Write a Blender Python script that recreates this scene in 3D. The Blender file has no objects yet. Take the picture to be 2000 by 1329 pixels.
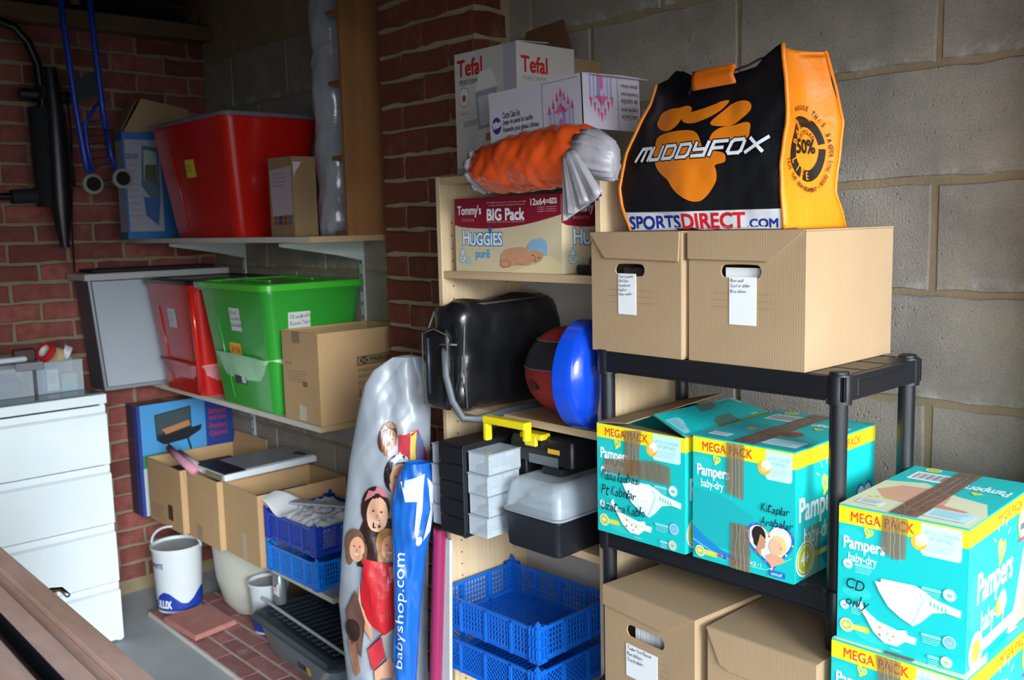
import bpy, math, random
from mathutils import Vector, Matrix, noise
from mathutils.geometry import delaunay_2d_cdt
S = bpy.context.scene
COL = S.collection
PI = math.pi
random.seed(7)

# ------------------------------------------------------------ camera, sky, light, exposure
cd = bpy.data.cameras.new('camera')
cam = bpy.data.objects.new('camera', cd)
COL.objects.link(cam)
right = Vector((0.67350184, 0.73880572, -0.02369346))
up = Vector((-0.07444499, 0.09968547, 0.99223019))
fwd = Vector((-0.73542724, 0.666505, -0.12213873))
mw = Matrix((right, up, -fwd)).transposed().to_4x4()
mw.translation = Vector((4.1, -1.905, 1.57))
cam.matrix_world = mw
cd.sensor_width = 36.0
cd.lens = 1843.56 * 36 / 2000
cd.clip_start = 0.02
cd.dof.use_dof = True
cd.dof.focus_distance = 1.75
cd.dof.aperture_fstop = 7.1
S.camera = cam

w = bpy.data.worlds.new('world')
S.world = w
w.use_nodes = True
nt = w.node_tree
nt.nodes.clear()
wo = nt.nodes.new('ShaderNodeOutputWorld')
wb = nt.nodes.new('ShaderNodeBackground')
tc = nt.nodes.new('ShaderNodeTexCoord')
sx = nt.nodes.new('ShaderNodeSeparateXYZ')
rp = nt.nodes.new('ShaderNodeValToRGB')
# hazy overcast: brightest low down, duller and bluer overhead
e_ = rp.color_ramp.elements
e_[0].position = 0.0; e_[0].color = (0.92, 0.97, 1.0, 1)
e_[1].position = 1.0; e_[1].color = (0.16, 0.20, 0.26, 1)
x_ = e_.new(0.22); x_.color = (0.80, 0.88, 0.97, 1)
x_ = e_.new(0.50); x_.color = (0.38, 0.45, 0.54, 1)
nt.links.new(tc.outputs['Generated'], sx.inputs[0])
nt.links.new(sx.outputs['Z'], rp.inputs[0])
nt.links.new(rp.outputs[0], wb.inputs[0])
nt.links.new(wb.outputs[0], wo.inputs[0])
wb.inputs[1].default_value = 2.7
# the garage door opening guides the sampling of the sky light
ld = bpy.data.lights.new('door_portal', 'AREA')
ld.shape = 'RECTANGLE'
ld.size = 2.36
ld.size_y = 1.98
ld.cycles.is_portal = True
lo = bpy.data.objects.new('door_portal', ld)
COL.objects.link(lo)
lo.location = (3.97, -1.33, 0.99)
lo.rotation_euler = (0, math.radians(90), 0)
# low sun spread wide by haze, shining in through the open garage door
sd = bpy.data.lights.new('sun', 'SUN')
sd.energy = 1.45
sd.angle = math.radians(20)
sd.color = (0.90, 0.97, 1.0)
so = bpy.data.objects.new('sun', sd)
COL.objects.link(so)
so.rotation_euler = Vector((-math.cos(math.radians(15)) * math.cos(math.radians(20)), math.cos(math.radians(15)) * math.sin(math.radians(20)), -math.sin(math.radians(15)))).to_track_quat('-Z', 'Y').to_euler()
so.location = (6, -3, 3)

vs = S.view_settings
S.display_settings.display_device = 'sRGB'
vs.view_transform = 'Standard'
vs.look = 'None'
vs.gamma = 1.0
vs.use_curve_mapping = False
vs.exposure = 1.6
S.cycles.max_bounces = 8
S.cycles.diffuse_bounces = 5
S.cycles.transparent_max_bounces = 12

# ------------------------------------------------------------ materials
def lin(h):
    if isinstance(h, str):
        h = h.lstrip('#')
        c = [int(h[i:i + 2], 16) / 255 for i in (0, 2, 4)]
    else:
        c = list(h)
    return tuple([x / 12.92 if x <= 0.04045 else ((x + 0.055) / 1.055) ** 2.4 for x in c]) + (1.0,)

def nodes(name):
    m = bpy.data.materials.new(name)
    m.use_nodes = True
    n = m.node_tree
    return m, n, n.nodes['Principled BSDF'], n.links

def N(n, t, **kw):
    x = n.nodes.new('ShaderNode' + t)
    for k, v in kw.items():
        setattr(x, k, v)
    return x

def ramp(n, stops):
    r = N(n, 'ValToRGB')
    e = r.color_ramp.elements
    while len(e) < len(stops):
        e.new(0.5)
    for i, (p, c) in enumerate(stops):
        e[i].position = p
        e[i].color = lin(c) if isinstance(c, str) else (c, c, c, 1)
    return r

MATS = {}
def plain(name, col, rough=0.5, metal=0.0, var=0.08, scale=8.0, bump=0.0, bscale=60.0, alpha=1.0, trans=0.0, coat=0.0, spec=0.5, sss=0.0):
    if name in MATS:
        return MATS[name]
    m, n, b, L = nodes(name)
    c = lin(col)
    tc = N(n, 'TexCoord')
    if var > 0:
        nz = N(n, 'TexNoise')
        nz.inputs['Scale'].default_value = scale
        nz.inputs['Detail'].default_value = 5
        L.new(tc.outputs['Object'], nz.inputs['Vector'])
        mx = N(n, 'MixRGB')
        mx.inputs[1].default_value = tuple(max(0, x * (1 - var * 2)) for x in c[:3]) + (1,)
        mx.inputs[2].default_value = tuple(min(1, x * (1 + var * 2)) for x in c[:3]) + (1,)
        L.new(nz.outputs[0], mx.inputs[0])
        L.new(mx.outputs[0], b.inputs['Base Color'])
    else:
        b.inputs['Base Color'].default_value = c
    if bump > 0:
        n2 = N(n, 'TexNoise')
        n2.inputs['Scale'].default_value = bscale
        n2.inputs['Detail'].default_value = 4
        L.new(tc.outputs['Object'], n2.inputs['Vector'])
        bp = N(n, 'Bump')
        bp.inputs['Strength'].default_value = bump
        bp.inputs['Distance'].default_value = 0.004
        L.new(n2.outputs[0], bp.inputs['Height'])
        L.new(bp.outputs[0], b.inputs['Normal'])
    b.inputs['Roughness'].default_value = rough
    b.inputs['Metallic'].default_value = metal
    b.inputs['Alpha'].default_value = alpha
    b.inputs['Transmission Weight'].default_value = trans
    b.inputs['Coat Weight'].default_value = coat
    b.inputs['Specular IOR Level'].default_value = spec
    if sss:
        b.inputs['Subsurface Weight'].default_value = sss
        b.inputs['Subsurface Scale'].default_value = 0.02
    MATS[name] = m
    return m

INK = {}
def ink(col, rough=0.45, alpha=1.0, bump=0.0):
    k = (col, rough, alpha, bump)
    if k in INK:
        return INK[k]
    m, n, b, L = nodes('ink_' + col.lstrip('#'))
    b.inputs['Base Color'].default_value = lin(col)
    b.inputs['Roughness'].default_value = rough
    b.inputs['Alpha'].default_value = alpha
    if bump:
        tc = N(n, 'TexCoord')
        mp = N(n, 'Mapping')
        mp.inputs['Scale'].default_value = (1, 1, 0.25)
        nz = N(n, 'TexNoise')
        nz.inputs['Scale'].default_value = 60
        L.new(tc.outputs['Object'], mp.inputs[0])
        L.new(mp.outputs[0], nz.inputs['Vector'])
        bp = N(n, 'Bump')
        bp.inputs['Strength'].default_value = bump
        bp.inputs['Distance'].default_value = 0.004
        L.new(nz.outputs[0], bp.inputs['Height'])
        L.new(bp.outputs[0], b.inputs['Normal'])
    INK[k] = m
    return m

def brick_mat(name, c1, c2, c3, stain='#8a7d6c'):
    m, n, b, L = nodes(name)
    tc = N(n, 'TexCoord')
    oi = N(n, 'ObjectInfo')
    ad = N(n, 'VectorMath', operation='ADD')
    L.new(tc.outputs['Object'], ad.inputs[0])
    L.new(oi.outputs['Location'], ad.inputs[1])
    nz = N(n, 'TexNoise'); nz.inputs['Scale'].default_value = 26; nz.inputs['Detail'].default_value = 6
    L.new(ad.outputs[0], nz.inputs['Vector'])
    r1 = ramp(n, [(0.3, c1), (0.7, c2)])
    L.new(nz.outputs[0], r1.inputs[0])
    mx = N(n, 'MixRGB'); mx.inputs[2].default_value = lin(c3)
    mr = N(n, 'Math', operation='MULTIPLY'); mr.inputs[1].default_value = 0.8
    L.new(oi.outputs['Random'], mr.inputs[0])
    L.new(mr.outputs[0], mx.inputs[0])
    L.new(r1.outputs[0], mx.inputs[1])
    # mortar smears and lime bloom
    n3 = N(n, 'TexNoise'); n3.inputs['Scale'].default_value = 9; n3.inputs['Detail'].default_value = 8; n3.inputs['Roughness'].default_value = 0.7
    L.new(ad.outputs[0], n3.inputs['Vector'])
    r3 = ramp(n, [(0.56, 0.0), (0.75, 0.5)])
    L.new(n3.outputs[0], r3.inputs[0])
    m2 = N(n, 'MixRGB'); m2.inputs[2].default_value = lin(stain)
    L.new(r3.outputs[0], m2.inputs[0]); L.new(mx.outputs[0], m2.inputs[1])
    L.new(m2.outputs[0], b.inputs['Base Color'])
    n2 = N(n, 'TexNoise'); n2.inputs['Scale'].default_value = 140; n2.inputs['Detail'].default_value = 6
    L.new(ad.outputs[0], n2.inputs['Vector'])
    bp = N(n, 'Bump'); bp.inputs['Strength'].default_value = 0.6; bp.inputs['Distance'].default_value = 0.004
    L.new(n2.outputs[0], bp.inputs['Height']); L.new(bp.outputs[0], b.inputs['Normal'])
    b.inputs['Roughness'].default_value = 0.92
    MATS[name] = m
    return m

def block_mat(name):
    m, n, b, L = nodes(name)
    tc = N(n, 'TexCoord'); oi = N(n, 'ObjectInfo')
    ad = N(n, 'VectorMath', operation='ADD')
    L.new(tc.outputs['Object'], ad.inputs[0]); L.new(oi.outputs['Location'], ad.inputs[1])
    nz = N(n, 'TexNoise'); nz.inputs['Scale'].default_value = 5; nz.inputs['Detail'].default_value = 8; nz.inputs['Roughness'].default_value = 0.65
    L.new(ad.outputs[0], nz.inputs['Vector'])
    r1 = ramp(n, [(0.3, '#8a8178'), (0.52, '#a0978c'), (0.72, '#b0a38f')])
    L.new(nz.outputs[0], r1.inputs[0])
    # fine aggregate speckle
    n2 = N(n, 'TexNoise'); n2.inputs['Scale'].default_value = 220; n2.inputs['Detail'].default_value = 3
    L.new(ad.outputs[0], n2.inputs['Vector'])
    r2 = ramp(n, [(0.36, 0.86), (0.52, 1.0), (0.72, 1.05)])
    L.new(n2.outputs[0], r2.inputs[0])
    mu = N(n, 'MixRGB', blend_type='MULTIPLY'); mu.inputs[0].default_value = 1
    L.new(r1.outputs[0], mu.inputs[1]); L.new(r2.outputs[0], mu.inputs[2])
    # white salt bloom along the lower edge of each block
    sz = N(n, 'SeparateXYZ'); L.new(tc.outputs['Object'], sz.inputs[0])
    mz = N(n, 'MapRange'); mz.inputs[1].default_value = -0.075; mz.inputs[2].default_value = -0.106
    L.new(sz.outputs['Z'], mz.inputs[0])
    nb = N(n, 'TexNoise'); nb.inputs['Scale'].default_value = 14; nb.inputs['Detail'].default_value = 7; nb.inputs['Roughness'].default_value = 0.7
    L.new(ad.outputs[0], nb.inputs['Vector'])
    rb_ = ramp(n, [(0.48, 0.0), (0.64, 0.75)])
    L.new(nb.outputs[0], rb_.inputs[0])
    mb_ = N(n, 'Math', operation='MULTIPLY'); L.new(mz.outputs[0], mb_.inputs[0]); L.new(rb_.outputs[0], mb_.inputs[1])
    bl_ = N(n, 'MixRGB'); bl_.inputs[2].default_value = lin('#d4d0cc')
    L.new(mb_.outputs[0], bl_.inputs[0]); L.new(mu.outputs[0], bl_.inputs[1])
    L.new(bl_.outputs[0], b.inputs['Base Color'])
    # pits
    v = N(n, 'TexVoronoi'); v.inputs['Scale'].default_value = 75
    L.new(ad.outputs[0], v.inputs['Vector'])
    r4 = ramp(n, [(0.08, 0.0), (0.28, 1.0)])
    L.new(v.outputs['Distance'], r4.inputs[0])
    n5 = N(n, 'TexNoise'); n5.inputs['Scale'].default_value = 30; n5.inputs['Detail'].default_value = 6
    L.new(ad.outputs[0], n5.inputs['Vector'])
    r5 = ramp(n, [(0.5, 0.0), (0.62, 1.0)])
    L.new(n5.outputs[0], r5.inputs[0])
    mxp = N(n, 'MixRGB'); mxp.inputs[1].default_value = (1, 1, 1, 1)
    L.new(r5.outputs[0], mxp.inputs[0]); L.new(r4.outputs[0], mxp.inputs[2])
    am = N(n, 'Math', operation='ADD')
    L.new(mxp.outputs[0], am.inputs[0]); L.new(n2.outputs[0], am.inputs[1])
    bp = N(n, 'Bump'); bp.inputs['Strength'].default_value = 0.55; bp.inputs['Distance'].default_value = 0.004
    L.new(am.outputs[0], bp.inputs['Height']); L.new(bp.outputs[0], b.inputs['Normal'])
    b.inputs['Roughness'].default_value = 0.95
    MATS[name] = m
    return m

def wood_mat(name, c1, c2, axis=2, scale=14, stretch=0.06, rough=0.45, fine=0.0):
    m, n, b, L = nodes(name)
    tc = N(n, 'TexCoord')
    mp = N(n, 'Mapping')
    s = [1, 1, 1]; s[axis] = stretch
    mp.inputs['Scale'].default_value = s
    L.new(tc.outputs['Object'], mp.inputs[0])
    nz = N(n, 'TexNoise'); nz.inputs['Scale'].default_value = scale; nz.inputs['Detail'].default_value = 7; nz.inputs['Distortion'].default_value = 0.6
    L.new(mp.outputs[0], nz.inputs['Vector'])
    r = ramp(n, [(0.3, c1), (0.7, c2)])
    L.new(nz.outputs[0], r.inputs[0])
    n2 = N(n, 'TexNoise'); n2.inputs['Scale'].default_value = scale * 12; n2.inputs['Detail'].default_value = 3
    L.new(mp.outputs[0], n2.inputs['Vector'])
    r2 = ramp(n, [(0.3, 0.86), (0.6, 1.0)])
    L.new(n2.outputs[0], r2.inputs[0])
    mu = N(n, 'MixRGB', blend_type='MULTIPLY'); mu.inputs[0].default_value = 1
    L.new(r.outputs[0], mu.inputs[1]); L.new(r2.outputs[0], mu.inputs[2])
    L.new(mu.outputs[0], b.inputs['Base Color'])
    b.inputs['Roughness'].default_value = rough
    MATS[name] = m
    return m

def card_mat(name, col, flute=True):
    m, n, b, L = nodes(name)
    c = lin(col)
    tc = N(n, 'TexCoord')
    nz = N(n, 'TexNoise'); nz.inputs['Scale'].default_value = 7; nz.inputs['Detail'].default_value = 6
    L.new(tc.outputs['Object'], nz.inputs['Vector'])
    mx = N(n, 'MixRGB')
    mx.inputs[1].default_value = tuple(x * 0.86 for x in c[:3]) + (1,)
    mx.inputs[2].default_value = tuple(min(1, x * 1.1) for x in c[:3]) + (1,)
    L.new(nz.outputs[0], mx.inputs[0])
    # flutes run upright
    mp = N(n, 'Mapping'); mp.inputs['Rotation'].default_value = (0, 0, 0.5)
    wv = N(n, 'TexWave'); wv.inputs['Scale'].default_value = 70; wv.inputs['Distortion'].default_value = 1.0; wv.inputs['Detail'].default_value = 2
    L.new(tc.outputs['Object'], mp.inputs[0]); L.new(mp.outputs[0], wv.inputs['Vector'])
    r = ramp(n, [(0.0, 0.965), (1.0, 1.0)])
    L.new(wv.outputs[0], r.inputs[0])
    mu = N(n, 'MixRGB', blend_type='MULTIPLY'); mu.inputs[0].default_value = 1
    L.new(mx.outputs[0], mu.inputs[1]); L.new(r.outputs[0], mu.inputs[2])
    L.new(mu.outputs[0], b.inputs['Base Color'])
    bp = N(n, 'Bump'); bp.inputs['Strength'].default_value = 0.06; bp.inputs['Distance'].default_value = 0.002
    L.new(wv.outputs[0], bp.inputs['Height']); L.new(bp.outputs[0], b.inputs['Normal'])
    b.inputs['Roughness'].default_value = 0.85
    b.inputs['Specular IOR Level'].default_value = 0.25
    MATS[name] = m
    return m

BRICK = brick_mat('red_brick', '#78403a', '#9a554c', '#5c302a')
BRICKP = brick_mat('pier_brick', '#6e3424', '#82402c', '#62301f')
BRICKR = brick_mat('jamb_brick', '#8a5249', '#a86a60', '#74443c', '#a89c90')
PAVER = brick_mat('paver_brick', '#90605c', '#ac7672', '#805450', '#c4b8b2')
TILE = brick_mat('terracotta', '#a06660', '#b4786e', '#a86c64', '#c09c90')
BLOCK = block_mat('concrete_block')
MORTAR = plain('mortar', '#87795f', 0.95, var=0.12, scale=20, bump=0.8, bscale=90)
MORTARP = plain('pier_mortar', '#ad9c7e', 0.95, var=0.12, scale=20, bump=0.8, bscale=90)  # mortar copy lightened to make up for the penumbra on the pier
MORTARB = plain('block_mortar', '#998768', 0.95, var=0.14, scale=12, bump=0.8, bscale=80)
CONC = plain('concrete_floor', '#a2a8ab', 0.8, var=0.1, scale=5, bump=0.3, bscale=60)
BEECH = wood_mat('beech_veneer', '#cdb08a', '#dcc4a0', 2, 9, 0.05, 0.4)
BEECHH = wood_mat('beech_veneer_across', '#c4a47e', '#d4b894', 0, 9, 0.05, 0.4)
OAK = wood_mat('orange_wood', '#8f6138', '#a4744a', 2, 12, 0.06, 0.45)
PINE = wood_mat('old_pine', '#5e4630', '#775a3c', 1, 10, 0.08, 0.8)
TOPW = wood_mat('brown_laminate', '#b28e7c', '#ccaca0', 0, 6, 0.25, 0.32)
CARD = card_mat('cardboard', '#a68b6b')
CARD2 = card_mat('cardboard_dark', '#957a5a')
CARD3 = card_mat('cardboard_warm', '#bd9a70')
WHITE = plain('white_laminate', '#e4ecef', 0.35, var=0.02)
WSHELF = plain('cream_shelf_board', '#c6c0b0', 0.5, var=0.05, scale=10)
CHIP = plain('raw_chipboard', '#b09468', 0.9, var=0.2, scale=120)
BRACK = plain('white_enamel', '#c4ccc8', 0.4, var=0.04)
BLKPL = plain('black_plastic', '#16181c', 0.38, var=0.1, bump=0.05, bscale=300)
BLKMT = plain('black_metal', '#0e0f11', 0.35, metal=0.3, var=0.05)
STEEL = plain('steel', '#b8bcc0', 0.25, metal=1.0, var=0.05)
PAPER = plain('white_paper', '#e2e4e6', 0.7, var=0.03)
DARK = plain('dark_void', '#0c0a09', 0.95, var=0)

# ------------------------------------------------------------ mesh builder
def link(o, parent=None):
    COL.objects.link(o)
    if parent is not None:
        o.parent = parent
    return o

class MB:
    def __init__(s):
        s.v = []; s.f = []; s.m = []
        s.T = None
    def add(s, vs, fs, mi=0):
        b = len(s.v)
        for p in vs:
            p = Vector(p)
            if s.T is not None:
                p = s.T @ p
            s.v.append(p)
        for f in fs:
            s.f.append([b + i for i in f]); s.m.append(mi)
    def box(s, x0, y0, z0, x1, y1, z1, mi=0):
        s.add([(x0, y0, z0), (x1, y0, z0), (x1, y1, z0), (x0, y1, z0), (x0, y0, z1), (x1, y0, z1), (x1, y1, z1), (x0, y1, z1)],
              [(0, 3, 2, 1), (4, 5, 6, 7), (0, 1, 5, 4), (1, 2, 6, 5), (2, 3, 7, 6), (3, 0, 4, 7)], mi)
    def hexa(s, p, mi=0):   # p: 4 bottom, 4 top (ccw)
        s.add(p, [(0, 3, 2, 1), (4, 5, 6, 7), (0, 1, 5, 4), (1, 2, 6, 5), (2, 3, 7, 6), (3, 0, 4, 7)], mi)
    def slab(s, quad, n, t, mi=0):   # quad of 4 points extruded by n*t
        n = Vector(n).normalized() * t
        q = [Vector(p) for p in quad]
        s.hexa(q + [p + n for p in q], mi)
    def prism(s, poly, fn, t, mi=0):  # poly 2d, fn(u,v,w)->3d
        k = len(poly)
        s.add([fn(a, b, 0) for a, b in poly] + [fn(a, b, t) for a, b in poly],
              [list(range(k))[::-1], list(range(k, 2 * k))] + [(i, (i + 1) % k, k + (i + 1) % k, k + i) for i in range(k)], mi)
    def tube(s, pts, r, n=8, mi=0, closed=False, flat=None):
        pts = [Vector(p) for p in pts]
        k = len(pts)
        rings = []
        ref = Vector((0, 0, 1))
        for i, p in enumerate(pts):
            a = pts[(i - 1) % k] if (closed or i > 0) else p
            b = pts[(i + 1) % k] if (closed or i < k - 1) else p
            t = (b - a).normalized()
            if abs(t.dot(ref)) > 0.95:
                ref = Vector((0, 1, 0)) if abs(t.z) > 0.9 else Vector((0, 0, 1))
            x = t.cross(ref).normalized(); y = x.cross(t).normalized()
            ref = y
            rr = r[i] if isinstance(r, (list, tuple)) else r
            ra, rb = (rr, rr) if flat is None else (rr, rr * flat)
            rings.append([p + x * ra * math.cos(2 * PI * j / n) + y * rb * math.sin(2 * PI * j / n) for j in range(n)])
        s.loft(rings, cap=not closed, closed=closed, mi=mi)
    def loft(s, rings, cap=True, closed=False, mi=0):
        n = len(rings[0]); k = len(rings)
        vs = [p for r in rings for p in r]
        fs = []
        for i in range(k if closed else k - 1):
            a, b = i * n, ((i + 1) % k) * n
            for j in range(n):
                fs.append((a + j, a + (j + 1) % n, b + (j + 1) % n, b + j))
        if cap and not closed:
            fs.append(list(range(n))[::-1]); fs.append(list(range((k - 1) * n, k * n)))
        s.add(vs, fs, mi)
    def cyl(s, p0, p1, r, r2=None, n=20, mi=0):
        s.tube([p0, p1], [r, r if r2 is None else r2], n, mi)
    def lathe(s, prof, c=(0, 0, 0), n=32, mi=0, axis=None):
        # prof: (r, h) pairs; axis matrix optional
        rings = []
        for r, h in prof:
            ring = []
            for j in range(n):
                p = Vector((r * math.cos(2 * PI * j / n), r * math.sin(2 * PI * j / n), h))
                if axis is not None:
                    p = axis @ p
                ring.append(p + Vector(c))
            rings.append(ring)
        s.loft(rings, cap=True, mi=mi)
    def sheet(s, fn, nu, nv, mi=0):
        vs = [fn(i / nu, j / nv) for j in range(nv + 1) for i in range(nu + 1)]
        s.add(vs, [(j * (nu + 1) + i, j * (nu + 1) + i + 1, (j + 1) * (nu + 1) + i + 1, (j + 1) * (nu + 1) + i) for j in range(nv) for i in range(nu)], mi)
    def build(s, name, mats, parent=None, bevel=0, smooth=False, solid=0, sub=0, seg=1):
        me = bpy.data.meshes.new(name)
        me.from_pydata([tuple(p) for p in s.v], [], s.f)
        for m in (mats if isinstance(mats, (list, tuple)) else [mats]):
            me.materials.append(m)
        me.polygons.foreach_set('material_index', s.m)
        me.update()
        if smooth:
            me.shade_smooth()
            if smooth is not True:
                me.set_sharp_from_angle(angle=math.radians(smooth))
        o = bpy.data.objects.new(name, me)
        link(o, parent)
        if solid:
            md = o.modifiers.new('solid', 'SOLIDIFY'); md.thickness = solid; md.offset = 0
        if bevel:
            md = o.modifiers.new('bevel', 'BEVEL'); md.width = bevel; md.segments = seg; md.limit_method = 'ANGLE'
            md.harden_normals = False
        if sub:
            md = o.modifiers.new('sub', 'SUBSURF'); md.levels = sub; md.render_levels = sub
        return o

def rrect(w, d, r, k=4, cx=0, cy=0, z=0):
    r = min(r, w / 2 - 1e-4, d / 2 - 1e-4)
    out = []
    for (sx, sy, a0) in ((1, -1, -90), (1, 1, 0), (-1, 1, 90), (-1, -1, 180)):
        for i in range(k + 1):
            a = math.radians(a0 + 90 * i / k)
            out.append(Vector((cx + sx * (w / 2 - r) + r * math.cos(a), cy + sy * (d / 2 - r) + r * math.sin(a), z)))
    return out

def tag(o, label=None, cat=None, group=None, kind=None):
    if label: o['label'] = label
    if cat: o['category'] = cat
    if group: o['group'] = group
    if kind: o['kind'] = kind
    return o

def thing(name, label, cat, loc=(0, 0, 0), rz=0, group=None, rot=None):
    o = bpy.data.objects.new(name, None)
    o.empty_display_size = 0.05
    COL.objects.link(o)
    o.location = loc
    o.rotation_euler = rot if rot else (0, 0, math.radians(rz))
    return tag(o, label, cat, group)

def solo(name, mb, mats, label, cat, group=None, **kw):
    return tag(mb.build(name, mats, None, **kw), label, cat, group)

def struct(name, mb, mats, label, **kw):
    o = mb.build(name, mats, None, **kw)
    return tag(o, label, None, None, 'structure')

# ------------------------------------------------------------ flat print
TXT = {}; ASP = {}
def text_mesh(body):
    k = body
    if k in TXT:
        return TXT[k]
    cu = bpy.data.curves.new('text', 'FONT')
    cu.body = body
    cu.resolution_u = 3
    cu.size = 1.0
    o = bpy.data.objects.new('text', cu)
    COL.objects.link(o)
    bpy.context.view_layer.update()
    dg = bpy.context.evaluated_depsgraph_get()
    me = bpy.data.meshes.new_from_object(o.evaluated_get(dg))
    vs = [(v.co.x, v.co.y) for v in me.vertices]
    fs = [tuple(p.vertices) for p in me.polygons]
    bpy.data.objects.remove(o)
    bpy.data.curves.remove(cu)
    bpy.data.meshes.remove(me)
    x0 = min(v[0] for v in vs); x1 = max(v[0] for v in vs); y0 = min(v[1] for v in vs); y1 = max(v[1] for v in vs)
    vs = [((x - x0) / (x1 - x0), (y - y0) / (y1 - y0)) for x, y in vs]
    ASP[k] = (x1 - x0) / (y1 - y0)
    TXT[k] = (vs, fs)
    return TXT[k]

def smooth_poly(P, n=4):
    """rounds a closed outline"""
    out = []
    k = len(P)
    for i in range(k):
        a, b, c, d = P[i - 1], P[i], P[(i + 1) % k], P[(i + 2) % k]
        for j in range(n):
            t = j / n
            out.append(tuple(0.5 * (2 * b[q] + (c[q] - a[q]) * t + (2 * a[q] - 5 * b[q] + 4 * c[q] - d[q]) * t * t + (3 * b[q] - a[q] - 3 * c[q] + d[q]) * t ** 3) for q in (0, 1)))
    return out

def circ(cx, cy, r, n=20, ry=None, a0=0, a1=360):
    ry = r if ry is None else ry
    full = a1 - a0 >= 360
    m = n if full else n + 1
    return [(cx + r * math.cos(math.radians(a0 + (a1 - a0) * i / n)), cy + ry * math.sin(math.radians(a0 + (a1 - a0) * i / n))) for i in range(m)]

def heart(cx, cy, w, h, n=28, lean=0.0):
    out = []
    for i in range(n):
        t = 2 * PI * i / n
        x = 16 * math.sin(t) ** 3 / 17
        y = -(13 * math.cos(t) - 5 * math.cos(2 * t) - 2 * math.cos(3 * t) - math.cos(4 * t)) / 17
        x, y = x * math.cos(lean) - y * math.sin(lean), x * math.sin(lean) + y * math.cos(lean)
        out.append((cx + x * w / 2, cy + y * h / 2))
    return out

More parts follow.
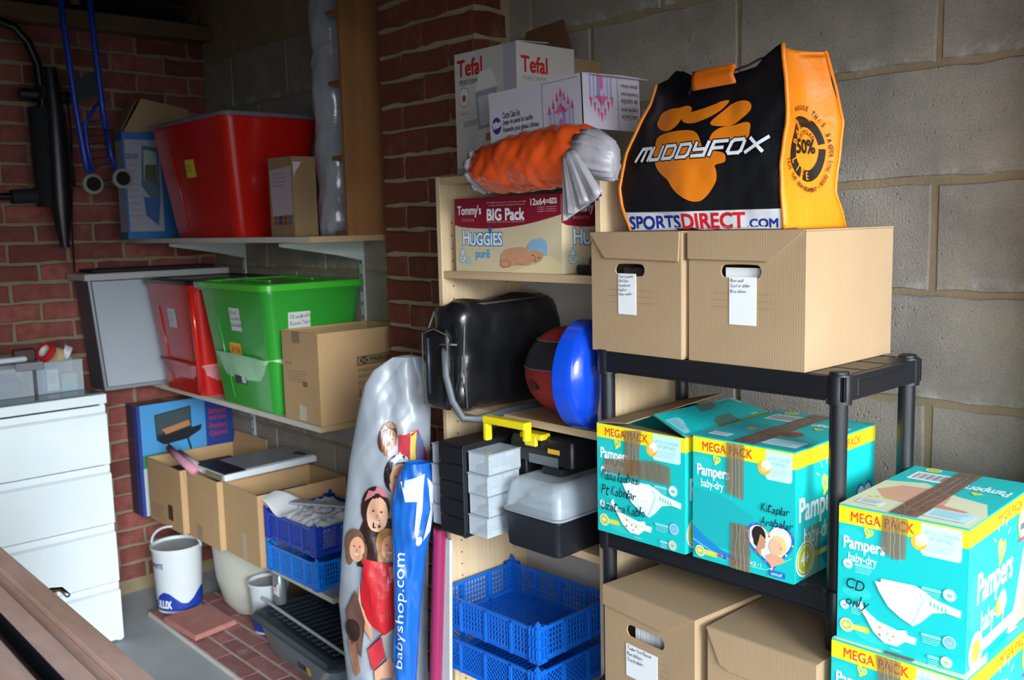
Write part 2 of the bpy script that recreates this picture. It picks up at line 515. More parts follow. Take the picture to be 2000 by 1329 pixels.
class Canvas:
    """flat print on a face: u to the right, v DOWN from the top edge, both 0..1"""
    def __init__(s, o=None, U=None, V=None, fn=None, grid=0.0, base=0.0004, step=0.00004):
        if fn is None:
            o = Vector(o); U = Vector(U); V = Vector(V)
            n = V.cross(U).normalized()
            fn = lambda u, v, w: o + U * u + V * v + n * w
            s.W, s.H = U.length, V.length
        s.fn = fn; s.grid = grid; s.base = base; s.step = step
        s.vs = []; s.fs = []; s.ms = []; s.mats = []; s.k = 0
        s.sub = None
    def asp(s, W, H):
        s.W, s.H = W, H
        return s
    def mi(s, col, rough, alpha, bump=0.0):
        m = ink(col, rough, alpha, bump)
        if m not in s.mats:
            s.mats.append(m)
        return s.mats.index(m)
    def poly(s, pts, col, rough=0.45, alpha=1.0, bump=0.0, flat=False):
        s.k += 1
        w = s.base + s.k * s.step
        if s.grid and not flat:
            g = s.grid
            x0 = min(p[0] for p in pts); x1 = max(p[0] for p in pts); y0 = min(p[1] for p in pts); y1 = max(p[1] for p in pts)
            V = [Vector(p) for p in pts]
            E = [(i, (i + 1) % len(pts)) for i in range(len(pts))]
            i = math.ceil(x0 / g)
            while i * g < x1:
                j = math.ceil(y0 / g)
                while j * g < y1:
                    V.append(Vector((i * g + 1e-4, j * g + 1e-4))); j += 1
                i += 1
            vo, eo, fo, *_ = delaunay_2d_cdt(V, E, [list(range(len(pts)))], 1, 1e-6)
            b = len(s.vs)
            s.vs += [s.fn(p[0], p[1], w) for p in vo]
            for f in fo:
                s.fs.append([b + q for q in f][::-1]); s.ms.append(s.mi(col, rough, alpha, bump))
        else:
            b = len(s.vs)
            s.vs += [s.fn(p[0], p[1], w) for p in pts]
            s.fs.append(list(range(b, b + len(pts)))); s.ms.append(s.mi(col, rough, alpha, bump))
        return s
    def rect(s, u0, v0, u1, v1, col, **k):
        return s.poly([(u0, v0), (u0, v1), (u1, v1), (u1, v0)], col, **k)
    def rrect(s, u0, v0, u1, v1, col, r=0.2, **k):
        ru = min((u1 - u0) / 2, (v1 - v0) / 2 * s.H / s.W * (r / 0.5)); rv = ru * s.W / s.H
        P = []
        for cx, cy, a0 in ((u1 - ru, v0 + rv, -90), (u1 - ru, v1 - rv, 0), (u0 + ru, v1 - rv, 90), (u0 + ru, v0 + rv, 180)):
            P += circ(cx, cy, ru, 4, rv, a0, a0 + 90)
        return s.poly(P, col, **k)
    def disc(s, cu, cv, r, col, n=20, **k):   # r as a share of the width
        return s.poly(circ(cu, cv, r, n, r * s.W / s.H), col, **k)
    def line(s, pts, t, col, **k):   # polyline of thickness t (share of width)
        tv = t
        a = s.W / s.H
        P, Q = [], []
        for i, p in enumerate(pts):
            p0 = pts[max(0, i - 1)]; p1 = pts[min(len(pts) - 1, i + 1)]
            dx, dy = p1[0] - p0[0], (p1[1] - p0[1]) / a
            l = math.hypot(dx, dy) or 1
            nx, ny = -dy / l, dx / l
            P.append((p[0] + nx * t / 2, p[1] + ny * t / 2 * a)); Q.append((p[0] - nx * t / 2, p[1] - ny * t / 2 * a))
        if k.pop('flat', False):
            # short quads that follow a curved face
            rough = k.get('rough', 0.45)
            m = s.mi(col, rough, 1.0)
            s.k += 1
            w = s.base + s.k * s.step
            for i in range(len(pts) - 1):
                n = max(1, int(math.dist(pts[i], pts[i + 1]) / 0.003))
                for j in range(n):
                    q = []
                    for t_ in (j / n, (j + 1) / n):
                        q.append(((P[i][0] + (P[i + 1][0] - P[i][0]) * t_, P[i][1] + (P[i + 1][1] - P[i][1]) * t_), (Q[i][0] + (Q[i + 1][0] - Q[i][0]) * t_, Q[i][1] + (Q[i + 1][1] - Q[i][1]) * t_)))
                    b = len(s.vs)
                    s.vs += [s.fn(x[0], x[1], w) for x in (q[0][0], q[1][0], q[1][1], q[0][1])]
                    s.fs.append([b, b + 1, b + 2, b + 3]); s.ms.append(m)
            return s
        return s.poly(P + Q[::-1], col, **k)
    def tri(s, T, w, m, depth=0):
        L = max(math.dist(T[0], T[1]), math.dist(T[1], T[2]), math.dist(T[2], T[0]))
        if s.grid and L > s.grid and depth < 5:
            k = max(range(3), key=lambda i: math.dist(T[i], T[(i + 1) % 3]))
            p, q, r = T[k], T[(k + 1) % 3], T[(k + 2) % 3]
            h = ((p[0] + q[0]) / 2, (p[1] + q[1]) / 2)
            s.tri([p, h, r], w, m, depth + 1); s.tri([h, q, r], w, m, depth + 1)
            return
        b = len(s.vs)
        s.vs += [s.fn(x, y, w) for x, y in T]
        s.fs.append([b, b + 1, b + 2]); s.ms.append(m)
    def text(s, body, u0, v0, u1, v1, col, bold=0.0, shear=0.0, rise=0.0, flip=False, rough=0.45, fn2=None):
        """lettering fitted into a rectangle; bold stamps it a few times, shifted by a share of the height"""
        vs, fs = text_mesh(body)
        s.k += 1
        m = s.mi(col, rough, 1.0)
        dv = abs(v1 - v0) * bold * 0.7; du = dv * s.H / s.W
        st = [(0, 0)] if bold < 0.004 else [(-du, -dv), (du, -dv), (du, dv), (-du, dv)]
        for q, (ou, ov) in enumerate(st):
            w = s.base + (s.k + 0.2 * q) * s.step
            P = []
            for x, y in vs:
                if flip:
                    x, y = 1 - x, 1 - y
                uu = u0 + x * (u1 - u0) + shear * (y - 0.5) * abs(v1 - v0) * s.H / s.W + ou
                vv = v1 + y * (v0 - v1) - rise * x + ov
                if fn2:
                    uu, vv = fn2(uu, vv)
                P.append((uu, vv))
            if s.grid:
                for f in fs:
                    for i in range(1, len(f) - 1):
                        s.tri([P[f[0]], P[f[i]], P[f[i + 1]]], w, m)
            else:
                b = len(s.vs)
                s.vs += [s.fn(x, y, w) for x, y in P]
                for f in fs:
                    s.fs.append([b + q_ for q_ in f]); s.ms.append(m)
        return s
    def lines(s, u0, v0, u1, v1, n, col, t=0.3, seed=0):
        rr = random.Random(seed)
        h = (v1 - v0) / n
        for i in range(n):
            e = u0 + (u1 - u0) * (0.7 + 0.3 * rr.random())
            s.rect(u0, v0 + i * h, e, v0 + i * h + h * t, col)
        return s
    def script(s, words, u0, v0, u1, v1, col='#15161a', t=0.006, seed=1):
        """handwritten rows"""
        n = len(words)
        m = max(len(x) for x in words)
        h = (v1 - v0) / n
        for i, wd in enumerate(words):
            rr = random.Random(seed * 31 + i)
            cw = (u1 - u0) / m
            x = u0
            for j, ch in enumerate(wd):
                if ch == ' ':
                    x += cw * 0.6
                    continue
                tall = ch.isupper() or ch in 'bdfhklt'
                top = 0.12 if tall else 0.38
                bot = 0.92 if ch in 'gpqyj' else 0.74
                text_mesh(ch)
                wch = min(cw * 1.15, ASP[ch] * h * (bot - top) * s.H / s.W)
                dy = rr.uniform(-0.05, 0.05) * h - 0.012 * j * h
                s.text(ch, x, v0 + i * h + h * top + dy, x + wch, v0 + i * h + h * bot + dy, col, shear=rr.uniform(0.15, 0.35))
                x += wch + cw * rr.uniform(0.10, 0.2)
        return s
    def build(s, parent, name='print', label=None):
        me = bpy.data.meshes.new(name)
        me.from_pydata([tuple(p) for p in s.vs], [], s.fs)
        for m in s.mats:
            me.materials.append(m)
        me.polygons.foreach_set('material_index', s.ms)
        me.update()
        o = bpy.data.objects.new(name, me)
        link(o, parent)
        if label:
            o['label'] = label
        return o

def face(w, d, h, side):
    """Canvas on a box whose front-left-bottom corner is the local origin"""
    if side == 'front':
        return Canvas((0, 0, h), (w, 0, 0), (0, 0, -h))
    if side == 'right':
        return Canvas((w, 0, h), (0, d, 0), (0, 0, -h))
    if side == 'left':
        return Canvas((0, d, h), (0, -d, 0), (0, 0, -h))
    if side == 'top':
        return Canvas((0, d, h), (w, 0, 0), (0, -d, 0))

# ------------------------------------------------------------ setting
BM = {}
def masonry_mesh(w, h, t, var, mat, rough=0.004):
    k = (round(w, 2), h, var, mat.name)
    if k in BM:
        return BM[k]
    rr = random.Random(hash((round(w, 2), var)) % 9999 + var)
    nu = max(2, int(w / 0.045)); P = []
    for i in range(nu): P.append((i / nu, 0))
    P.append((1, 0)); P.append((1, 0.5)); P.append((1, 1))
    for i in range(1, nu): P.append((1 - i / nu, 1))
    P.append((0, 1)); P.append((0, 0.5))
    out = []; inn = []
    for a, b in P:
        jx, jz = rr.uniform(-1, 1) * rough * 0.7, rr.uniform(-1, 1) * rough
        x, z = (a - 0.5) * w + jx, (b - 0.5) * h + jz
        out.append((x, 0.0, z))
        sx, sz = (1 - 2 * 0.004 / w), (1 - 2 * 0.003 / h)
        inn.append((x * sx, -t * rr.uniform(0.85, 1.1), z * sz))
    n = len(P)
    me = bpy.data.meshes.new('brick')
    me.from_pydata(out + inn, [], [tuple(range(n, 2 * n))] + [(i, (i + 1) % n, n + (i + 1) % n, n + i) for i in range(n)])
    me.materials.append(mat)
    me.update()
    BM[k] = me
    return me

def lay(parent, name, mat, rz, fix, rows, t=0.007, h=0.0665, rough=0.004):
    """rows: (z centre, [(start, end), ...]) along the wall; fix: wall face coordinate"""
    rr = random.Random(3)
    for z, spans in rows:
        for a, b in spans:
            if b - a < 0.02: continue
            me = masonry_mesh(b - a, h, t, rr.randrange(4), mat, rough)
            o = bpy.data.objects.new(name, me)
            link(o, parent)
            c = (a + b) / 2
            o.location = (fix, c, z) if abs(rz) == 90 else (c, fix, z)
            o.rotation_euler = (rr.uniform(-0.006, 0.006), 0, math.radians(rz) + rr.uniform(-0.006, 0.006))

b = MB(); b.box(-0.3, -2.8, -0.15, 3.97, 0.1, 0)
struct('floor', b, CONC, 'grey concrete garage floor')
b = MB(); b.box(3.97, -9, -0.16, 22, 8, -0.02)
struct('driveway', b, plain('dark_paving', '#504e4b', 0.9, var=0.1), 'dark paved drive outside the open garage door')  # unseen ground, darkened to cut its bounce onto the upper walls

b = MB(); b.box(-0.12, -2.7, 0, 0, 0.12, 2.39)
wb_ = struct('wall_back', b, MORTAR, 'red brick end wall with buff mortar')
rows = []
z = 2.319 + 0.0391; k = 0
while z > 0.03:
    off = -0.075 if k % 2 == 0 else -0.183
    spans = []
    y = off + 0.226 * 1
    ylim = -1.95 if z > 0.95 else -0.80
    while y > ylim:
        a, c = y - 0.226 + 0.006, y - 0.006
        c = min(c, -0.002)
        if c > a + 0.02: spans.append((a, c))
        y -= 0.226
    rows.append((z, spans)); z -= 0.0782; k += 1
lay(wb_, 'brick', BRICK, 90, 0.0, rows, 0.006, 0.0665)

b = MB(); b.box(0, 0, 0, 4.05, 0.12, 3.5)
wr = struct('wall_right', b, MORTARB, 'grey concrete block side wall with buff mortar')
rows = []
for i in range(-1, 8):
    z0 = 2.086 - 0.225 * i
    zc = z0 - 0.1125 if i > 0 else z0 - 0.1125
    if zc < 0.02: break
    off = 3.263 if i % 2 == 0 else 3.04
    spans = []
    x = off + 0.46
    while x > 0:
        a, c = max(0.01, x - 0.46 + 0.006), x - 0.006
        if c > a + 0.03 and a < 3.5: spans.append((a, min(c, 3.52)))
        x -= 0.46
    # the row whose top joint is z0
    rows.append((z0 - 0.1125, spans))
lay(wr, 'block', BLOCK, 0, 0.0, rows, 0.005, 0.213, 0.0035)

def pier(name, x0, x1, label, mat, yf=-0.145, j=((1.681, 1.915), (1.797,)), z0=2.095, ztop=2.5):
    b = MB(); b.box(x0 + 0.004, yf + 0.006, 0, x1 - 0.004, 0.0, ztop)
    p = struct(name, b, MORTARP, label)
    z = z0 + 0.0765 * 4 - 0.038; k = 0; rf = []; rs = []
    while z > 0.02:
        js = [x0] + [q for q in j[k % 2]] + [x1]
        rf.append((z, [(js[i] + 0.005, js[i + 1] - 0.005 if i < len(js) - 2 else js[i + 1]) for i in range(len(js) - 1)]))
        rs.append((z, [(yf + 0.003, -0.022 if k % 2 else -0.04)]))
        z -= 0.0765; k += 1
    lay(p, 'brick', mat, 0, yf + 0.003, rf, 0.008, 0.064)
    return p, rs
pl, rs = pier('trim_1', 1.558, 2.028, 'red brick pier against the block wall', BRICKP)
lay(pl, 'brick', BRICKP, 90, 2.024, rs, 0.006, 0.064)
pr, rs = pier('trim_2', 3.505, 3.95, 'red brick jamb pier beside the garage door opening', BRICKR, j=((3.73,), (3.62, 3.84)), z0=2.10)

b = MB(); b.box(0, -2.8, 0, 4.05, -2.7, 3.5)
struct('wall_left', b, plain('painted_block', '#5c5852', 0.9, var=0.1), 'grey block wall on the open side of the garage')
b = MB(); b.box(3.95, -2.7, 1.98, 4.04, 0, 2.62); b.box(3.95, -2.7, 0, 4.04, -2.5, 1.98)
struct('wall_front', b, plain('front_wall', '#6c5a50', 0.9), 'front wall above and beside the garage door opening')
b = MB()
b.slab([(-0.1, -2.8, 2.5), (-0.1, 0.2, 2.5), (2.0, 0.2, 3.5), (2.0, -2.8, 3.5)], (0, 0, 1), 0.04)
b.slab([(2.0, -2.8, 3.5), (2.0, 0.2, 3.5), (4.1, 0.2, 2.5), (4.1, -2.8, 2.5)], (0, 0, 1), 0.04)
cl = struct('ceiling', b, plain('roof_felt', '#1c1613', 0.95), 'dark felt underside of the pitched roof')
for y in (-2.3, -1.75, -1.2, -0.62, -0.06):
    b = MB()
    b.hexa([(0, y - 0.02, 2.46), (0, y + 0.02, 2.46), (2.0, y + 0.02, 3.40), (2.0, y - 0.02, 3.40), (0, y - 0.02, 2.53), (0, y + 0.02, 2.53), (2.0, y + 0.02, 3.48), (2.0, y - 0.02, 3.48)])
    b.build('rafter', PINE, cl)
b = MB(); b.box(-0.25, -2.8, 2.392, -0.02, 0.2, 2.80); b.build('leak_blocker', plain('roof_felt', '#1c1613', 0.95), cl)  # added board, blocks sky light leaking in above the end wall
b = MB(); b.box(0.0, -2.7, 2.391, 0.10, -0.0, 2.455)
struct('trim_3', b, PINE, 'old pine wall plate on top of the brick end wall', bevel=0.004)

# ------------------------------------------------------------ wall shelving
def bracket(parent, x, z, L=0.33):
    b = MB()
    b.slab([(x - 0.014, 0.0, z - 0.006), (x - 0.014, -L, z - 0.006), (x + 0.014, -L, z - 0.006), (x + 0.014, 0, z - 0.006)], (0, 0, 1), 0.002)
    for s in (-0.011, 0.0095):
        b.prism([(-0.005, z - 0.006), (-L, z - 0.006), (-L, z - 0.016), (-0.12, z - 0.05), (-0.005, z - 0.075)], lambda u, v, w, s=s: Vector((x + s + w, u, v)), 0.0015)
    b.build('bracket', BRACK, parent)
for x in (0.30, 1.212):
    b = MB()
    b.box(x - 0.0125, -0.014, 0.3, x + 0.0125, -0.006, 1.53)
    o = solo('shelf_upright', b, BRACK, 'white slotted metal upright nearer the brick end wall' if x < 1 else 'white slotted metal upright near the brick pier', 'shelf upright', 'slotted uprights of the wall shelving')
    for i in range(24):
        if i % 1 == 0:
            c = MB(); c.box(x - 0.005, -0.0146, 0.34 + i * 0.05, x - 0.002, -0.0139, 0.352 + i * 0.05); 
            c.box(x + 0.002, -0.0146, 0.34 + i * 0.05, x + 0.005, -0.0139, 0.352 + i * 0.05)
    c = MB()
    for i in range(23):
        for q in (-0.005, 0.002):
            c.box(x + q, -0.0148, 0.34 + i * 0.05, x + q + 0.003, -0.0139, 0.354 + i * 0.05)
    s_ = c.build('slot', DARK, o); s_['kind'] = 'stuff'
for nm, z, yf, lab in (('top', 1.545, -0.385, 'top cream wall shelf holding the red tub with clear lid'), ('mid', 0.938, -0.375, 'middle cream wall shelf holding the green tub'), ('low', 0.362, -0.36, 'lowest cream wall shelf holding the open cartons and blue crates')):
    t = thing('wall_shelf', lab, 'shelf', (0.0, 0, z - 0.018), 0, 'cream boards of the wall shelving')
    b = MB(); b.box(0.012, yf + 0.001, 0, 1.49, -0.016, 0.018)
    b.build('board', WSHELF, t)
    b = MB(); b.box(1.4905, yf + 0.001, 0.0005, 1.492, -0.016, 0.0175)
    b.build('raw_edge', CHIP, t, ).__setitem__('label', 'bare chipboard end')
    for x in (0.30, 1.212):
        bracket(t, x, 0.0)

# ------------------------------------------------------------ black plastic rack
def hole_panel(mb, w, h, hc, hw, hh, t, y0=0.0, mi=0, slant=0.0):
    """upright panel in the xz plane (front face at y0) with an oval hand hole"""
    hx, hz = hc
    O, I = [], []
    for i in range(32):
        a = 2 * PI * i / 32 + 0.0001
        ca, sa = math.cos(a), math.sin(a)
        # rounded slot
        ix = (hw - hh) * (1 if ca > 0 else -1) * min(1, abs(ca) * 3) + hh * ca
        I.append((hx + ix, hz + hh * sa))
        kx = (w - hx) / ca if ca > 0 else (-hx / ca if ca < 0 else 1e9)
        kz = (h - hz) / sa if sa > 0 else (-hz / sa if sa < 0 else 1e9)
        k = min(abs(kx), abs(kz))
        O.append((hx + k * ca, hz + k * sa))
    # snap the nearest outer points to the corners
    for cx, cz in ((0, 0), (w, 0), (w, h), (0, h)):
        j = min(range(32), key=lambda q: (O[q][0] - cx) ** 2 + (O[q][1] - cz) ** 2)
        O[j] = (cx, cz)
    n = 32
    vs = [(x, y0, z) for x, z in O] + [(x, y0, z) for x, z in I] + [(x, y0 + t, z) for x, z in O] + [(x, y0 + t, z) for x, z in I]
    fs = []
    for i in range(n):
        j = (i + 1) % n
        fs += [(i, j, n + j, n + i), (2 * n + i, 3 * n + i, 3 * n + j, 2 * n + j), (n + i, n + j, 3 * n + j, 3 * n + i), (i, 2 * n + i, 2 * n + j, j)]
    mb.add(vs, fs, mi)

LEGX, LEGY = (2.792, 3.311), (-0.452, -0.203)
t = thing('shelving_rack', 'black plastic shelving rack with round legs, diaper boxes on its middle shelf', 'rack', (0, 0, 0))
for z in (1.305, 0.930, 0.585, 0.09):
    x0, x1, y0, y1 = 2.775, 3.330, -0.470, -0.186
    b = MB()
    H = 0.042
    b.box(x0 + 0.004, y0 + 0.004, z - 0.008, x1 - 0.004, y1 - 0.004, z - 0.001)
    b.box(x0, y0, z - H, x1, y0 + 0.004, z)
    b.box(x0, y1 - 0.004, z - H, x1, y1, z)
    b.box(x0, y0, z - H, x0 + 0.004, y1, z)
    b.box(x1 - 0.004, y0, z - H, x1, y1, z)
    b.box(x0 + 0.03, y0 - 0.002, z - H, x1 - 0.03, y0, z - H + 0.005)
    # raised flat panels on the shelf surface
    for i in range(5):
        for j in range(3):
            a = x0 + 0.012 + i * 0.108; c = y0 + 0.012 + j * 0.088
            b.box(a, c, z - 0.002, a + 0.098, c + 0.078, z)
    # curved strengthening lip on the end
    L = [(y0 + 0.045, z - 0.006), (y0 + 0.055, z - 0.012), (y0 + 0.12, z - 0.014), (y0 + 0.19, z - 0.010), (y0 + 0.235, z - 0.002)]
    b.tube([(x1 + 0.0005, p, q) for p, q in L], 0.0018, 6)
    b.tube([(x1 + 0.0005, y0 + 0.045, z - 0.006), (x1 + 0.0005, y0 + 0.045, z - H + 0.006)], 0.0018, 6)
    sh = b.build('shelf', BLKPL, t, bevel=0.0015)
    for lx in LEGX:
        for ly in LEGY:
            c = MB()
            c.lathe([(0.0215, -H - 0.006), (0.0215, 0.001), (0.020, 0.003)], (lx, ly, z), 20)
            o = c.build('socket', BLKPL, sh, smooth=40)
            if z == 1.305:
                c = MB(); c.lathe([(0.0165, 0.002), (0.0165, 0.007), (0.013, 0.009)], (lx, ly, z), 18)
                c.build('leg_cap', BLKPL, sh, smooth=40)
zs = [1.263, 0.930, 0.888, 0.585, 0.543, 0.09]
for lx in LEGX:
    for ly in LEGY:
        b = MB()
        for a, c in ((1.262, 0.93), (0.886, 0.585), (0.541, 0.09)):
            b.cyl((lx, ly, c), (lx, ly, a), 0.0148, 0.0152, 20)
        b.cyl((lx, ly, 0.0), (lx, ly, 0.05), 0.016, n=16)
        b.build('leg', BLKPL, t, smooth=40)

# ------------------------------------------------------------ cardboard file boxes
def file_box(label, loc, rz, w, d, h, flap, note, hole=(0.5, 0.30), hw=0.038, inner='#d8d6cf', dark=False, top_pts=None):
    t = thing('file_box', label, 'box', loc, rz, None)
    b = MB(); th = 0.003
    hole_panel(b, w, h, (hole[0] * w, h * (1 - hole[1])), hw, 0.0125, th)
    b.box(0, th, 0, th, d, h); b.box(w - th, th, 0, w, d, h); b.box(th, d - th, 0, w - th, d, h)
    b.box(th, th, 0, w - th, d - th, th)
    b.build('body', CARD, t, bevel=0.0008)
    b = MB(); b.box(-0.001, -0.001, h, w + 0.001, d + 0.001, h + 0.0035)
    lid = b.build('lid', CARD, t, bevel=0.0012)
    b = MB()
    b.prism([(u * w, h + 0.003 - v * h) for u, v in flap], lambda a, c, q: Vector((a, -0.0008 - q * 1.3, c)), 0.003)
    b.build('front_flap', CARD, lid, bevel=0.0008)
    # things seen in the hand hole
    b = MB()
    hx, hz = hole[0] * w, h * (1 - hole[1])
    if dark:
        for i in range(5):
            b.box(hx - hw + 0.004 + i * 0.014, 0.02, 0.02, hx - hw + 0.0155 + i * 0.014, d * 0.7, hz + 0.004 - 0.003 * (i % 2))
    else:
        for i in range(9):
            b.box(hx - hw + 0.002, 0.012 + i * 0.004, 0.02, hx + hw * 0.62, 0.0145 + i * 0.004, hz + 0.006 - i * 0.0003)
    b.build('papers', plain('dark_papers', '#3a3430', 0.7) if dark == 1 else PAPER, t)
    if note:
        (u0, v0, u1, v1), words, blank = note
        c = Canvas((u0 * w, -0.0015, h * (1 - v0)), ((u1 - u0) * w, 0, 0), (0, 0, -(v1 - v0) * h))
        b = MB(); b.slab([(u0 * w, -0.0002, h * (1 - v0)), (u1 * w, -0.0002, h * (1 - v0)), (u1 * w, -0.0002 , h * (1 - v1)), (u0 * w, -0.0002, h * (1 - v1))], (0, -1, 0), 0.0012)
        nt_ = b.build('paper_note', PAPER, t)
        c.script(words, 0.06, 0.03, 0.92, blank, '#20222c', 0.004)
        c.build(nt_, 'handwriting')
    # printed rule lines
    c = Canvas((0, 0, h), (w, 0, 0), (0, 0, -h), base=0.0002)
    for i in range(3):
        v = hole[1] + 0.165 + i * 0.052
        c.rect(hole[0] - 0.26, v, hole[0] + 0.26, v + 0.003, '#8a6f4a')
    c.build(t, 'printed_lines')
    return t
fa = file_box('left cardboard file box on the rack top with dark papers in its hand hole', (2.764, -0.468, 1.3055), -1.5, 0.236, 0.30, 0.240,
         [(0.0, 0.0), (0.17, 0.215), (0.98, 0.235), (0.995, 0.0)], ((0.32, 0.33, 0.52, 0.67), ['Park Consulat', 'DDI Clean', 'Hizyebirsam', 'Nepture', 'Anbar resider'], 0.56), hole=(0.45, 0.30), dark=1)
b = MB(); b.hexa([(0.236, 0.0, 0.004), (0.239, 0.012, 0.004), (0.239, 0.27, 0.004), (0.236, 0.29, 0.004), (0.236, 0.0, 0.19), (0.243, 0.02, 0.19), (0.241, 0.27, 0.19), (0.236, 0.29, 0.19)])
b.build('bulged_side', CARD, fa, bevel=0.003)
fb = file_box('right cardboard file box on the rack top with white papers in its hand hole', (3.012, -0.468, 1.3055), 0.0, 0.244, 0.31, 0.240,
         [(0.0, 0.0), (0.0, 0.215), (0.70, 0.225), (0.79, 0.17), (1.0, 0.0)], ((0.375, 0.33, 0.605, 0.69), ['Box ecaf', 'Gorl ar doba', 'Box alisam'], 0.36), hole=(0.47, 0.29), hw=0.042)
fc = file_box('cardboard file box low on the rack with a wide white note', (2.838, -0.522, 0.5855), -4.0, 0.242, 0.205, 0.242,
         [(0.0, 0.0), (0.0, 0.17), (0.66, 0.20), (0.74, 0.17), (1.0, 0.0)], ((0.26, 0.42, 0.61, 0.70), ['Tuzler Yazi Klavuz', 'Bez dolaym', 'Tuzi kobileri'], 0.55), hole=(0.475, 0.30), hw=0.05, dark=2)
fd = file_box('cardboard file box low on the rack, right of the noted one', (3.101, -0.530, 0.5855), 1.0, 0.222, 0.225, 0.236,
         [(0.0, 0.0), (0.13, 0.27), (0.22, 0.30), (1.0, 0.30), (1.0, 0.0)], None, hole=(0.50, 0.40), hw=0.05, dark=1)

# ------------------------------------------------------------ diaper boxes
TEAL, YEL, RED_, PALE, WH = '#12bdbb', '#f2dd1c', '#d2521f', '#bfe8ea', '#f4f8f8'
def tape(c, pts, wr=True, col='#8c6a4c', a=0.62):
    c.poly(pts, col, rough=0.18, alpha=a, bump=0.7)
def wrinkles(c, u0, v0, u1, v1, n=3, seed=0):
    rr = random.Random(seed)
    for i in range(n):
        x = u0 + (u1 - u0) * (0.3 + 0.4 * i / max(1, n - 1))
        P = [(x + rr.uniform(-0.012, 0.012), v0 + (v1 - v0) * q / 4) for q in range(5)]
        c.line(P, 0.005, '#cdb8a6', alpha=0.55, rough=0.2)

def logo(c, u, v, s=1.0, big=False, up=0.0):
    """leafy heart and brand lettering; (u, v) top left of the lettering, s scales 1 = width .33"""
    a = c.W / c.H
    hx, hv = u + 0.20 * s, v - 0.055 * s
    if big:
        hx, hv = u + 0.215 * s, v - 0.03 * s
    hw = 0.085 * s
    c.poly(heart(hx, hv, hw, hw * a * 1.25, lean=0.25), '#f0e43a')
    c.poly(heart(hx, hv, hw * 0.62, hw * 0.62 * a * 1.25, lean=0.25), '#6cc9a8')
    c.line([(hx - hw * 0.1, hv - hw * 0.3), (hx + hw * 0.12, hv), (hx - 0.02 * s, hv + hw * 0.55 * a)], 0.012 * s, '#f0e43a')
    for k in range(5):
        an = math.radians(-150 + k * 30)
        c.line([(hx + math.cos(an) * hw * 0.75, hv - 0.01 + math.sin(an) * hw * 0.9 * a), (hx + math.cos(an) * hw * 1.1, hv - 0.01 + math.sin(an) * hw * 1.25 * a)], 0.006 * s, '#cdeedd')
    hgt = 0.115 * s * a / 0.9
    c.text('Pampers', u, v, u + 0.33 * s, v + hgt, WH, bold=0.03)
    c.text('baby-dry', u + 0.04 * s, v + hgt * 1.02, u + 0.27 * s, v + hgt * 1.75, WH, bold=0.012)

def icon(c, u, v, r, lines=None, col='#9fd9df', inner='#e6f4f4', label_w=0.15):
    if lines:
        u0, u1 = (u + r * 1.2, u + r * 1.2 + label_w) if lines > 0 else (u - r * 1.2 - label_w, u - r * 1.2)
        c.rrect(u0, v - 0.018, u1, v + 0.006, '#7ed6da', r=0.5)
        c.lines(u0 + 0.01, v + 0.014, u1, v + 0.06, 3, '#8fdfe2', 0.35)
    c.disc(u, v, r, col); c.disc(u, v, r * 0.78, inner)
    c.poly(circ(u, v + 0.004, r * 0.5, 10, r * 0.35 * c.W / c.H), '#8fb9c6')

def size_badge(c, u, v, r, plus=True, pw=0.19):
    c.rrect(u, v - 0.022, u + pw, v + 0.024, '#c7cf3a', r=0.5)
    c.lines(u + r * 1.15, v - 0.012, u + pw * 0.85, v + 0.02, 3, '#e2e59a', 0.4)
    c.disc(u, v, r, '#f0f4d0'); c.disc(u, v, r * 0.88, '#3f8f8a'); c.disc(u, v, r * 0.82, '#dfe89a'); c.disc(u, v, r * 0.7, '#b9c43a')
    c.text('4+' if plus else '4', u - r * 0.42, v - r * 0.45 * c.W / c.H, u + r * 0.4, v + r * 0.35 * c.W / c.H, WH, bold=0.03)

def hours_tag(c, u0, v0, u1, v1):
    c.rrect(u0, v0, u1, v1, '#c6eaf2', r=0.12)
    c.rect(u0, v0, u1, (v0 + v1) / 2, '#c6eaf2')
    c.text('UP TO 12 HOURS', u0 + 0.02, v0 + 0.2 * (v1 - v0), u1 - 0.02, v0 + 0.32 * (v1 - v0), '#3fb3bd')
    c.text('OF DRYNESS', u0 + 0.055, v0 + 0.37 * (v1 - v0), u1 - 0.055, v0 + 0.49 * (v1 - v0), '#3fb3bd')
    c.lines(u0 + 0.03, v0 + 0.6 * (v1 - v0), u1 - 0.03, v0 + 0.9 * (v1 - v0), 4, '#8fcfd8', 0.25)
    # moon with sleeping bear
    mu, mv = u0 - 0.015, v0 + 0.62 * (v1 - v0)
    c.disc(mu, mv, 0.062, '#f0b43a'); c.disc(mu + 0.018, mv - 0.02, 0.044, '#f6ead8'); c.disc(mu - 0.004, mv + 0.012, 0.026, '#f0c88a'); c.disc(mu + 0.02, mv - 0.03, 0.02, '#fbf6ee')

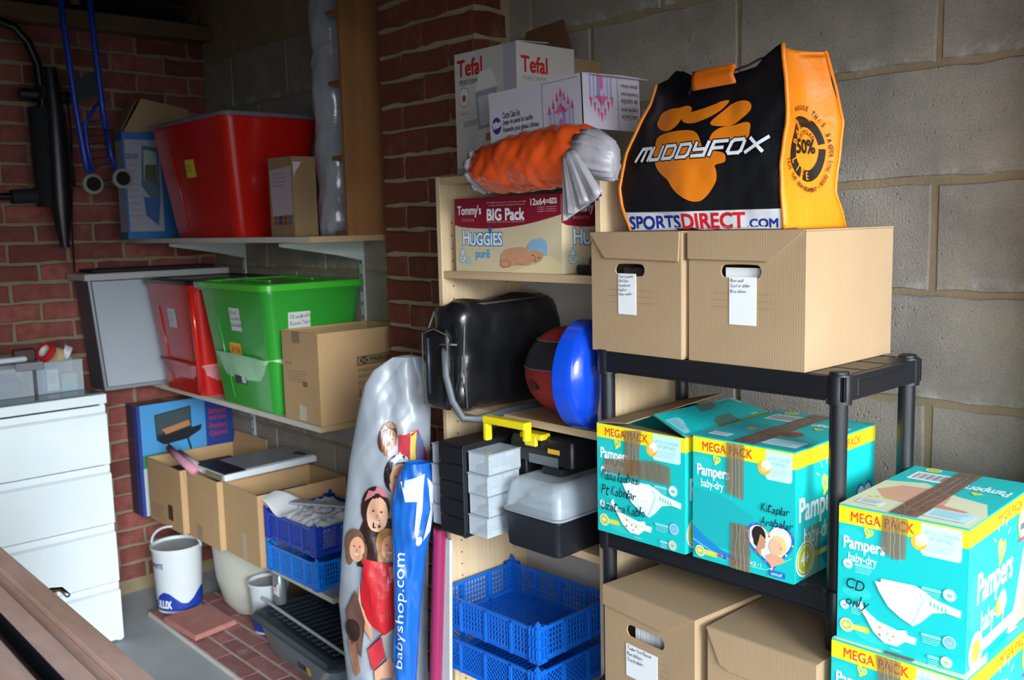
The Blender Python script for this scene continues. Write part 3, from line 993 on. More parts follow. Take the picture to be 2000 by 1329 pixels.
def diaper(c):
    c.poly([(0.31, 0.50), (0.36, 0.495), (0.36, 0.47), (0.62, 0.46), (0.70, 0.485), (0.76, 0.52), (0.97, 0.56), (0.965, 0.61), (0.86, 0.60), (0.76, 0.625), (0.68, 0.71), (0.62, 0.755), (0.52, 0.72), (0.42, 0.66), (0.35, 0.57)], '#e4f1f5')
    c.poly([(0.44, 0.49), (0.66, 0.50), (0.68, 0.55), (0.61, 0.70), (0.50, 0.66), (0.42, 0.56)], '#f6fafb')
    for k in range(4):
        c.line([(0.40 + 0.03 * k, 0.60 + 0.025 * k), (0.50 + 0.02 * k, 0.625 + 0.025 * k), (0.61 - 0.005 * k, 0.62 + 0.03 * k)], 0.005, '#b9d8e4')
    c.line([(0.66, 0.50), (0.69, 0.56), (0.63, 0.70), (0.60, 0.75)], 0.012, '#a9d6e6')
    for k in range(5):
        c.rect(0.74 + k * 0.028, 0.545 + 0.006 * k, 0.752 + k * 0.028, 0.58 + 0.006 * k, '#5fc0a6')
    c.poly([(0.17, 0.70), (0.20, 0.665), (0.23, 0.72), (0.34, 0.785), (0.50, 0.815), (0.57, 0.80), (0.58, 0.83), (0.65, 0.835), (0.64, 0.885), (0.56, 0.885), (0.50, 0.935), (0.40, 0.935), (0.31, 0.875), (0.25, 0.79)], '#f4f8f8')
    c.line([(0.31, 0.80), (0.42, 0.85), (0.56, 0.85)], 0.012, '#bfe6cc')
    for k, (a, b_) in enumerate(((0.36, 0.83), (0.42, 0.865), (0.36, 0.885), (0.47, 0.87), (0.44, 0.905))):
        c.disc(a, b_, 0.013, ('#e8a23a', '#8fc7e0', '#d96a5a')[k % 3], 6)

def front_print(c, kind, hand=None, tapes=()):
    c.rect(0, 0, 1, 1, TEAL)
    # soft leaf shapes
    c.poly(circ(0.16, 0.62, 0.12, 16, 0.05), '#2cc6c4'); c.poly(circ(0.30, 0.9, 0.16, 16, 0.07), '#2cc6c4'); c.poly(circ(0.1, 0.2, 0.1, 16, 0.06), '#24c2c0')
    c.rect(0, 0, 1, 0.125, YEL)
    c.text('MEGA PACK', 0.10, 0.03, 0.60, 0.10, RED_, bold=0.035)
    hours_tag(c, 0.655 if kind == 'diaper' else 0.73, 0.012, 0.955 if kind == 'diaper' else 0.975, 0.235)
    logo(c, 0.048, 0.215)
    if kind == 'diaper':
        icon(c, 0.085, 0.42, 0.042, 1); icon(c, 0.065, 0.735, 0.038, 1, label_w=0.1)
        size_badge(c, 0.085, 0.885, 0.058)
        icon(c, 0.88, 0.47, 0.05, -1); icon(c, 0.89, 0.80, 0.05, -1, inner='#7fb0d8'); icon(c, 0.875, 0.945, 0.045, -1, inner='#e8c890', label_w=0.09)
        diaper(c)
        c.text('Pampers', 0.45, 0.955, 0.54, 0.972, PALE)
    else:
        # fading dotted field, wave and heart photo
        c.poly([(0, 0.42), (0, 0.78), (0.2, 0.86), (0.6, 0.87), (0.62, 0.55), (0.3, 0.44)], '#1badb0')
        rr = random.Random(5)
        c.poly([(0, 0.72), (0.12, 0.80), (0.30, 0.88), (0.55, 0.93), (0.55, 0.95), (0.3, 0.94), (0.0, 0.90)], '#1c86c8')
        c.line([(0.0, 0.845), (0.2, 0.91), (0.5, 0.955), (0.75, 0.94), (0.98, 0.80)], 0.007, '#8fe0e0')
        H = heart(0.78, 0.735, 0.50, 0.45, n=36, lean=-0.12)
        c.poly(H, '#2a6fc0')
        c.poly(heart(0.78, 0.73, 0.44, 0.39, n=36, lean=-0.12), '#dcebe6')
        for i in range(0, 36, 2):
            x, y = H[i]; x = 0.78 + (x - 0.78) * 0.945; y = 0.735 + (y - 0.735) * 0.94
            c.disc(x, y, 0.011, ('#e0505a', '#e8c23a', '#ffffff', '#c060c0')[(i // 2) % 4], 6)
        # dark-haired mother left, fair baby right
        c.poly(circ(0.675, 0.68, 0.066, 18, 0.07), '#2a201c'); c.poly([(0.62, 0.70), (0.63, 0.76), (0.68, 0.79), (0.70, 0.74)], '#2a201c')
        c.poly([(0.69, 0.67), (0.725, 0.69), (0.748, 0.725), (0.735, 0.735), (0.742, 0.75), (0.73, 0.775), (0.70, 0.79), (0.70, 0.85), (0.65, 0.80), (0.67, 0.74)], '#c98f6c')
        c.poly(circ(0.865, 0.725, 0.075, 18, 0.075), '#ecc88a'); c.poly(circ(0.835, 0.745, 0.062, 18, 0.065), '#e8b592')
        c.poly([(0.74, 0.83), (0.80, 0.80), (0.90, 0.81), (0.93, 0.84), (0.80, 0.91)], '#e0a583'); c.disc(0.885, 0.745, 0.014, '#d89a78', 10)
        for i in range(5):
            x = 0.29 + i * 0.055; y = 0.905 + i * 0.008; col = ('#d04060', '#7040b0', '#e07a30', '#c03a4a', '#e8b030')[i]
            c.disc(x, y, 0.009, col, 8); c.poly([(x - 0.015, y + 0.012), (x + 0.015, y + 0.012), (x + 0.010, y + 0.035), (x - 0.010, y + 0.035)], col)
        c.text('1 PACK = 1', 0.56, 0.90, 0.70, 0.935, WH)
        c.rrect(0.78, 0.93, 0.93, 0.975, '#1c6fc0', r=0.3); c.text('unicef', 0.80, 0.938, 0.90, 0.966, WH)
        size_badge(c, 0.085, 0.93, 0.052, True, 0.18)
    for tp in tapes:
        tape(c, tp)
        us = [p[0] for p in tp]; vs_ = [p[1] for p in tp]
        if max(vs_) - min(vs_) > 0.2:
            wrinkles(c, min(us), min(vs_), max(us), max(vs_), 3, int(us[0] * 100))
    if hand:
        words, u0, v0, u1, v1 = hand
        c.script(words, u0, v0, u1, v1, '#10202c', 0.002)

def side_print(c, kind, tp=None):
    c.rect(0, 0, 1, 1, TEAL)
    c.poly(circ(0.14, 0.55, 0.13, 16, 0.2), '#28c4c2')
    c.rect(0, 0, 1, 0.125, YEL)
    c.text('MEGA PACK', 0.42, 0.035, 0.80, 0.10, RED_, bold=0.03)
    if kind == 'photo':
        logo(c, 0.05, 0.36, 1.45, True)
        c.poly(heart(0.86, 0.56, 0.24, 0.34), '#2a6fc0'); c.poly(heart(0.86, 0.56, 0.20, 0.28), '#dfeeea')
        c.poly([(0.66, 0.80), (0.70, 0.62), (0.76, 0.56), (0.82, 0.62), (0.86, 0.80), (0.9, 0.95), (0.7, 0.95)], '#6a4a36')
        c.disc(0.75, 0.60, 0.05, '#c9906c')
        c.poly([(0.25, 0.80), (0.6, 0.70), (1, 0.78), (1, 1), (0.4, 1)], '#1c7fc0')
        size_badge(c, 0.12, 0.84, 0.11, True, 0.5)
    else:
        c.poly([(0.98, 0.25), (0.86, 0.4), (0.80, 0.6), (0.74, 0.8), (0.62, 1.0), (1, 1)], '#e6bda4')
        c.poly([(1, 0.3), (0.92, 0.45), (0.9, 0.7), (0.80, 1.0), (1, 1)], '#d89f86')
        logo(c, 0.14, 0.36, 1.6, True)
        c.poly(circ(0.50, 0.72, 0.09, 18, 0.08), '#f0b43a'); c.disc(0.52, 0.70, 0.06, '#f6ead8'); c.disc(0.49, 0.74, 0.035, '#f0c88a')
        c.rrect(0.2, 0.86, 0.75, 0.95, '#d9dfae', r=0.5); c.disc(0.14, 0.90, 0.10, '#d6e2b0'); c.disc(0.14, 0.90, 0.085, '#f0f6f4'); c.disc(0.14, 0.90, 0.06, '#c7cf3a')
        c.disc(0.84, 0.20, 0.11, '#f0d84a'); c.disc(0.84, 0.22, 0.085, '#fbf6e8'); c.rect(0.77, 0.22, 0.91, 0.27, '#5f6a80')
        c.rrect(0.75, 0.33, 0.93, 0.36, '#e0506a', r=0.4)
    if tp:
        tape(c, tp, a=0.4)

def top_print(c, kind):
    # as read from the front: baby, labels, barcode near the back
    c.rect(0, 0, 1, 1, TEAL)
    if kind == 'photo':
        c.poly([(0, 1), (0, 0.62), (0.25, 0.45), (0.6, 0.5), (1, 0.7), (1, 1)], '#2aa9b0')
        c.poly(circ(0.55, 0.62, 0.2, 18, 0.12), '#b98a72'); c.poly(circ(0.66, 0.62, 0.1, 16, 0.08), '#7a5a48')
        c.disc(0.26, 0.62, 0.05, '#e89a50')
    else:
        c.poly([(0, 1), (0, 0.42), (0.3, 0.34), (0.65, 0.5), (0.9, 0.55), (1, 0.75), (1, 1)], '#d8dcb8')
        c.poly([(0.05, 0.62), (0.18, 0.46), (0.42, 0.44), (0.62, 0.55), (0.66, 0.74), (0.45, 0.80), (0.2, 0.76)], '#d7a48a')
        c.poly([(0.42, 0.78), (0.62, 0.70), (0.86, 0.74), (0.80, 0.86), (0.55, 0.88)], '#c98f74')
        for i in range(4):
            c.disc(0.10 + i * 0.05, 0.78 - i * 0.02, 0.02, '#c7cf3a', 8)
    c.rrect(0.10, 0.12, 0.48, 0.30, '#eef2f2', r=0.05)
    for i in range(16):
        c.rect(0.13 + i * 0.02, 0.15, 0.13 + i * 0.02 + (0.006 if i % 3 else 0.011), 0.27, '#3a4448')
    c.disc(0.20, 0.055, 0.07, '#e6ecb0'); c.disc(0.20, 0.055, 0.055, '#c7cf3a')
    c.text('Pampers', 0.58, 0.22, 0.95, 0.36, '#d6f2f2', bold=0.03, flip=True)
    c.poly(heart(0.74, 0.40, 0.10, 0.07), '#e8d83a')
    c.rrect(0.62, 0.78, 0.95, 0.94, '#bfe3e6', r=0.06); c.lines(0.65, 0.80, 0.92, 0.92, 5, '#5fb8c0', 0.3)
    c.rrect(0.08, 0.84, 0.28, 0.93, '#dfe8ea', r=0.04); c.lines(0.10, 0.85, 0.26, 0.92, 3, '#7a8a90', 0.4)

TEALM = plain('teal_printed_card', '#12bdbb', 0.4, var=0.02)
def diaper_box(label, loc, rz, w, d, h, kind, hand, tapes, sidekind, sidetape=None, closed=True, top='diaper', toptape=True):
    t = thing('diaper_box', label, 'box', loc, rz)
    th = 0.004
    b = MB()
    b.box(0, 0, 0, w, th, h); b.box(0, d - th, 0, w, d, h); b.box(0, th, 0, th, d - th, h); b.box(w - th, th, 0, w, d - th, h); b.box(th, th, 0, w - th, d - th, th)
    b.build('body', TEALM, t, bevel=0.0008)
    c = face(w, d, h, 'front'); front_print(c, kind, hand, tapes); c.build(t, 'print')
    c = face(w, d, h, 'right'); side_print(c, sidekind, sidetape); c.build(t, 'print')
    c = face(w, d, h, 'left'); c.rect(0, 0, 1, 1, TEAL); c.rect(0, 0, 1, 0.125, YEL); c.build(t, 'print')
    if closed:
        for k, (a, e) in enumerate(((0.0, w / 2 - 0.0006), (w / 2 + 0.0006, w))):
            b = MB(); b.box(a, 0.0003, h, e, d - 0.0003, h + 0.0025)
            f = b.build('top_flap', TEALM, t)
        c = Canvas((0, d, h + 0.0025), (w, 0, 0), (0, -d, 0)); top_print(c, top)
        if toptape:
            tape(c, [(0.40, 0.0), (0.40, 1.0), (0.62, 1.0), (0.60, 0.0)], col='#7a5a48', a=0.8)
            wrinkles(c, 0.42, 0.1, 0.58, 0.9, 2, 3)
        c.build(t, 'print')
    return t

P2 = diaper_box('teal diaper box with heart photo of mother and baby on the rack', (3.036, -0.486, 0.9305), 1.5, 0.212, 0.300, 0.235, 'photo',
    (['Kitaplar', 'Arabalar'], 0.70, 0.41, 0.985, 0.62), [[(0.355, 0.0), (0.36, 0.40), (0.53, 0.435), (0.535, 0.0)], [(0.40, 0.63), (0.40, 1.0), (0.60, 1.0), (0.595, 0.63)]], 'photo',
    [(0.12, 0.66), (0.16, 0.60), (0.30, 0.60), (0.30, 1.0), (0.12, 1.0)], top='photo')
P1 = diaper_box('opened teal diaper box with crossed brown tape on the rack', (2.798, -0.494, 0.9305), 1.0, 0.222, 0.300, 0.228, 'diaper',
    (['Masa lambasi', 'Pt Kabnlar', 'Uzatma Kablo'], 0.07, 0.40, 0.50, 0.82), [[(0.34, 0.02), (0.35, 0.42), (0.50, 0.40), (0.54, 0.0)], [(0.10, 0.31), (0.10, 0.43), (0.86, 0.43), (0.86, 0.27), (0.70, 0.24)]], 'photo', closed=False)
# its flaps stand partly open
w1, d1, h1 = 0.222, 0.300, 0.228
b = MB(); b.slab([(0.0, 0.0, h1), (0.0, d1, h1 + 0.004), (0.105, d1, h1 + 0.030), (0.080, 0.0, h1 + 0.008)], (-0.3, 0, 1), 0.0025)
fl = b.build('top_flap', CARD2, P1, bevel=0.0006); fl['label'] = 'raised bare grey flap'
b = MB(); q = [(w1, 0.0, h1), (w1, d1, h1), (0.122, d1 + 0.004, h1 + 0.020), (0.098, 0.06, h1 + 0.018)]
b.slab(q, (0.35, 0, 1), 0.0025)
fl = b.build('top_flap', CARD, P1, bevel=0.0006); fl['label'] = 'lifted printed flap with labels'
nn = (Vector(q[1]) - Vector(q[0])).cross(Vector(q[2]) - Vector(q[1])).normalized()
def flapfn(u, v, w_):
    # u across from the free edge (0) to the hinge (1), v from back (0) to front (1)
    A = Vector(q[2]).lerp(Vector(q[3]), v); B = Vector(q[1]).lerp(Vector(q[0]), v)
    return A.lerp(B, u) + nn * (0.0027 + w_)
c = Canvas(fn=flapfn).asp(0.11, 0.3)
c.rect(0, 0, 1, 1, TEAL); c.rect(0.90, 0, 1.0, 1, YEL)
c.poly([(0, 0.62), (0.25, 0.48), (0.55, 0.5), (0.62, 0.72), (0.2, 0.9), (0, 0.95)], '#a88468')
c.poly([(0.1, 0.6), (0.4, 0.55), (0.5, 0.68), (0.2, 0.78)], '#8a644a')
c.text('Pampers', 0.1, 0.06, 0.85, 0.2, '#cfe8e8', bold=0.03, flip=True); c.rrect(0.0, 0.0, 0.3, 0.22, '#b8ccd0', r=0.05)
c.poly(heart(0.5, 0.26, 0.3, 0.09), '#e8d83a')
c.rrect(0.2, 0.66, 0.62, 0.80, '#c9dcd6', r=0.05); c.lines(0.25, 0.68, 0.6, 0.79, 5, '#6fb8b8', 0.3)
c.rrect(0.3, 0.82, 0.9, 0.97, '#8fd6e0', r=0.05); c.lines(0.35, 0.84, 0.85, 0.96, 5, '#3f9fb0', 0.3)
c.poly([(0.0, 0.28), (0.0, 0.50), (1, 0.62), (1, 0.36)], '#8c6a4c', rough=0.18, alpha=0.45)
c.build(P1, 'print')
b = MB(); b.slab([(0.01, 0.002, h1), (0.21, 0.002, h1 + 0.0), (0.125, 0.085, h1 - 0.014), (0.02, 0.075, h1 - 0.012)], (0, 0, -1), 0.002)
b.build('inner_flap', CARD2, P1)
b = MB(); b.box(0.01, 0.02, 0.10, 0.21, 0.29, 0.12); b.build('contents', DARK, P1)  # near-black sheet painting in the shade of the gap inside the box

P3 = diaper_box('upper teal diaper box of the floor stack beside the jamb pier, marked CD only', (3.343, -0.503, 0.8735), 3.2, 0.203, 0.312, 0.226, 'diaper',
    (['CD', 'only'], 0.08, 0.51, 0.33, 0.76), [[(0.36, 0.0), (0.355, 0.26), (0.47, 0.31), (0.55, 0.29), (0.565, 0.0)]], 'diaper')
P4 = diaper_box('lower teal diaper box of the floor stack beside the jamb pier', (3.339, -0.512, 0.6355), 1.5, 0.216, 0.330, 0.2345, 'diaper',
    None, [[(0.36, 0.0), (0.40, 0.30), (0.55, 0.30), (0.55, 0.0)]], 'diaper')
P5 = diaper_box('teal diaper box at the bottom of the floor stack, mostly below the frame', (3.337, -0.512, 0.3975), 0.5, 0.216, 0.330, 0.2345, 'diaper', None, [], 'diaper')
P6 = diaper_box('teal diaper box under the stack, hidden below the frame', (3.337, -0.512, 0.1595), 0.5, 0.216, 0.330, 0.2345, 'diaper', None, [], 'diaper')
t = thing('brown_carton', 'flat brown carton on the floor under the diaper boxes', 'box', (3.337, -0.51, 0.0), 0.5)
b = MB(); b.box(0, 0, 0, 0.216, 0.325, 0.1585); b.build('body', CARD, t, bevel=0.001)

# ------------------------------------------------------------ sports shop bag
bag = thing('shopping_bag', 'large black and orange woven shopping bag with a paw print on the file boxes', 'bag', (3.0, -0.35, 1.5515))
bag_inv = Vector((-3.0, 0.35, -1.550))
def ip(tab, x):
    if x <= tab[0][0]: return tab[0][1]
    for (a, fa_), (c_, fc_) in zip(tab, tab[1:]):
        if x <= c_: return fa_ + (fc_ - fa_) * (x - a) / (c_ - a)
    return tab[-1][1]
XL = [(1.548, 2.838), (1.60, 2.812), (1.635, 2.806), (1.70, 2.818), (1.76, 2.842), (1.80, 2.862), (1.87, 2.880)]
XR = [(1.548, 3.186), (1.60, 3.182), (1.66, 3.180), (1.73, 3.190), (1.80, 3.186), (1.87, 3.180)]
TOP = [(0, 1.838), (0.10, 1.843), (0.15, 1.857), (0.22, 1.853), (0.37, 1.833), (0.5, 1.828), (0.65, 1.830), (0.72, 1.833), (0.80, 1.836), (0.87, 1.851), (0.95, 1.862), (1, 1.868)]
def bagsurf(X, z, w_=0.0):
    xl, xr = ip(XL, z), ip(XR, z)
    u = min(1, max(0, (X - xl) / (xr - xl))); v = min(1, max(0, (z - 1.548) / 0.32))
    y = -0.425 - 0.022 * math.sin(PI * u) * math.sin(PI * min(1, v * 1.1)) + 0.05 * v * v * (1 - u) * (u < 2)
    y += 0.007 * noise.noise(Vector((X * 12, z * 8, 1.3))) + 0.0018 * noise.noise(Vector((X * 32, z * 26, 4.0)))
    y += 0.004 * math.sin((X * 0.8 + z) * 60) * max(0, v - 0.55)
    return Vector((X, y - w_, z)) + bag_inv
BAGB = plain('woven_black', '#121317', 0.34, var=0.1, bump=0.25, bscale=180, coat=0.15)
BAGO = plain('woven_orange', '#e98210', 0.42, var=0.06, bump=0.25, bscale=120, sss=0.0)
def front_fn(a, c_):
    z0 = 1.548
    x = 2.838 + (3.186 - 2.838) * a
    zt = ip(TOP, a)
    z = z0 + (zt - z0) * c_
    X = ip(XL, z) + (ip(XR, z) - ip(XL, z)) * a
    return bagsurf(X, z)
b = MB(); b.sheet(front_fn, 100, 84)
b.build('front_panel', BAGB, bag, smooth=True, solid=0.0012)
c = Canvas(fn=bagsurf, grid=0.006, base=0.0021, step=0.00016).asp(1, 1)
OR = '#e07a18'
bd = [(ip(XL, 1.549) + 0.002, 1.549)] + [(ip(XL, z) + 0.002, z) for z in (1.56, 1.575, 1.586)] + [(ip(XR, z) - 0.002, z) for z in (1.584, 1.57, 1.549)]
c.poly(bd, '#cfd2d8', rough=0.35)
c.text('SPORTS', 2.834, 1.577, 2.965, 1.5515, '#1c2f86', bold=0.06)
c.text('DIRECT', 2.971, 1.5795, 3.107, 1.5515, '#c81c26', bold=0.06)
c.text('.COM', 3.112, 1.567, 3.175, 1.5515, '#1c2f86', bold=0.06)
for k_ in ([(2.897, 1.758), (2.903, 1.773), (2.915, 1.779), (2.937, 1.782), (2.956, 1.781), (2.975, 1.783), (2.988, 1.778), (2.987, 1.769), (2.968, 1.76), (2.952, 1.745), (2.933, 1.739), (2.913, 1.743), (2.901, 1.75)],
    [(2.968, 1.759), (2.983, 1.768), (3.013, 1.772), (3.042, 1.778), (3.056, 1.782), (3.072, 1.782), (3.063, 1.77), (3.045, 1.759), (3.02, 1.751), (2.998, 1.748), (2.975, 1.751)],
    [(3.039, 1.744), (3.045, 1.751), (3.063, 1.764), (3.077, 1.774), (3.094, 1.778), (3.111, 1.777), (3.121, 1.77), (3.12, 1.759), (3.105, 1.747), (3.087, 1.737), (3.067, 1.736), (3.045, 1.739)],
    [(2.903, 1.719), (2.907, 1.729), (2.929, 1.735), (2.968, 1.737), (2.998, 1.734), (3.014, 1.725), (3.024, 1.705), (3.027, 1.7), (3.045, 1.694), (3.07, 1.688), (3.075, 1.679), (3.072, 1.671), (3.053, 1.667), (3.055, 1.657), (3.054, 1.639), (3.042, 1.622), (3.027, 1.608), (3.013, 1.602), (2.994, 1.604), (2.971, 1.616), (2.956, 1.629), (2.944, 1.645), (2.924, 1.658), (2.911, 1.671), (2.905, 1.687), (2.901, 1.697)],
    [(3.04, 1.712), (3.045, 1.725), (3.063, 1.734), (3.091, 1.736), (3.111, 1.739), (3.122, 1.736), (3.123, 1.724), (3.118, 1.711), (3.091, 1.71), (3.067, 1.709), (3.049, 1.709)]):
    c.poly(smooth_poly(k_), OR, rough=0.35)
GL = {'M': [[(0, 0), (0.12, 1), (0.85, 1), (1, 0.85), (1, 0)], [(0.52, 1), (0.52, 0)]],
      'U': [[(0, 1), (0, 0.12), (0.12, 0), (0.88, 0), (1, 0.12), (1, 1)]],
      'D': [[(0, 0), (0, 1), (0.82, 1), (1, 0.82), (1, 0.18), (0.82, 0), (0, 0)]],
      'Y': [[(0, 1), (0, 0.5), (1, 0.5)], [(1, 1), (1, 0), (0, 0)]],
      'F': [[(0, 0), (0, 1), (1, 1)], [(0, 0.5), (0.85, 0.5)]],
      'O': [[(0.15, 0), (0, 0.15), (0, 0.85), (0.15, 1), (0.85, 1), (1, 0.85), (1, 0.15), (0.85, 0), (0.15, 0)]],
      'X': [[(0, 0), (1, 1)], [(0, 1), (1, 0)]]}
def blockword(c, word, x0, x1, zb, zt, t, col):
    n = len(word); adv = (x1 - x0) / n; wd = adv * 0.70
    for i, ch in enumerate(word):
        f = 1.25 if ch in 'MX' else 1
        for st in GL[ch]:
            P = [(x0 + i * adv + p * wd * f + (q - 0.5) * 0.011, zb + q * (zt - zb)) for p, q in st]
            for a_, b_ in zip(P, P[1:]):
                d = Vector(b_) - Vector(a_); d = d.normalized() * t * 0.42
                c.line([(a_[0] - d.x, a_[1] - d.y), (b_[0] + d.x, b_[1] + d.y)], t, col, rough=0.35, flat=True)
                c.k -= 1
    c.k += 1
blockword(c, 'MUDDYFOX', 2.858, 3.158, 1.6865, 1.7095, 0.0105, '#0c0c10')
blockword(c, 'MUDDYFOX', 2.858, 3.158, 1.6865, 1.7095, 0.0062, '#dfe1e6')
c.build(bag)
# right gusset
GF = lambda z: bagsurf(ip(XR, z), z) - bag_inv
def gus(a, c_, w_=0.0):
    zt = 1.868
    z = 1.548 + (zt - 1.548) * c_
    p = GF(z)
    yb = ip([(1.548, -0.245), (1.61, -0.285), (1.74, -0.262), (1.80, -0.29), (1.868, -0.33)], z)
    X = p.x + (3.205 - p.x) * a - 0.020 * math.sin(PI * a) * min(1, max(0, (c_ - 0.1) * 2)) * (1 if c_ < 0.6 else 1.3)
    X += 0.004 * noise.noise(Vector((a * 3, z * 18, 7)))
    zz = z - (0.010 * a if c_ > 0.97 else 0)
    return Vector((X + w_, p.y + (yb - p.y) * a, zz)) + bag_inv
b = MB(); b.sheet(lambda a, c_: gus(a, c_), 14, 44)
b.build('side_gusset', BAGO, bag, smooth=True, solid=0.0012)
b = MB()
b.sheet(lambda a, c_: Vector((3.205 + (2.88 - 3.205) * a, ip([(1.548, -0.245), (1.61, -0.285), (1.74, -0.262), (1.868, -0.33)], 1.548 + 0.31 * c_) + 0.02 * a, 1.548 + (0.31 - 0.03 * math.sin(PI * a)) * c_)) + bag_inv, 16, 16)
b.sheet(lambda a, c_: (GF(1.549) * 0) + bag_inv + Vector((2.84 + 0.35 * a, -0.42 + 0.17 * c_, 1.5492)), 4, 4)
b.build('back_panel', BAGB, bag, smooth=True, solid=0.0012)
b = MB(); b.sheet(lambda a, c_: Vector((ip(XL, 1.549 + 0.285 * c_) + 0.03 * math.sin(PI * a), -0.425 + 0.05 * c_ * c_ + (0.17 - 0.06 * c_) * a, 1.549 + 0.285 * c_)) + bag_inv, 8, 20)
b.build('side_gusset', BAGO, bag, smooth=True, solid=0.0012)
for fn_, lab in ((lambda z: bagsurf(ip(XR, z) + 0.001, z, 0.001), 'a'), (lambda z: bagsurf(ip(XL, z) - 0.002, z, 0.0), 'b')):
    b = MB(); zt = 1.866 if lab == 'a' else 1.838
    b.tube([fn_(1.549 + (zt - 1.549) * i / 30) for i in range(31)], 0.0042, 6)
    b.build('piping', BAGO, bag, smooth=True)
b = MB(); b.tube([gus(1.0, i / 30) for i in range(31)], 0.0035, 6); b.build('piping', BAGO, bag, smooth=True)
# print on the gusset, laid out in (y, z)
def gfn(yy, z, w_):
    p = GF(z); yb = ip([(1.548, -0.245), (1.61, -0.285), (1.74, -0.262), (1.80, -0.29), (1.868, -0.33)], z)
    a = (yy - p.y) / (yb - p.y)
    return gus(a, (z - 1.548) / 0.32, w_)
c = Canvas(fn=gfn, grid=0.008, base=0.0016, step=0.00008).asp(1, 1)
def ring(cx, cz, r0, r1, a0, a1, k=1.25, n=14):
    return [(cx + r1 * math.cos(math.radians(a0 + (a1 - a0) * i / n)), cz + k * r1 * math.sin(math.radians(a0 + (a1 - a0) * i / n))) for i in range(n + 1)] + \
           [(cx + r0 * math.cos(math.radians(a1 - (a1 - a0) * i / n)), cz + k * r0 * math.sin(math.radians(a1 - (a1 - a0) * i / n))) for i in range(n + 1)]
CY, CZ = -0.350, 1.690
for a0, a1 in ((10, 120), (130, 240), (250, 360)):
    c.poly(ring(CY, CZ, 0.031, 0.047, a0, a1), '#1c1208')
c.text('50%', CY - 0.028, CZ + 0.016, CY + 0.022, CZ - 0.008, '#1c1208', bold=0.05)
for s_, r_, a0, da, h_ in (('BAG', 0.039, 165, -20, 0.011), ('LIFE', 0.039, 205, 20, 0.011), ('RECYCLED', 0.024, 145, -15, 0.006), ('REUSE THIS BAG', 0.059, 108, -8, 0.0068), ('SAVE THE ENVIRONMENT - REUSE THIS BAG', 0.059, 195, 4.6, 0.0062)):
    for i, ch in enumerate(s_):
        if ch == ' ': continue
        a = math.radians(a0 + da * i)
        x, z = CY + r_ * math.cos(a) * 0.95, CZ + r_ * 1.25 * math.sin(a)
        col = '#e98210' if r_ == 0.039 else '#1c1208'
        text_mesh(ch)
        wc, hc = (h_ * 0.5 * min(1.0, ASP[ch]), h_ * 0.6) if ch != '-' else (h_ * 0.35, h_ * 0.1)
        rot_ = a - PI / 2 if da < 0 else a + PI / 2
        c.text(ch, -wc, hc, wc, -hc, col, bold=0.03, fn2=lambda u, v, x=x, z=z, r=rot_: (x + u * math.cos(r) - v * math.sin(r), z + u * math.sin(r) + v * math.cos(r)))
c.build(bag)
# handle: black webbing with an orange grip
hp = [(2.965, -0.400, 1.790), (2.968, -0.398, 1.822), (2.985, -0.405, 1.846), (3.02, -0.408, 1.852), (3.06, -0.408, 1.853), (3.085, -0.405, 1.862), (3.105, -0.395, 1.868), (3.125, -0.385, 1.85), (3.12, -0.39, 1.81)]
hp = [(2.990, -0.437, 1.80), (3.000, -0.434, 1.826), (3.02, -0.430, 1.833), (3.05, -0.430, 1.833), (3.09, -0.430, 1.834), (3.108, -0.42, 1.840), (3.12, -0.405, 1.850), (3.135, -0.40, 1.853), (3.15, -0.41, 1.84)]
b = MB(); b.tube([Vector(p) + bag_inv for p in hp], 0.007, 8, flat=0.3)
b.build('handle', plain('black_webbing', '#111114', 0.7), bag, smooth=True)
b = MB()
b.sheet(lambda a, c_: Vector((3.010 + 0.092 * a, -0.452 - 0.004 * math.sin(PI * c_) + 0.003 * a * math.sin(c_ * 9), 1.838 - 0.034 * c_ + 0.003 * a)) + bag_inv, 10, 8)
b.build('grip', plain('grip_orange', '#dc6a14', 0.35, var=0.1, bump=0.4, bscale=60), bag, smooth=True, solid=0.002)

# ------------------------------------------------------------ beech bookcase
BX0, BX1, BY0, BY1, BZ = 2.200, 2.757, -0.430, -0.160, 1.690
t = thing('bookcase', 'pale beech bookcase left of the black rack', 'bookcase', (BX0, BY0, 0))
Wb, Db = BX1 - BX0, BY1 - BY0
for x in (0, Wb - 0.016):
    b = MB(); b.box(x, 0, 0, x + 0.016, Db, BZ)
    p = b.build('side_panel', BEECH, t, bevel=0.0008)
    c = MB()
    xi = 0.0161 if x == 0 else x - 0.0007
    for i in range(44):
        z = 0.2 + i * 0.032
        for yy in (0.035, Db - 0.05):
            c.tube([(xi, yy, z), (xi + 0.0006, yy, z)], 0.0022, 6)
    q = c.build('pin_hole', DARK, p); q['kind'] = 'stuff'
b = MB(); b.box(0.016, 0.0, BZ - 0.018, Wb - 0.016, Db, BZ - 0.001); b.build('top_board', BEECHH, t, bevel=0.0008)
b = MB(); b.box(0.0, Db, 0.03, Wb, Db + 0.003, BZ); b.build('back_board', plain('grey_white_back', '#b4aea6', 0.6), t)
b = MB(); b.tube([(Wb + 0.0002, 0.03, BZ - 0.010), (Wb + 0.0012, 0.03, BZ - 0.010)], 0.004, 10); b.build('screw_hole', DARK, t)  # near-black disc painting the shade inside a screw hole
SH = [1.456, 1.117, 0.838, 0.452, 0.06]
for z in SH:
    b = MB(); b.box(0.0165, 0.004, z - 0.018, Wb - 0.0165, Db, z); b.build('shelf', BEECHH, t, bevel=0.0008)

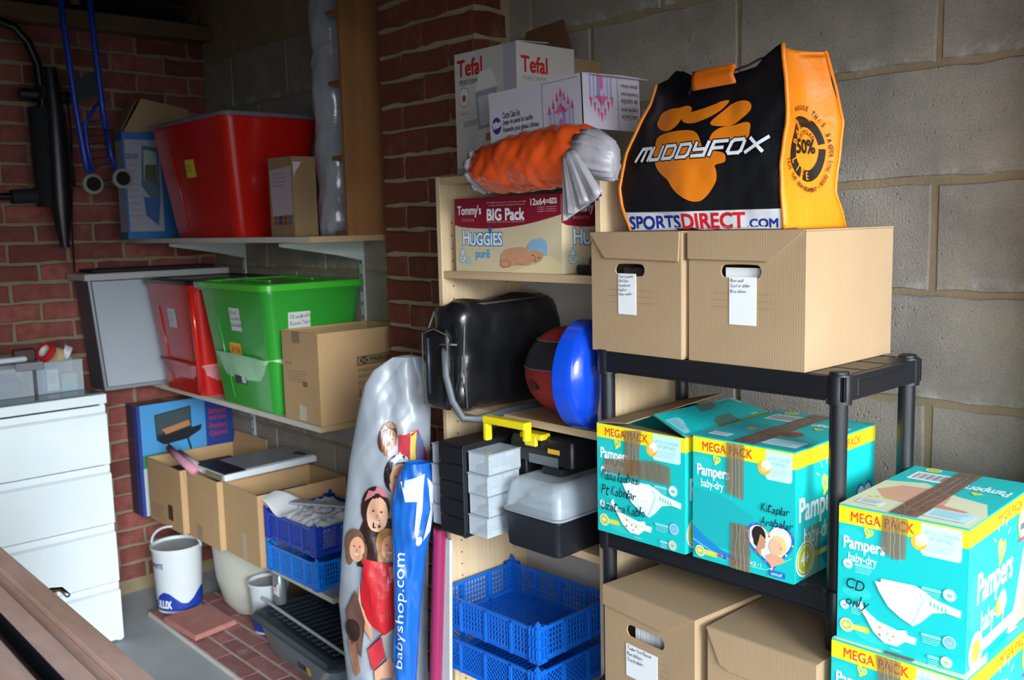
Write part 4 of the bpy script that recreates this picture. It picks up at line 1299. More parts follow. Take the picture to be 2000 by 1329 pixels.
# nappy carton
t = thing('nappy_carton', 'cream and dark red nappy carton on the top bookcase shelf', 'box', (2.252, -0.412, 1.4565), 0)
w, d, h = 0.372, 0.235, 0.178
b = MB(); b.box(0, 0, 0, w, d, h - 0.002); b.build('body', plain('cream_card', '#cdbb9a', 0.5), t, bevel=0.001)
for a, e in ((0, d / 2 - 0.0007), (d / 2 + 0.0007, d)):
    b = MB(); b.box(0, a, h - 0.002, w, e, h); b.build('top_flap', plain('dark_red_card', '#7a1628', 0.5), t)
def nappy(c, full=True, s=1.0):
    c.rect(0, 0, 1, 1, '#d8c8a4')
    c.poly([(0, 0), (0, 0.36)] + [(i / 16, 0.36 + 0.06 * math.sin(i / 16 * PI * 1.0) - 0.12 * (i / 16) ** 2 + 0.02) for i in range(1, 16)] + [(1, 0.26), (1, 0)], '#8e1830')
    c.text("Tommy's", 0.03 * s, 0.10, 0.27 * s, 0.26, WH, bold=0.03)
    c.text('BIG Pack', 0.33 * s, 0.16, 0.68 * s, 0.31, WH, bold=0.06)
    c.text('HUGGIES will donate to Tommy\'s, the baby', 0.33 * s, 0.065, 0.70 * s, 0.09, '#e8c8c8'); c.text('charity, with each purchase of this pack', 0.35 * s, 0.10, 0.69 * s, 0.125, '#e8c8c8')
    c.text('Helping to give babies', 0.07 * s, 0.28, 0.2 * s, 0.295, '#e8c8c8'); c.text('the best start in life', 0.08 * s, 0.30, 0.2 * s, 0.315, '#e8c8c8')
    if full:
        c.text('12x64=', 0.74, 0.05, 0.90, 0.13, WH, bold=0.05); c.rrect(0.905, 0.05, 0.965, 0.12, WH, r=0.1); c.text('768', 0.912, 0.062, 0.958, 0.108, '#8e1830', bold=0.04)
        for i in range(3): c.text('Huggies / Confezioni', 0.80, 0.15 + i * 0.027, 0.96, 0.168 + i * 0.027, '#e8c8c8')
        c.text('Eine Format / Pacco Risparmio / Pack Economico', 0.33, 0.325, 0.68, 0.345, '#e8c8c8')
    for col, bo in (('#1c4f8c', 0.16), ('#5fb0e0', 0.10), (WH, 0.03)):
        c.text('H', 0.085 * s, 0.44, 0.145 * s, 0.63, col, bold=bo * 0.75); c.text('UGGIES', 0.155 * s, 0.48, 0.47 * s, 0.64, col, bold=bo)
    c.text('pure', 0.21 * s, 0.735, 0.35 * s, 0.845, '#4fa4dc', bold=0.05)
    c.poly(circ(0.335 * s, 0.71, 0.02, 12, 0.012), '#4fa4dc')
    for k in range(5):
        c.line([(0.36 * s, 0.455), (0.36 * s + 0.02 * math.cos(-0.4 - k * 0.6), 0.445 + 0.05 * math.sin(-0.4 - k * 0.6))], 0.007, '#2f6fb0')
    c.disc(0.36 * s, 0.46, 0.012, '#2f6fb0')
    c.poly([(0.075 * s, 0.66), (0.115 * s, 0.82), (0.10 * s, 0.87), (0.075 * s, 0.885), (0.05 * s, 0.87), (0.035 * s, 0.82)], '#7fb4d0')
    c.poly([(0.075 * s, 0.69), (0.108 * s, 0.82), (0.095 * s, 0.86), (0.075 * s, 0.87), (0.055 * s, 0.86), (0.042 * s, 0.82)], '#e2e4d8')
    c.lines(0.055 * s, 0.77, 0.10 * s, 0.86, 4, '#3f6f90', 0.35)
    for q in ((0.125, 0.86), (0.145, 0.83), (0.15, 0.87)): c.poly(circ(q[0] * s, q[1], 0.018, 10, 0.035), '#a9c4cc')
    if full:
        # sleeping newborn in a knitted hat
        sk, sk2 = '#cc9672', '#b07a58'
        c.poly([(0.86, 0.76), (0.93, 0.80), (1, 0.86), (1, 1), (0.55, 1), (0.62, 0.95), (0.78, 0.88)], '#e6d4a6')
        c.poly([(0.45, 0.86), (0.46, 0.76), (0.50, 0.70), (0.56, 0.675), (0.64, 0.665), (0.72, 0.68), (0.74, 0.75), (0.72, 0.86), (0.66, 0.90), (0.58, 0.905), (0.54, 0.93), (0.47, 0.94)], sk)
        c.poly([(0.46, 0.84), (0.52, 0.83), (0.555, 0.88), (0.54, 0.93), (0.47, 0.94), (0.45, 0.90)], sk2)
        c.poly([(0.47, 0.85), (0.515, 0.845), (0.54, 0.88), (0.53, 0.92), (0.475, 0.925), (0.46, 0.89)], sk)
        c.line([(0.60, 0.82), (0.60, 0.88), (0.68, 0.89), (0.74, 0.87)], 0.006, sk2)
        c.poly(circ(0.775, 0.76, 0.072, 20, 0.105), sk)
        c.poly([(0.70, 0.72), (0.715, 0.63), (0.76, 0.565), (0.83, 0.55), (0.875, 0.59), (0.885, 0.68), (0.875, 0.78), (0.83, 0.73), (0.77, 0.695)], '#8cb8d4')
        for k in range(5): c.line([(0.725 + k * 0.03, 0.70 - 0.005 * k), (0.75 + k * 0.025, 0.60 - 0.006 * k)], 0.004, '#74a2c0')
        c.line([(0.745, 0.765), (0.765, 0.772)], 0.006, '#5a3626'); c.line([(0.80, 0.80), (0.82, 0.80)], 0.006, '#5a3626'); c.line([(0.765, 0.83), (0.785, 0.838)], 0.007, '#a8503f')
        c.disc(0.775, 0.80, 0.008, sk2, 8)
        c.poly(circ(0.70, 0.87, 0.035, 12, 0.03), sk)
c = face(w, d, h, 'front'); nappy(c); c.build(t)
c = face(w, d, h, 'right'); nappy(c, False, 1.9); c.build(t)
t = thing('small_camera_case', 'small black gadget beside the nappy carton, with a red dot', 'case', (2.672, -0.405, 1.4565), -10)
b = MB(); b.lathe([(0.0, 0.0), (0.024, 0.0), (0.026, 0.01), (0.024, 0.035), (0.016, 0.043), (0.0, 0.045)], (0.03, 0.03, 0), 16); b.build('body', BLKPL, t, smooth=40)
b = MB(); b.box(-0.018, 0.0, 0.0, 0.03, 0.03, 0.022); b.build('grip', BLKPL, t, bevel=0.006, seg=2)
b = MB(); b.tube([(0.04, 0.004, 0.02), (0.042, 0.001, 0.02)], 0.004, 8); b.build('button', ink('#b02a22'), t)

# black leather holdall (its end with the zip pocket faces out)
LEA = plain('worn_black_leather', '#17171a', 0.30, var=0.35, scale=14, bump=0.5, bscale=26, coat=0.3)
t = thing('holdall', 'worn black leather holdall bag hanging over the bookcase shelf edge', 'bag', (2.305, -0.330, 1.1175), 3)
def softbox(w, d, h, r, nz, amp, seed, tw=0.0, nx=10, ny=18):
    mb = MB()
    rings = []
    K = 16
    for i in range(K + 1):
        q = i / K
        z = h * q
        inset = r * (1 - math.sqrt(max(0, 1 - (1 - min(1, q / 0.16)) ** 2))) + r * 1.1 * (1 - math.sqrt(max(0, 1 - (1 - min(1, (1 - q) / 0.2)) ** 2)))
        ring = []
        for p in rrect(w - 2 * inset, d - 2 * inset, 0.03, 8):
            # subdivide implicitly with noise
            ring.append(p)
        # densify
        dense = []
        for a_, b_ in zip(ring, ring[1:] + ring[:1]):
            n = max(1, int((b_ - a_).length / 0.018))
            for k in range(n): dense.append(a_.lerp(b_, k / n))
        rings.append((dense, z))
    N_ = 96
    out = []
    for dense, z in rings:
        L = [0]
        for a_, b_ in zip(dense, dense[1:] + dense[:1]): L.append(L[-1] + (b_ - a_).length)
        rs = []
        for k in range(N_):
            s_ = L[-1] * k / N_
            j = max(i for i in range(len(dense)) if L[i] <= s_ + 1e-9)
            a_, b_ = dense[j], dense[(j + 1) % len(dense)]
            f = (s_ - L[j]) / max(1e-9, L[j + 1] - L[j])
            p = a_.lerp(b_, f)
            v = Vector((p.x, p.y, z))
            nn_ = Vector((p.x / w, p.y / d, 0)).normalized()
            v += nn_ * (amp * noise.noise(Vector((p.x * nz, p.y * nz, z * nz + seed))) + amp * 0.5 * noise.noise(Vector((p.x * nz * 3, p.y * nz * 3, z * nz * 3 + seed))))
            if q: v.z += 0
            v.z += amp * 0.8 * noise.noise(Vector((p.x * 9, p.y * 9, seed))) * (z / h) ** 2
            rs.append(v)
        out.append(rs)
    mb.loft(out)
    return mb
softbox(0.125, 0.36, 0.270, 0.036, 8, 0.022, 3.1).build('body', LEA, t, smooth=50)
softbox(0.095, 0.03, 0.20, 0.02, 12, 0.004, 9.0)
b = MB(); b.T = Matrix.Translation((-0.004, -0.192, 0.012)); sb = softbox(0.088, 0.030, 0.195, 0.010, 12, 0.003, 5.0); b.v = [b.T @ p for p in sb.v]; b.f = sb.f; b.m = sb.m
b.build('end_pocket', LEA, t, smooth=50)
PIPE = plain('worn_piping', '#4a4744', 0.5, var=0.4, scale=60)
def pp(L, r=0.0028, m=PIPE, nm='piping'):
    b = MB(); b.tube(L, r, 6); return b.build(nm, m, t, smooth=True)
pp([(0.062, -0.165, 0.012), (0.066, -0.172, 0.08), (0.065, -0.174, 0.15), (0.063, -0.168, 0.21), (0.050, -0.160, 0.245), (0.030, -0.150, 0.259)])
pp([(-0.052, -0.176, 0.02), (-0.058, -0.182, 0.1), (-0.056, -0.180, 0.2), (-0.04, -0.172, 0.245)])
pp([(0.045, -0.205, 0.02), (0.046, -0.209, 0.1), (0.044, -0.208, 0.195), (0.0, -0.210, 0.208), (-0.045, -0.208, 0.195), (-0.047, -0.208, 0.1), (-0.046, -0.205, 0.02)], 0.0022)
pp([(0.045, -0.15, 0.261), (0.05, -0.05, 0.262), (0.048, 0.06, 0.264), (0.04, 0.15, 0.262)], 0.0025)
pp([(-0.022, -0.2095, 0.05), (-0.022, -0.2110, 0.185)], 0.004, plain('zip_tape', '#26313c', 0.4), 'zipper')
STR = plain('grey_strap', '#3c4248', 0.5, var=0.2)
b = MB()
L = [(0.030, -0.203, 0.165), (0.040, -0.212, 0.155), (0.045, -0.215, 0.10), (0.062, -0.212, 0.04), (0.085, -0.20, 0.0), (0.105, -0.17, -0.004), (0.12, -0.10, 0.004), (0.125, -0.03, 0.006), (0.13, 0.05, 0.004)]
for a_, b_ in zip(L, L[1:]):
    pass
b.tube(L, 0.009, 8, flat=0.28)
b.build('strap', STR, t, smooth=True)
pp([(0.018, -0.209, 0.172), (0.060, -0.19, 0.172)], 0.003)

# ball
t = thing('ball', 'red and charcoal rubber sports ball with triangle emblem on the shelf', 'ball', (2.552, -0.322, 1.1175 + 0.106), 0)
def ball_mesh(r):
    b = MB(); nu, nv = 48, 24
    vs = []; fs = []
    for j in range(nv + 1):
        for i in range(nu):
            th, ph = PI * j / nv, 2 * PI * i / nu
            vs.append(Vector((r * math.sin(th) * math.cos(ph), r * math.sin(th) * math.sin(ph), r * math.cos(th))))
    b.v = vs
    for j in range(nv):
        for i in range(nu):
            f = [j * nu + i, (j + 1) * nu + i, (j + 1) * nu + (i + 1) % nu, j * nu + (i + 1) % nu]
            c_ = sum((vs[q] for q in f), Vector()) / 4
            b.f.append(f)
            z, y = c_.z / r, 0
            b.m.append(1 if (0.12 < z < 0.72 and c_.x - c_.y * 0.2 < 0.085) else 0)
    return b
b = ball_mesh(0.105); b.build('rubber_skin', [plain('red_rubber', '#a02c2a', 0.55, var=0.12, bump=0.4, bscale=300), plain('charcoal_rubber', '#2c2b2d', 0.6, bump=0.4, bscale=300)], t, smooth=True)
for z in (0.0126, 0.0756):
    b = MB(); rr_ = math.sqrt(0.1055 ** 2 - z * z); b.tube([(rr_ * math.cos(a * PI / 24), rr_ * math.sin(a * PI / 24), z) for a in range(48)], 0.0018, 6, closed=True)
    b.build('seam', plain('grey_seam', '#6e6a68', 0.6), t, smooth=True)
def ballfn(u, v, w_):
    # u east, v down around the direction that faces out and left
    az = math.radians(-104) + u / 0.105; el = -v / 0.105
    r = 0.105 + w_
    return Vector((r * math.cos(el) * math.cos(az), r * math.cos(el) * math.sin(az), r * math.sin(el)))
c = Canvas(fn=ballfn, grid=0.006, base=0.0008).asp(1, 1)
c.line([(0.0, -0.003), (0.030, 0.028), (0.0, 0.056)], 0.003, '#201818')
c.poly([(0.014, 0.012), (0.031, 0.028), (0.013, 0.040)], '#201818')
c.poly(ring(0.002, 0.026, 0.012, 0.0145, 0, 359, 1.0, 20), '#201818')
c.text('D', -0.004, 0.019, 0.008, 0.034, '#201818', bold=0.05)
c.build(t)

# blue bowl on its side
BLU = plain('blue_plastic', '#0c3cae', 0.22, var=0.05, coat=0.3)
ax = Matrix.Rotation(math.radians(90), 4, 'Y')
t = thing('washing_bowl', 'glossy blue round plastic bowl on its side beside the ball', 'bowl', (2.682, -0.413, 1.1175), 13)
b = MB()
prof = [(0.0, 0.062), (0.05, 0.061), (0.085, 0.054), (0.103, 0.042), (0.107, 0.034), (0.1185, 0.0335), (0.1195, 0.030), (0.1200, -0.004), (0.118, -0.006), (0.116, -0.004), (0.1155, 0.028), (0.104, 0.030), (0.082, 0.049), (0.05, 0.056), (0.0, 0.057)]
b.lathe(prof, (0, 0, 0.122), 56, axis=ax)
b.build('shell', BLU, t, smooth=35)
b = MB(); b.tube([(0.034, 0.1065 * math.cos(a * PI / 28), 0.122 + 0.1065 * math.sin(a * PI / 28)) for a in range(56)], 0.0016, 6, closed=True); b.build('rim_bead', BLU, t, smooth=True)

# organiser tool box
CLR = plain('clear_plastic', '#d4dee6', 0.14, var=0.02, alpha=0.32, spec=0.6)
CLR2 = plain('cloudy_plastic', '#c0ccd6', 0.26, var=0.03, alpha=0.45, spec=0.6)
YP = plain('yellow_plastic', '#e0c81c', 0.35, var=0.03)
t = thing('toolbox', 'black toolbox with yellow handle and stacked clear organiser trays', 'toolbox', (2.346, -0.560, 0.8385), 3)
b = MB()
for i in range(5):
    z = 0.004 + i * 0.043
    b.box(-0.001 if i % 2 else 0, -0.001, z, 0.086, 0.006, z + 0.040)
b.box(0.002, 0.004, 0, 0.084, 0.30, 0.010); b.box(0.002, 0.004, 0.205, 0.084, 0.30, 0.222); b.box(0.036, 0.004, 0, 0.050, 0.30, 0.22)
b.box(0.002, 0.290, 0, 0.084, 0.30, 0.22); b.box(0.078, 0.0, 0.0, 0.086, 0.012, 0.222); b.box(0.0, 0.0, 0.0, 0.006, 0.012, 0.222); b.box(0.0, 0.0, 0.216, 0.088, 0.06, 0.223)
b.build('frame', BLKPL, t, bevel=0.0015)
for sx, x0, x1 in ((1, 0.0875, 0.155), (-1, -0.042, -0.002)):
    for i in range(4):
        z = 0.010 + i * 0.0500
        yo = 0.012 + (0.004 if i % 2 else 0)
        b = MB()
        tt = 0.0018
        X0, X1, Y0, Y1, Z0, Z1 = x0, x1 - 0.002 * (3 - i), yo, yo + 0.105, z, z + 0.046
        b.box(X0, Y0, Z0, X1, Y1, Z0 + tt); b.box(X0, Y0, Z0, X1, Y0 + tt, Z1); b.box(X0, Y1 - tt, Z0, X1, Y1, Z1); b.box(X0, Y0, Z0, X0 + tt, Y1, Z1); b.box(X1 - tt, Y0, Z0, X1, Y1, Z1)
        tr = b.build('organiser_tray', CLR, t, bevel=0.002)
        b = MB(); b.box(X0 - 0.002, Y0 - 0.002, Z1, X1 + 0.003, Y1 + 0.002, Z1 + 0.003); b.box(X1 + 0.0005, Y0 + 0.05, Z1 - 0.012, X1 + 0.003, Y0 + 0.08, Z1); b.build('tray_lid', CLR2, tr, bevel=0.0015)
        b = MB()
        for k in range(3): b.box(X0 + 0.004, Y0 + 0.05 * (k + 1), Z0 + 0.003, X1 - 0.004, Y0 + 0.05 * (k + 1) + 0.001, Z1 - 0.004)
        b.box(X0 + 0.005, Y0 + 0.02, Z0 + 0.002, X1 - 0.006, Y1 - 0.03, Z0 + 0.012)
        b.build('contents', plain('fixings', '#7c8084', 0.5, var=0.4, scale=90), tr)
# the black tool compartment behind the trays
b = MB(); R = []
for z, iw in ((0.181, 0.0), (0.222, 0.0), (0.238, 0.010), (0.243, 0.024)):
    R.append([Vector((p.x, p.y, z)) for p in rrect(0.20 - iw, 0.15 - iw, 0.012, 4, 0.218, 0.195)])
b.loft(R); b.build('top_compartment', BLKPL, t, smooth=30)
b = MB(); b.box(0.09, 0.13, 0.0, 0.165, 0.27, 0.180); b.build('lower_body', BLKPL, t, bevel=0.003)
b = MB(); b.box(0.185, 0.118, 0.178, 0.275, 0.1195, 0.200); b.build('grey_label', plain('grey_label', '#5c6268', 0.4), t)
b = MB(); b.box(0.165, 0.108, 0.236, 0.235, 0.140, 0.250); b.box(0.182, 0.106, 0.220, 0.218, 0.116, 0.244); b.build('latch', YP, t, bevel=0.002)
b = MB(); b.box(0.078, 0.072, 0.222, 0.092, 0.092, 0.272); b.box(0.205, 0.075, 0.236, 0.219, 0.095, 0.272); b.box(0.078, 0.070, 0.264, 0.219, 0.096, 0.282)
b.build('handle', YP, t, bevel=0.004, seg=2)
b = MB(); b.box(0.245, 0.118, 0.208, 0.280, 0.1195, 0.219); b.build('badge', ink('#d8a828'), t)

# tackle box with cloudy lid
t = thing('tackle_box', 'black box with a cloudy clear lid, overhanging the shelf by the blue crates', 'toolbox', (2.520, -0.516, 0.8385), 2)
w, d = 0.176, 0.30
b = MB(); R = []
for z, g in ((0, 0.010), (0.004, 0.006), (0.075, 0.0), (0.080, -0.003), (0.084, -0.003), (0.084, 0.001), (0.006, 0.009)):
    R.append([Vector((p.x, p.y, z)) for p in rrect(w - 2 * g, d - 2 * g, 0.014, 5, w / 2, d / 2)])
b.loft(R); b.build('base', BLKPL, t, smooth=35)
b = MB(); R = []
for z, g in ((0.0845, -0.004), (0.089, -0.004), (0.090, 0.0), (0.125, 0.004), (0.148, 0.010), (0.158, 0.020), (0.160, 0.030)):
    R.append([Vector((p.x, p.y, z)) for p in rrect(w - 2 * g, d - 2 * g, 0.022, 6, w / 2, d / 2)])
b.loft(R, cap=False)
b.add(R[-1], [list(range(len(R[-1])))])
b.build('lid', CLR2, t, smooth=35)
b = MB(); b.box(w / 2 - 0.03, d / 2 - 0.065, 0.160, w / 2 - 0.02, d / 2 + 0.065, 0.176); b.box(w / 2 + 0.02, d / 2 - 0.065, 0.160, w / 2 + 0.03, d / 2 + 0.065, 0.176)
b.box(w / 2 - 0.03, d / 2 - 0.075, 0.160, w / 2 + 0.03, d / 2 - 0.06, 0.178); b.box(w / 2 - 0.03, d / 2 + 0.06, 0.160, w / 2 + 0.03, d / 2 + 0.075, 0.178)
b.build('handle', BLKPL, t, bevel=0.003, seg=2)
b = MB(); b.box(0.02, 0.04, 0.088, 0.15, 0.26, 0.10); b.box(0.03, 0.06, 0.10, 0.09, 0.20, 0.118); b.box(0.1, 0.1, 0.10, 0.14, 0.24, 0.125); b.build('tray', plain('grey_tray', '#7b8288', 0.5, var=0.3, scale=30), t)
b = MB(); b.tube([(0.115, 0.0062, 0.117), (0.115, 0.0040, 0.117)], 0.003, 10); b.build('stud', BLKPL, t)

# ------------------------------------------------------------ ventilated crates
def crate(name, label, loc, rz, w, d, h, mat, patt='grid', group=None, posts=True):
    t = thing(name, label, 'crate', loc, rz, group)
    def wall(o, U, n, L, rail=0.006, patt=patt):
        mb = MB(); U = Vector(U); Zv = Vector((0, 0, 1)); nn_ = Vector(n); o = Vector(o)
        def bar(a, b_, z0, z1, th=0.0028, off=0.0):
            p = [o + U * a + Zv * z0, o + U * b_ + Zv * z0, o + U * b_ + nn_ * th + Zv * z0, o + U * a + nn_ * th + Zv * z0]
            q = [o + U * a + Zv * z1, o + U * b_ + Zv * z1, o + U * b_ + nn_ * th + Zv * z1, o + U * a + nn_ * th + Zv * z1]
            mb.hexa([x - nn_ * off for x in p] + [x - nn_ * off for x in q])
        bar(0, L, h - 0.012, h - 0.004, 0.006, 0.003); bar(0, L, 0.0, 0.012, 0.004)
        n_rib = max(2, round(L / 0.085))
        for i in range(n_rib + 1):
            a = L * i / n_rib
            bar(a - 0.004, a + 0.004, 0, h - 0.006, 0.007, 0.003)
        z0, z1 = 0.012, h - 0.012
        if patt == 'grid':
            nx = int(L / 0.0105)
            for i in range(nx):
                a = L * (i + 0.5) / nx; bar(a - 0.0016, a + 0.0016, z0, z1)
            for j in range(1, 5):
                z = z0 + (z1 - z0) * j / 5; bar(0, L, z - 0.0016, z + 0.0016)
        else:
            st = 0.013; hh = z1 - z0
            m = int((L + hh) / st)
            for s_ in (1, -1):
                for i in range(m):
                    a0 = -hh + i * st if s_ > 0 else i * st
                    a1 = a0 + hh * s_
                    A, B = (a0, z0), (a1, z1)
                    # clip to [0, L]
                    def cl(A, B):
                        (x0, y0), (x1, y1) = A, B
                        pts = []
                        for lim in (0, L):
                            pass
                        tmin, tmax = 0, 1
                        dx = x1 - x0
                        t0, t1 = (0 - x0) / dx, (L - x0) / dx
                        if t0 > t1: t0, t1 = t1, t0
                        tmin, tmax = max(0, t0), min(1, t1)
                        if tmin >= tmax: return None
                        return (x0 + dx * tmin, y0 + (y1 - y0) * tmin), (x0 + dx * tmax, y0 + (y1 - y0) * tmax)
                    r = cl(A, B)
                    if not r: continue
                    (x0, y0), (x1, y1) = r
                    if abs(x1 - x0) < 0.003: continue
                    q = 0.0015
                    P = [(x0, y0 - q), (x0, y0 + q), (x1, y1 + q), (x1, y1 - q)]
                    p = [o + U * a + Zv * z for a, z in P]
                    mb.hexa(p + [x + nn_ * 0.0025 for x in p])
        return mb
    wall((0, 0, 0), (1, 0, 0), (0, 1, 0), w).build('side_wall', mat, t)
    wall((0, d, 0), (1, 0, 0), (0, -1, 0), w).build('side_wall', mat, t)
    wall((0, 0, 0), (0, 1, 0), (1, 0, 0), d).build('side_wall', mat, t)
    wall((w, 0, 0), (0, 1, 0), (-1, 0, 0), d).build('side_wall', mat, t)
    mb = MB()
    mb.box(0.01, 0.01, 0.0, w - 0.01, d - 0.01, 0.0015)
    nx, ny = int(w / 0.016), int(d / 0.016)
    for i in range(nx + 1): mb.box(w * i / nx - 0.0018, 0, 0.001, w * i / nx + 0.0018, d, 0.004)
    for i in range(ny + 1): mb.box(0, d * i / ny - 0.0018, 0.001, w, d * i / ny + 0.0018, 0.0045)
    mb.build('base', mat, t)
    for cx, cy, sx, sy in ((0, 0, 1, 1), (w, 0, -1, 1), (w, d, -1, -1), (0, d, 1, -1)):
        mb = MB()
        H = h + 0.010
        for (ax_, ay_) in ((1, 0), (0, 1)):
            # stepped corner wings
            wd = 0.026
            if ax_:
                x0, x1, y0, y1 = sorted((cx, cx + sx * wd)) + sorted((cy - sy * 0.006, cy + sy * 0.002))
                mb.box(x0, y0, 0, x1, y1, 0.010); mb.box(x0, y0, H - 0.014, x1 if sx > 0 else x1, y1, H - 0.008)
                for q in (0.0, 0.011, 0.022):
                    a = cx + sx * q; mb.box(min(a, a + sx * 0.004), y0, 0, max(a, a + sx * 0.004), y1, H - (0 if q == 0 else 0.008))
                for zz in (0.035, 0.06): mb.box(x0, y0, zz, x1, y1, zz + 0.005)
            else:
                x0, x1, y0, y1 = sorted((cx - sx * 0.006, cx + sx * 0.002)) + sorted((cy, cy + sy * wd))
                mb.box(x0, y0, 0, x1, y1, 0.010); mb.box(x0, y0, H - 0.014, x1, y1, H - 0.008)
                for q in (0.0, 0.011, 0.022):
                    a = cy + sy * q; mb.box(x0, min(a, a + sy * 0.004), 0, x1, max(a, a + sy * 0.004), H - (0 if q == 0 else 0.008))
                for zz in (0.035, 0.06): mb.box(x0, y0, zz, x1, y1, zz + 0.005)
        mb.box(min(cx, cx - sx * 0.005), min(cy, cy - sy * 0.005), 0, max(cx, cx - sx * 0.005), max(cy, cy - sy * 0.005), H + 0.006)
        mb.build('corner_post', mat, t)
    return t
CB = plain('crate_blue', '#0f62c8', 0.35, var=0.06)
CB2 = plain('crate_dark_blue', '#1c3aa8', 0.35, var=0.06)
CB3 = plain('crate_light_blue', '#0b76d8', 0.35, var=0.06)
crate('plastic_crate', 'lower empty blue ventilated crate on the bookcase shelf', (2.240, -0.502, 0.4525), 2.5, 0.355, 0.27, 0.088, CB, 'diamond', 'blue crates in the bookcase')
crate('plastic_crate', 'upper empty blue ventilated crate on the bookcase shelf', (2.243, -0.500, 0.5605), 2.5, 0.355, 0.27, 0.088, CB, 'grid', 'blue crates in the bookcase')

# ------------------------------------------------------------ on top of the bookcase
t = thing('blender_carton', 'white kitchen blender carton with red lettering standing on the bookcase', 'box', (2.158, -0.322, 1.6905), 0)
w, d, h = 0.234, 0.20, 0.314
TW = plain('white_card', '#bcb8b2', 0.55, var=0.05)
b = MB(); b.box(0, 0, 0, w, d, h); b.build('body', TW, t, bevel=0.001)
def tefal(c, side):
    c.rect(0, 0, 1, 1, '#bdb9b4')
    if side == 'front':
        c.text('Tefal', 0.05, 0.055, 0.46, 0.185, '#b8201e', bold=0.05)
        c.text('PERFORMA', 0.08, 0.215, 0.43, 0.255, '#5c5a60', bold=0.05)
        c.poly([(0.8, 0), (1, 0), (1, 0.4), (0.8, 0.4)], '#a6a0b0')
        c.poly(circ(0.15, 0.35, 0.085, 16, 0.08), '#8d8a8a'); c.poly(circ(0.15, 0.35, 0.075, 16, 0.07), '#d2cecb'); c.poly(circ(0.15, 0.36, 0.04, 10, 0.03), '#9a5a50')
        c.text('Blender', 0.1, 0.47, 0.22, 0.49, '#b04a44')
        # jug blender
        c.poly([(0.42, 0.17), (0.62, 0.165), (0.66, 0.23), (0.70, 0.30), (0.34, 0.32), (0.38, 0.24)], '#d2cecb')
        c.poly([(0.34, 0.33), (0.70, 0.31), (0.66, 0.60), (0.38, 0.63)], '#8e9094'); c.poly([(0.38, 0.37), (0.65, 0.35), (0.62, 0.58), (0.42, 0.60)], '#b4b6b8')
        c.line([(0.70, 0.33), (0.80, 0.35), (0.80, 0.45), (0.70, 0.50)], 0.03, '#b3b0ae')
        c.poly([(0.38, 0.63), (0.67, 0.60), (0.74, 0.82), (0.34, 0.86)], '#c6c2be'); c.poly([(0.5, 0.66), (0.62, 0.65), (0.61, 0.71), (0.5, 0.72)], '#a87038')
        c.poly([(0.13, 0.55), (0.38, 0.53), (0.37, 0.58), (0.14, 0.60)], '#9a9a9c')
        c.poly([(0.17, 0.68), (0.31, 0.67), (0.33, 0.9), (0.15, 0.92)], '#b0b2b4'); c.poly([(0.18, 0.80), (0.23, 0.80), (0.23, 0.88), (0.18, 0.88)], '#77797c'); c.poly([(0.26, 0.79), (0.31, 0.79), (0.31, 0.87), (0.26, 0.87)], '#77797c')
        c.rect(0, 0.92, 1, 1, '#8f8c90')
    else:
        c.text('Tefal', 0.08, 0.10, 0.52, 0.22, '#b8201e', bold=0.05); c.text('PERFORMA', 0.11, 0.25, 0.50, 0.285, '#77757a')
        c.poly(circ(0.22, 0.41, 0.085, 16, 0.08), '#7d84a0'); c.poly(circ(0.23, 0.43, 0.05, 12, 0.05), '#c2bfc2'); c.poly(circ(0.65, 0.44, 0.07, 16, 0.06), '#7d84a0'); c.poly(circ(0.65, 0.44, 0.045, 12, 0.04), '#d0ccc8')
        for i in range(8): c.rect(0.1, 0.55 + i * 0.03, 0.8, 0.556 + i * 0.03, '#8a8a8c')
c = face(w, d, h, 'front'); tefal(c, 'front'); c.build(t)
c = face(w, d, h, 'right'); tefal(c, 'right'); c.build(t)
b = MB(); b.slab([(0.0, 0.09, h), (0.234, 0.002, h), (0.234, 0.11, h + 0.006), (0.0, 0.198, h + 0.006)], (0, 0, 1), 0.002); b.build('top_flap', TW, t)
t = thing('kraft_carton', 'brown kraft carton flap standing behind the blender carton against the wall', 'box', (2.190, -0.118, 1.6905), 0)
b = MB(); b.box(0, 0, 0, 0.20, 0.10, 0.295); b.build('body', CARD2, t, bevel=0.001)
b = MB(); b.slab([(0.0, 0.0, 0.295), (0.198, 0.0, 0.295), (0.150, 0.012, 0.40), (0.01, 0.012, 0.39)], (0, 1, 0), 0.003); b.build('raised_flap', plain('dark_kraft', '#6e4a30', 0.85, var=0.1), t)

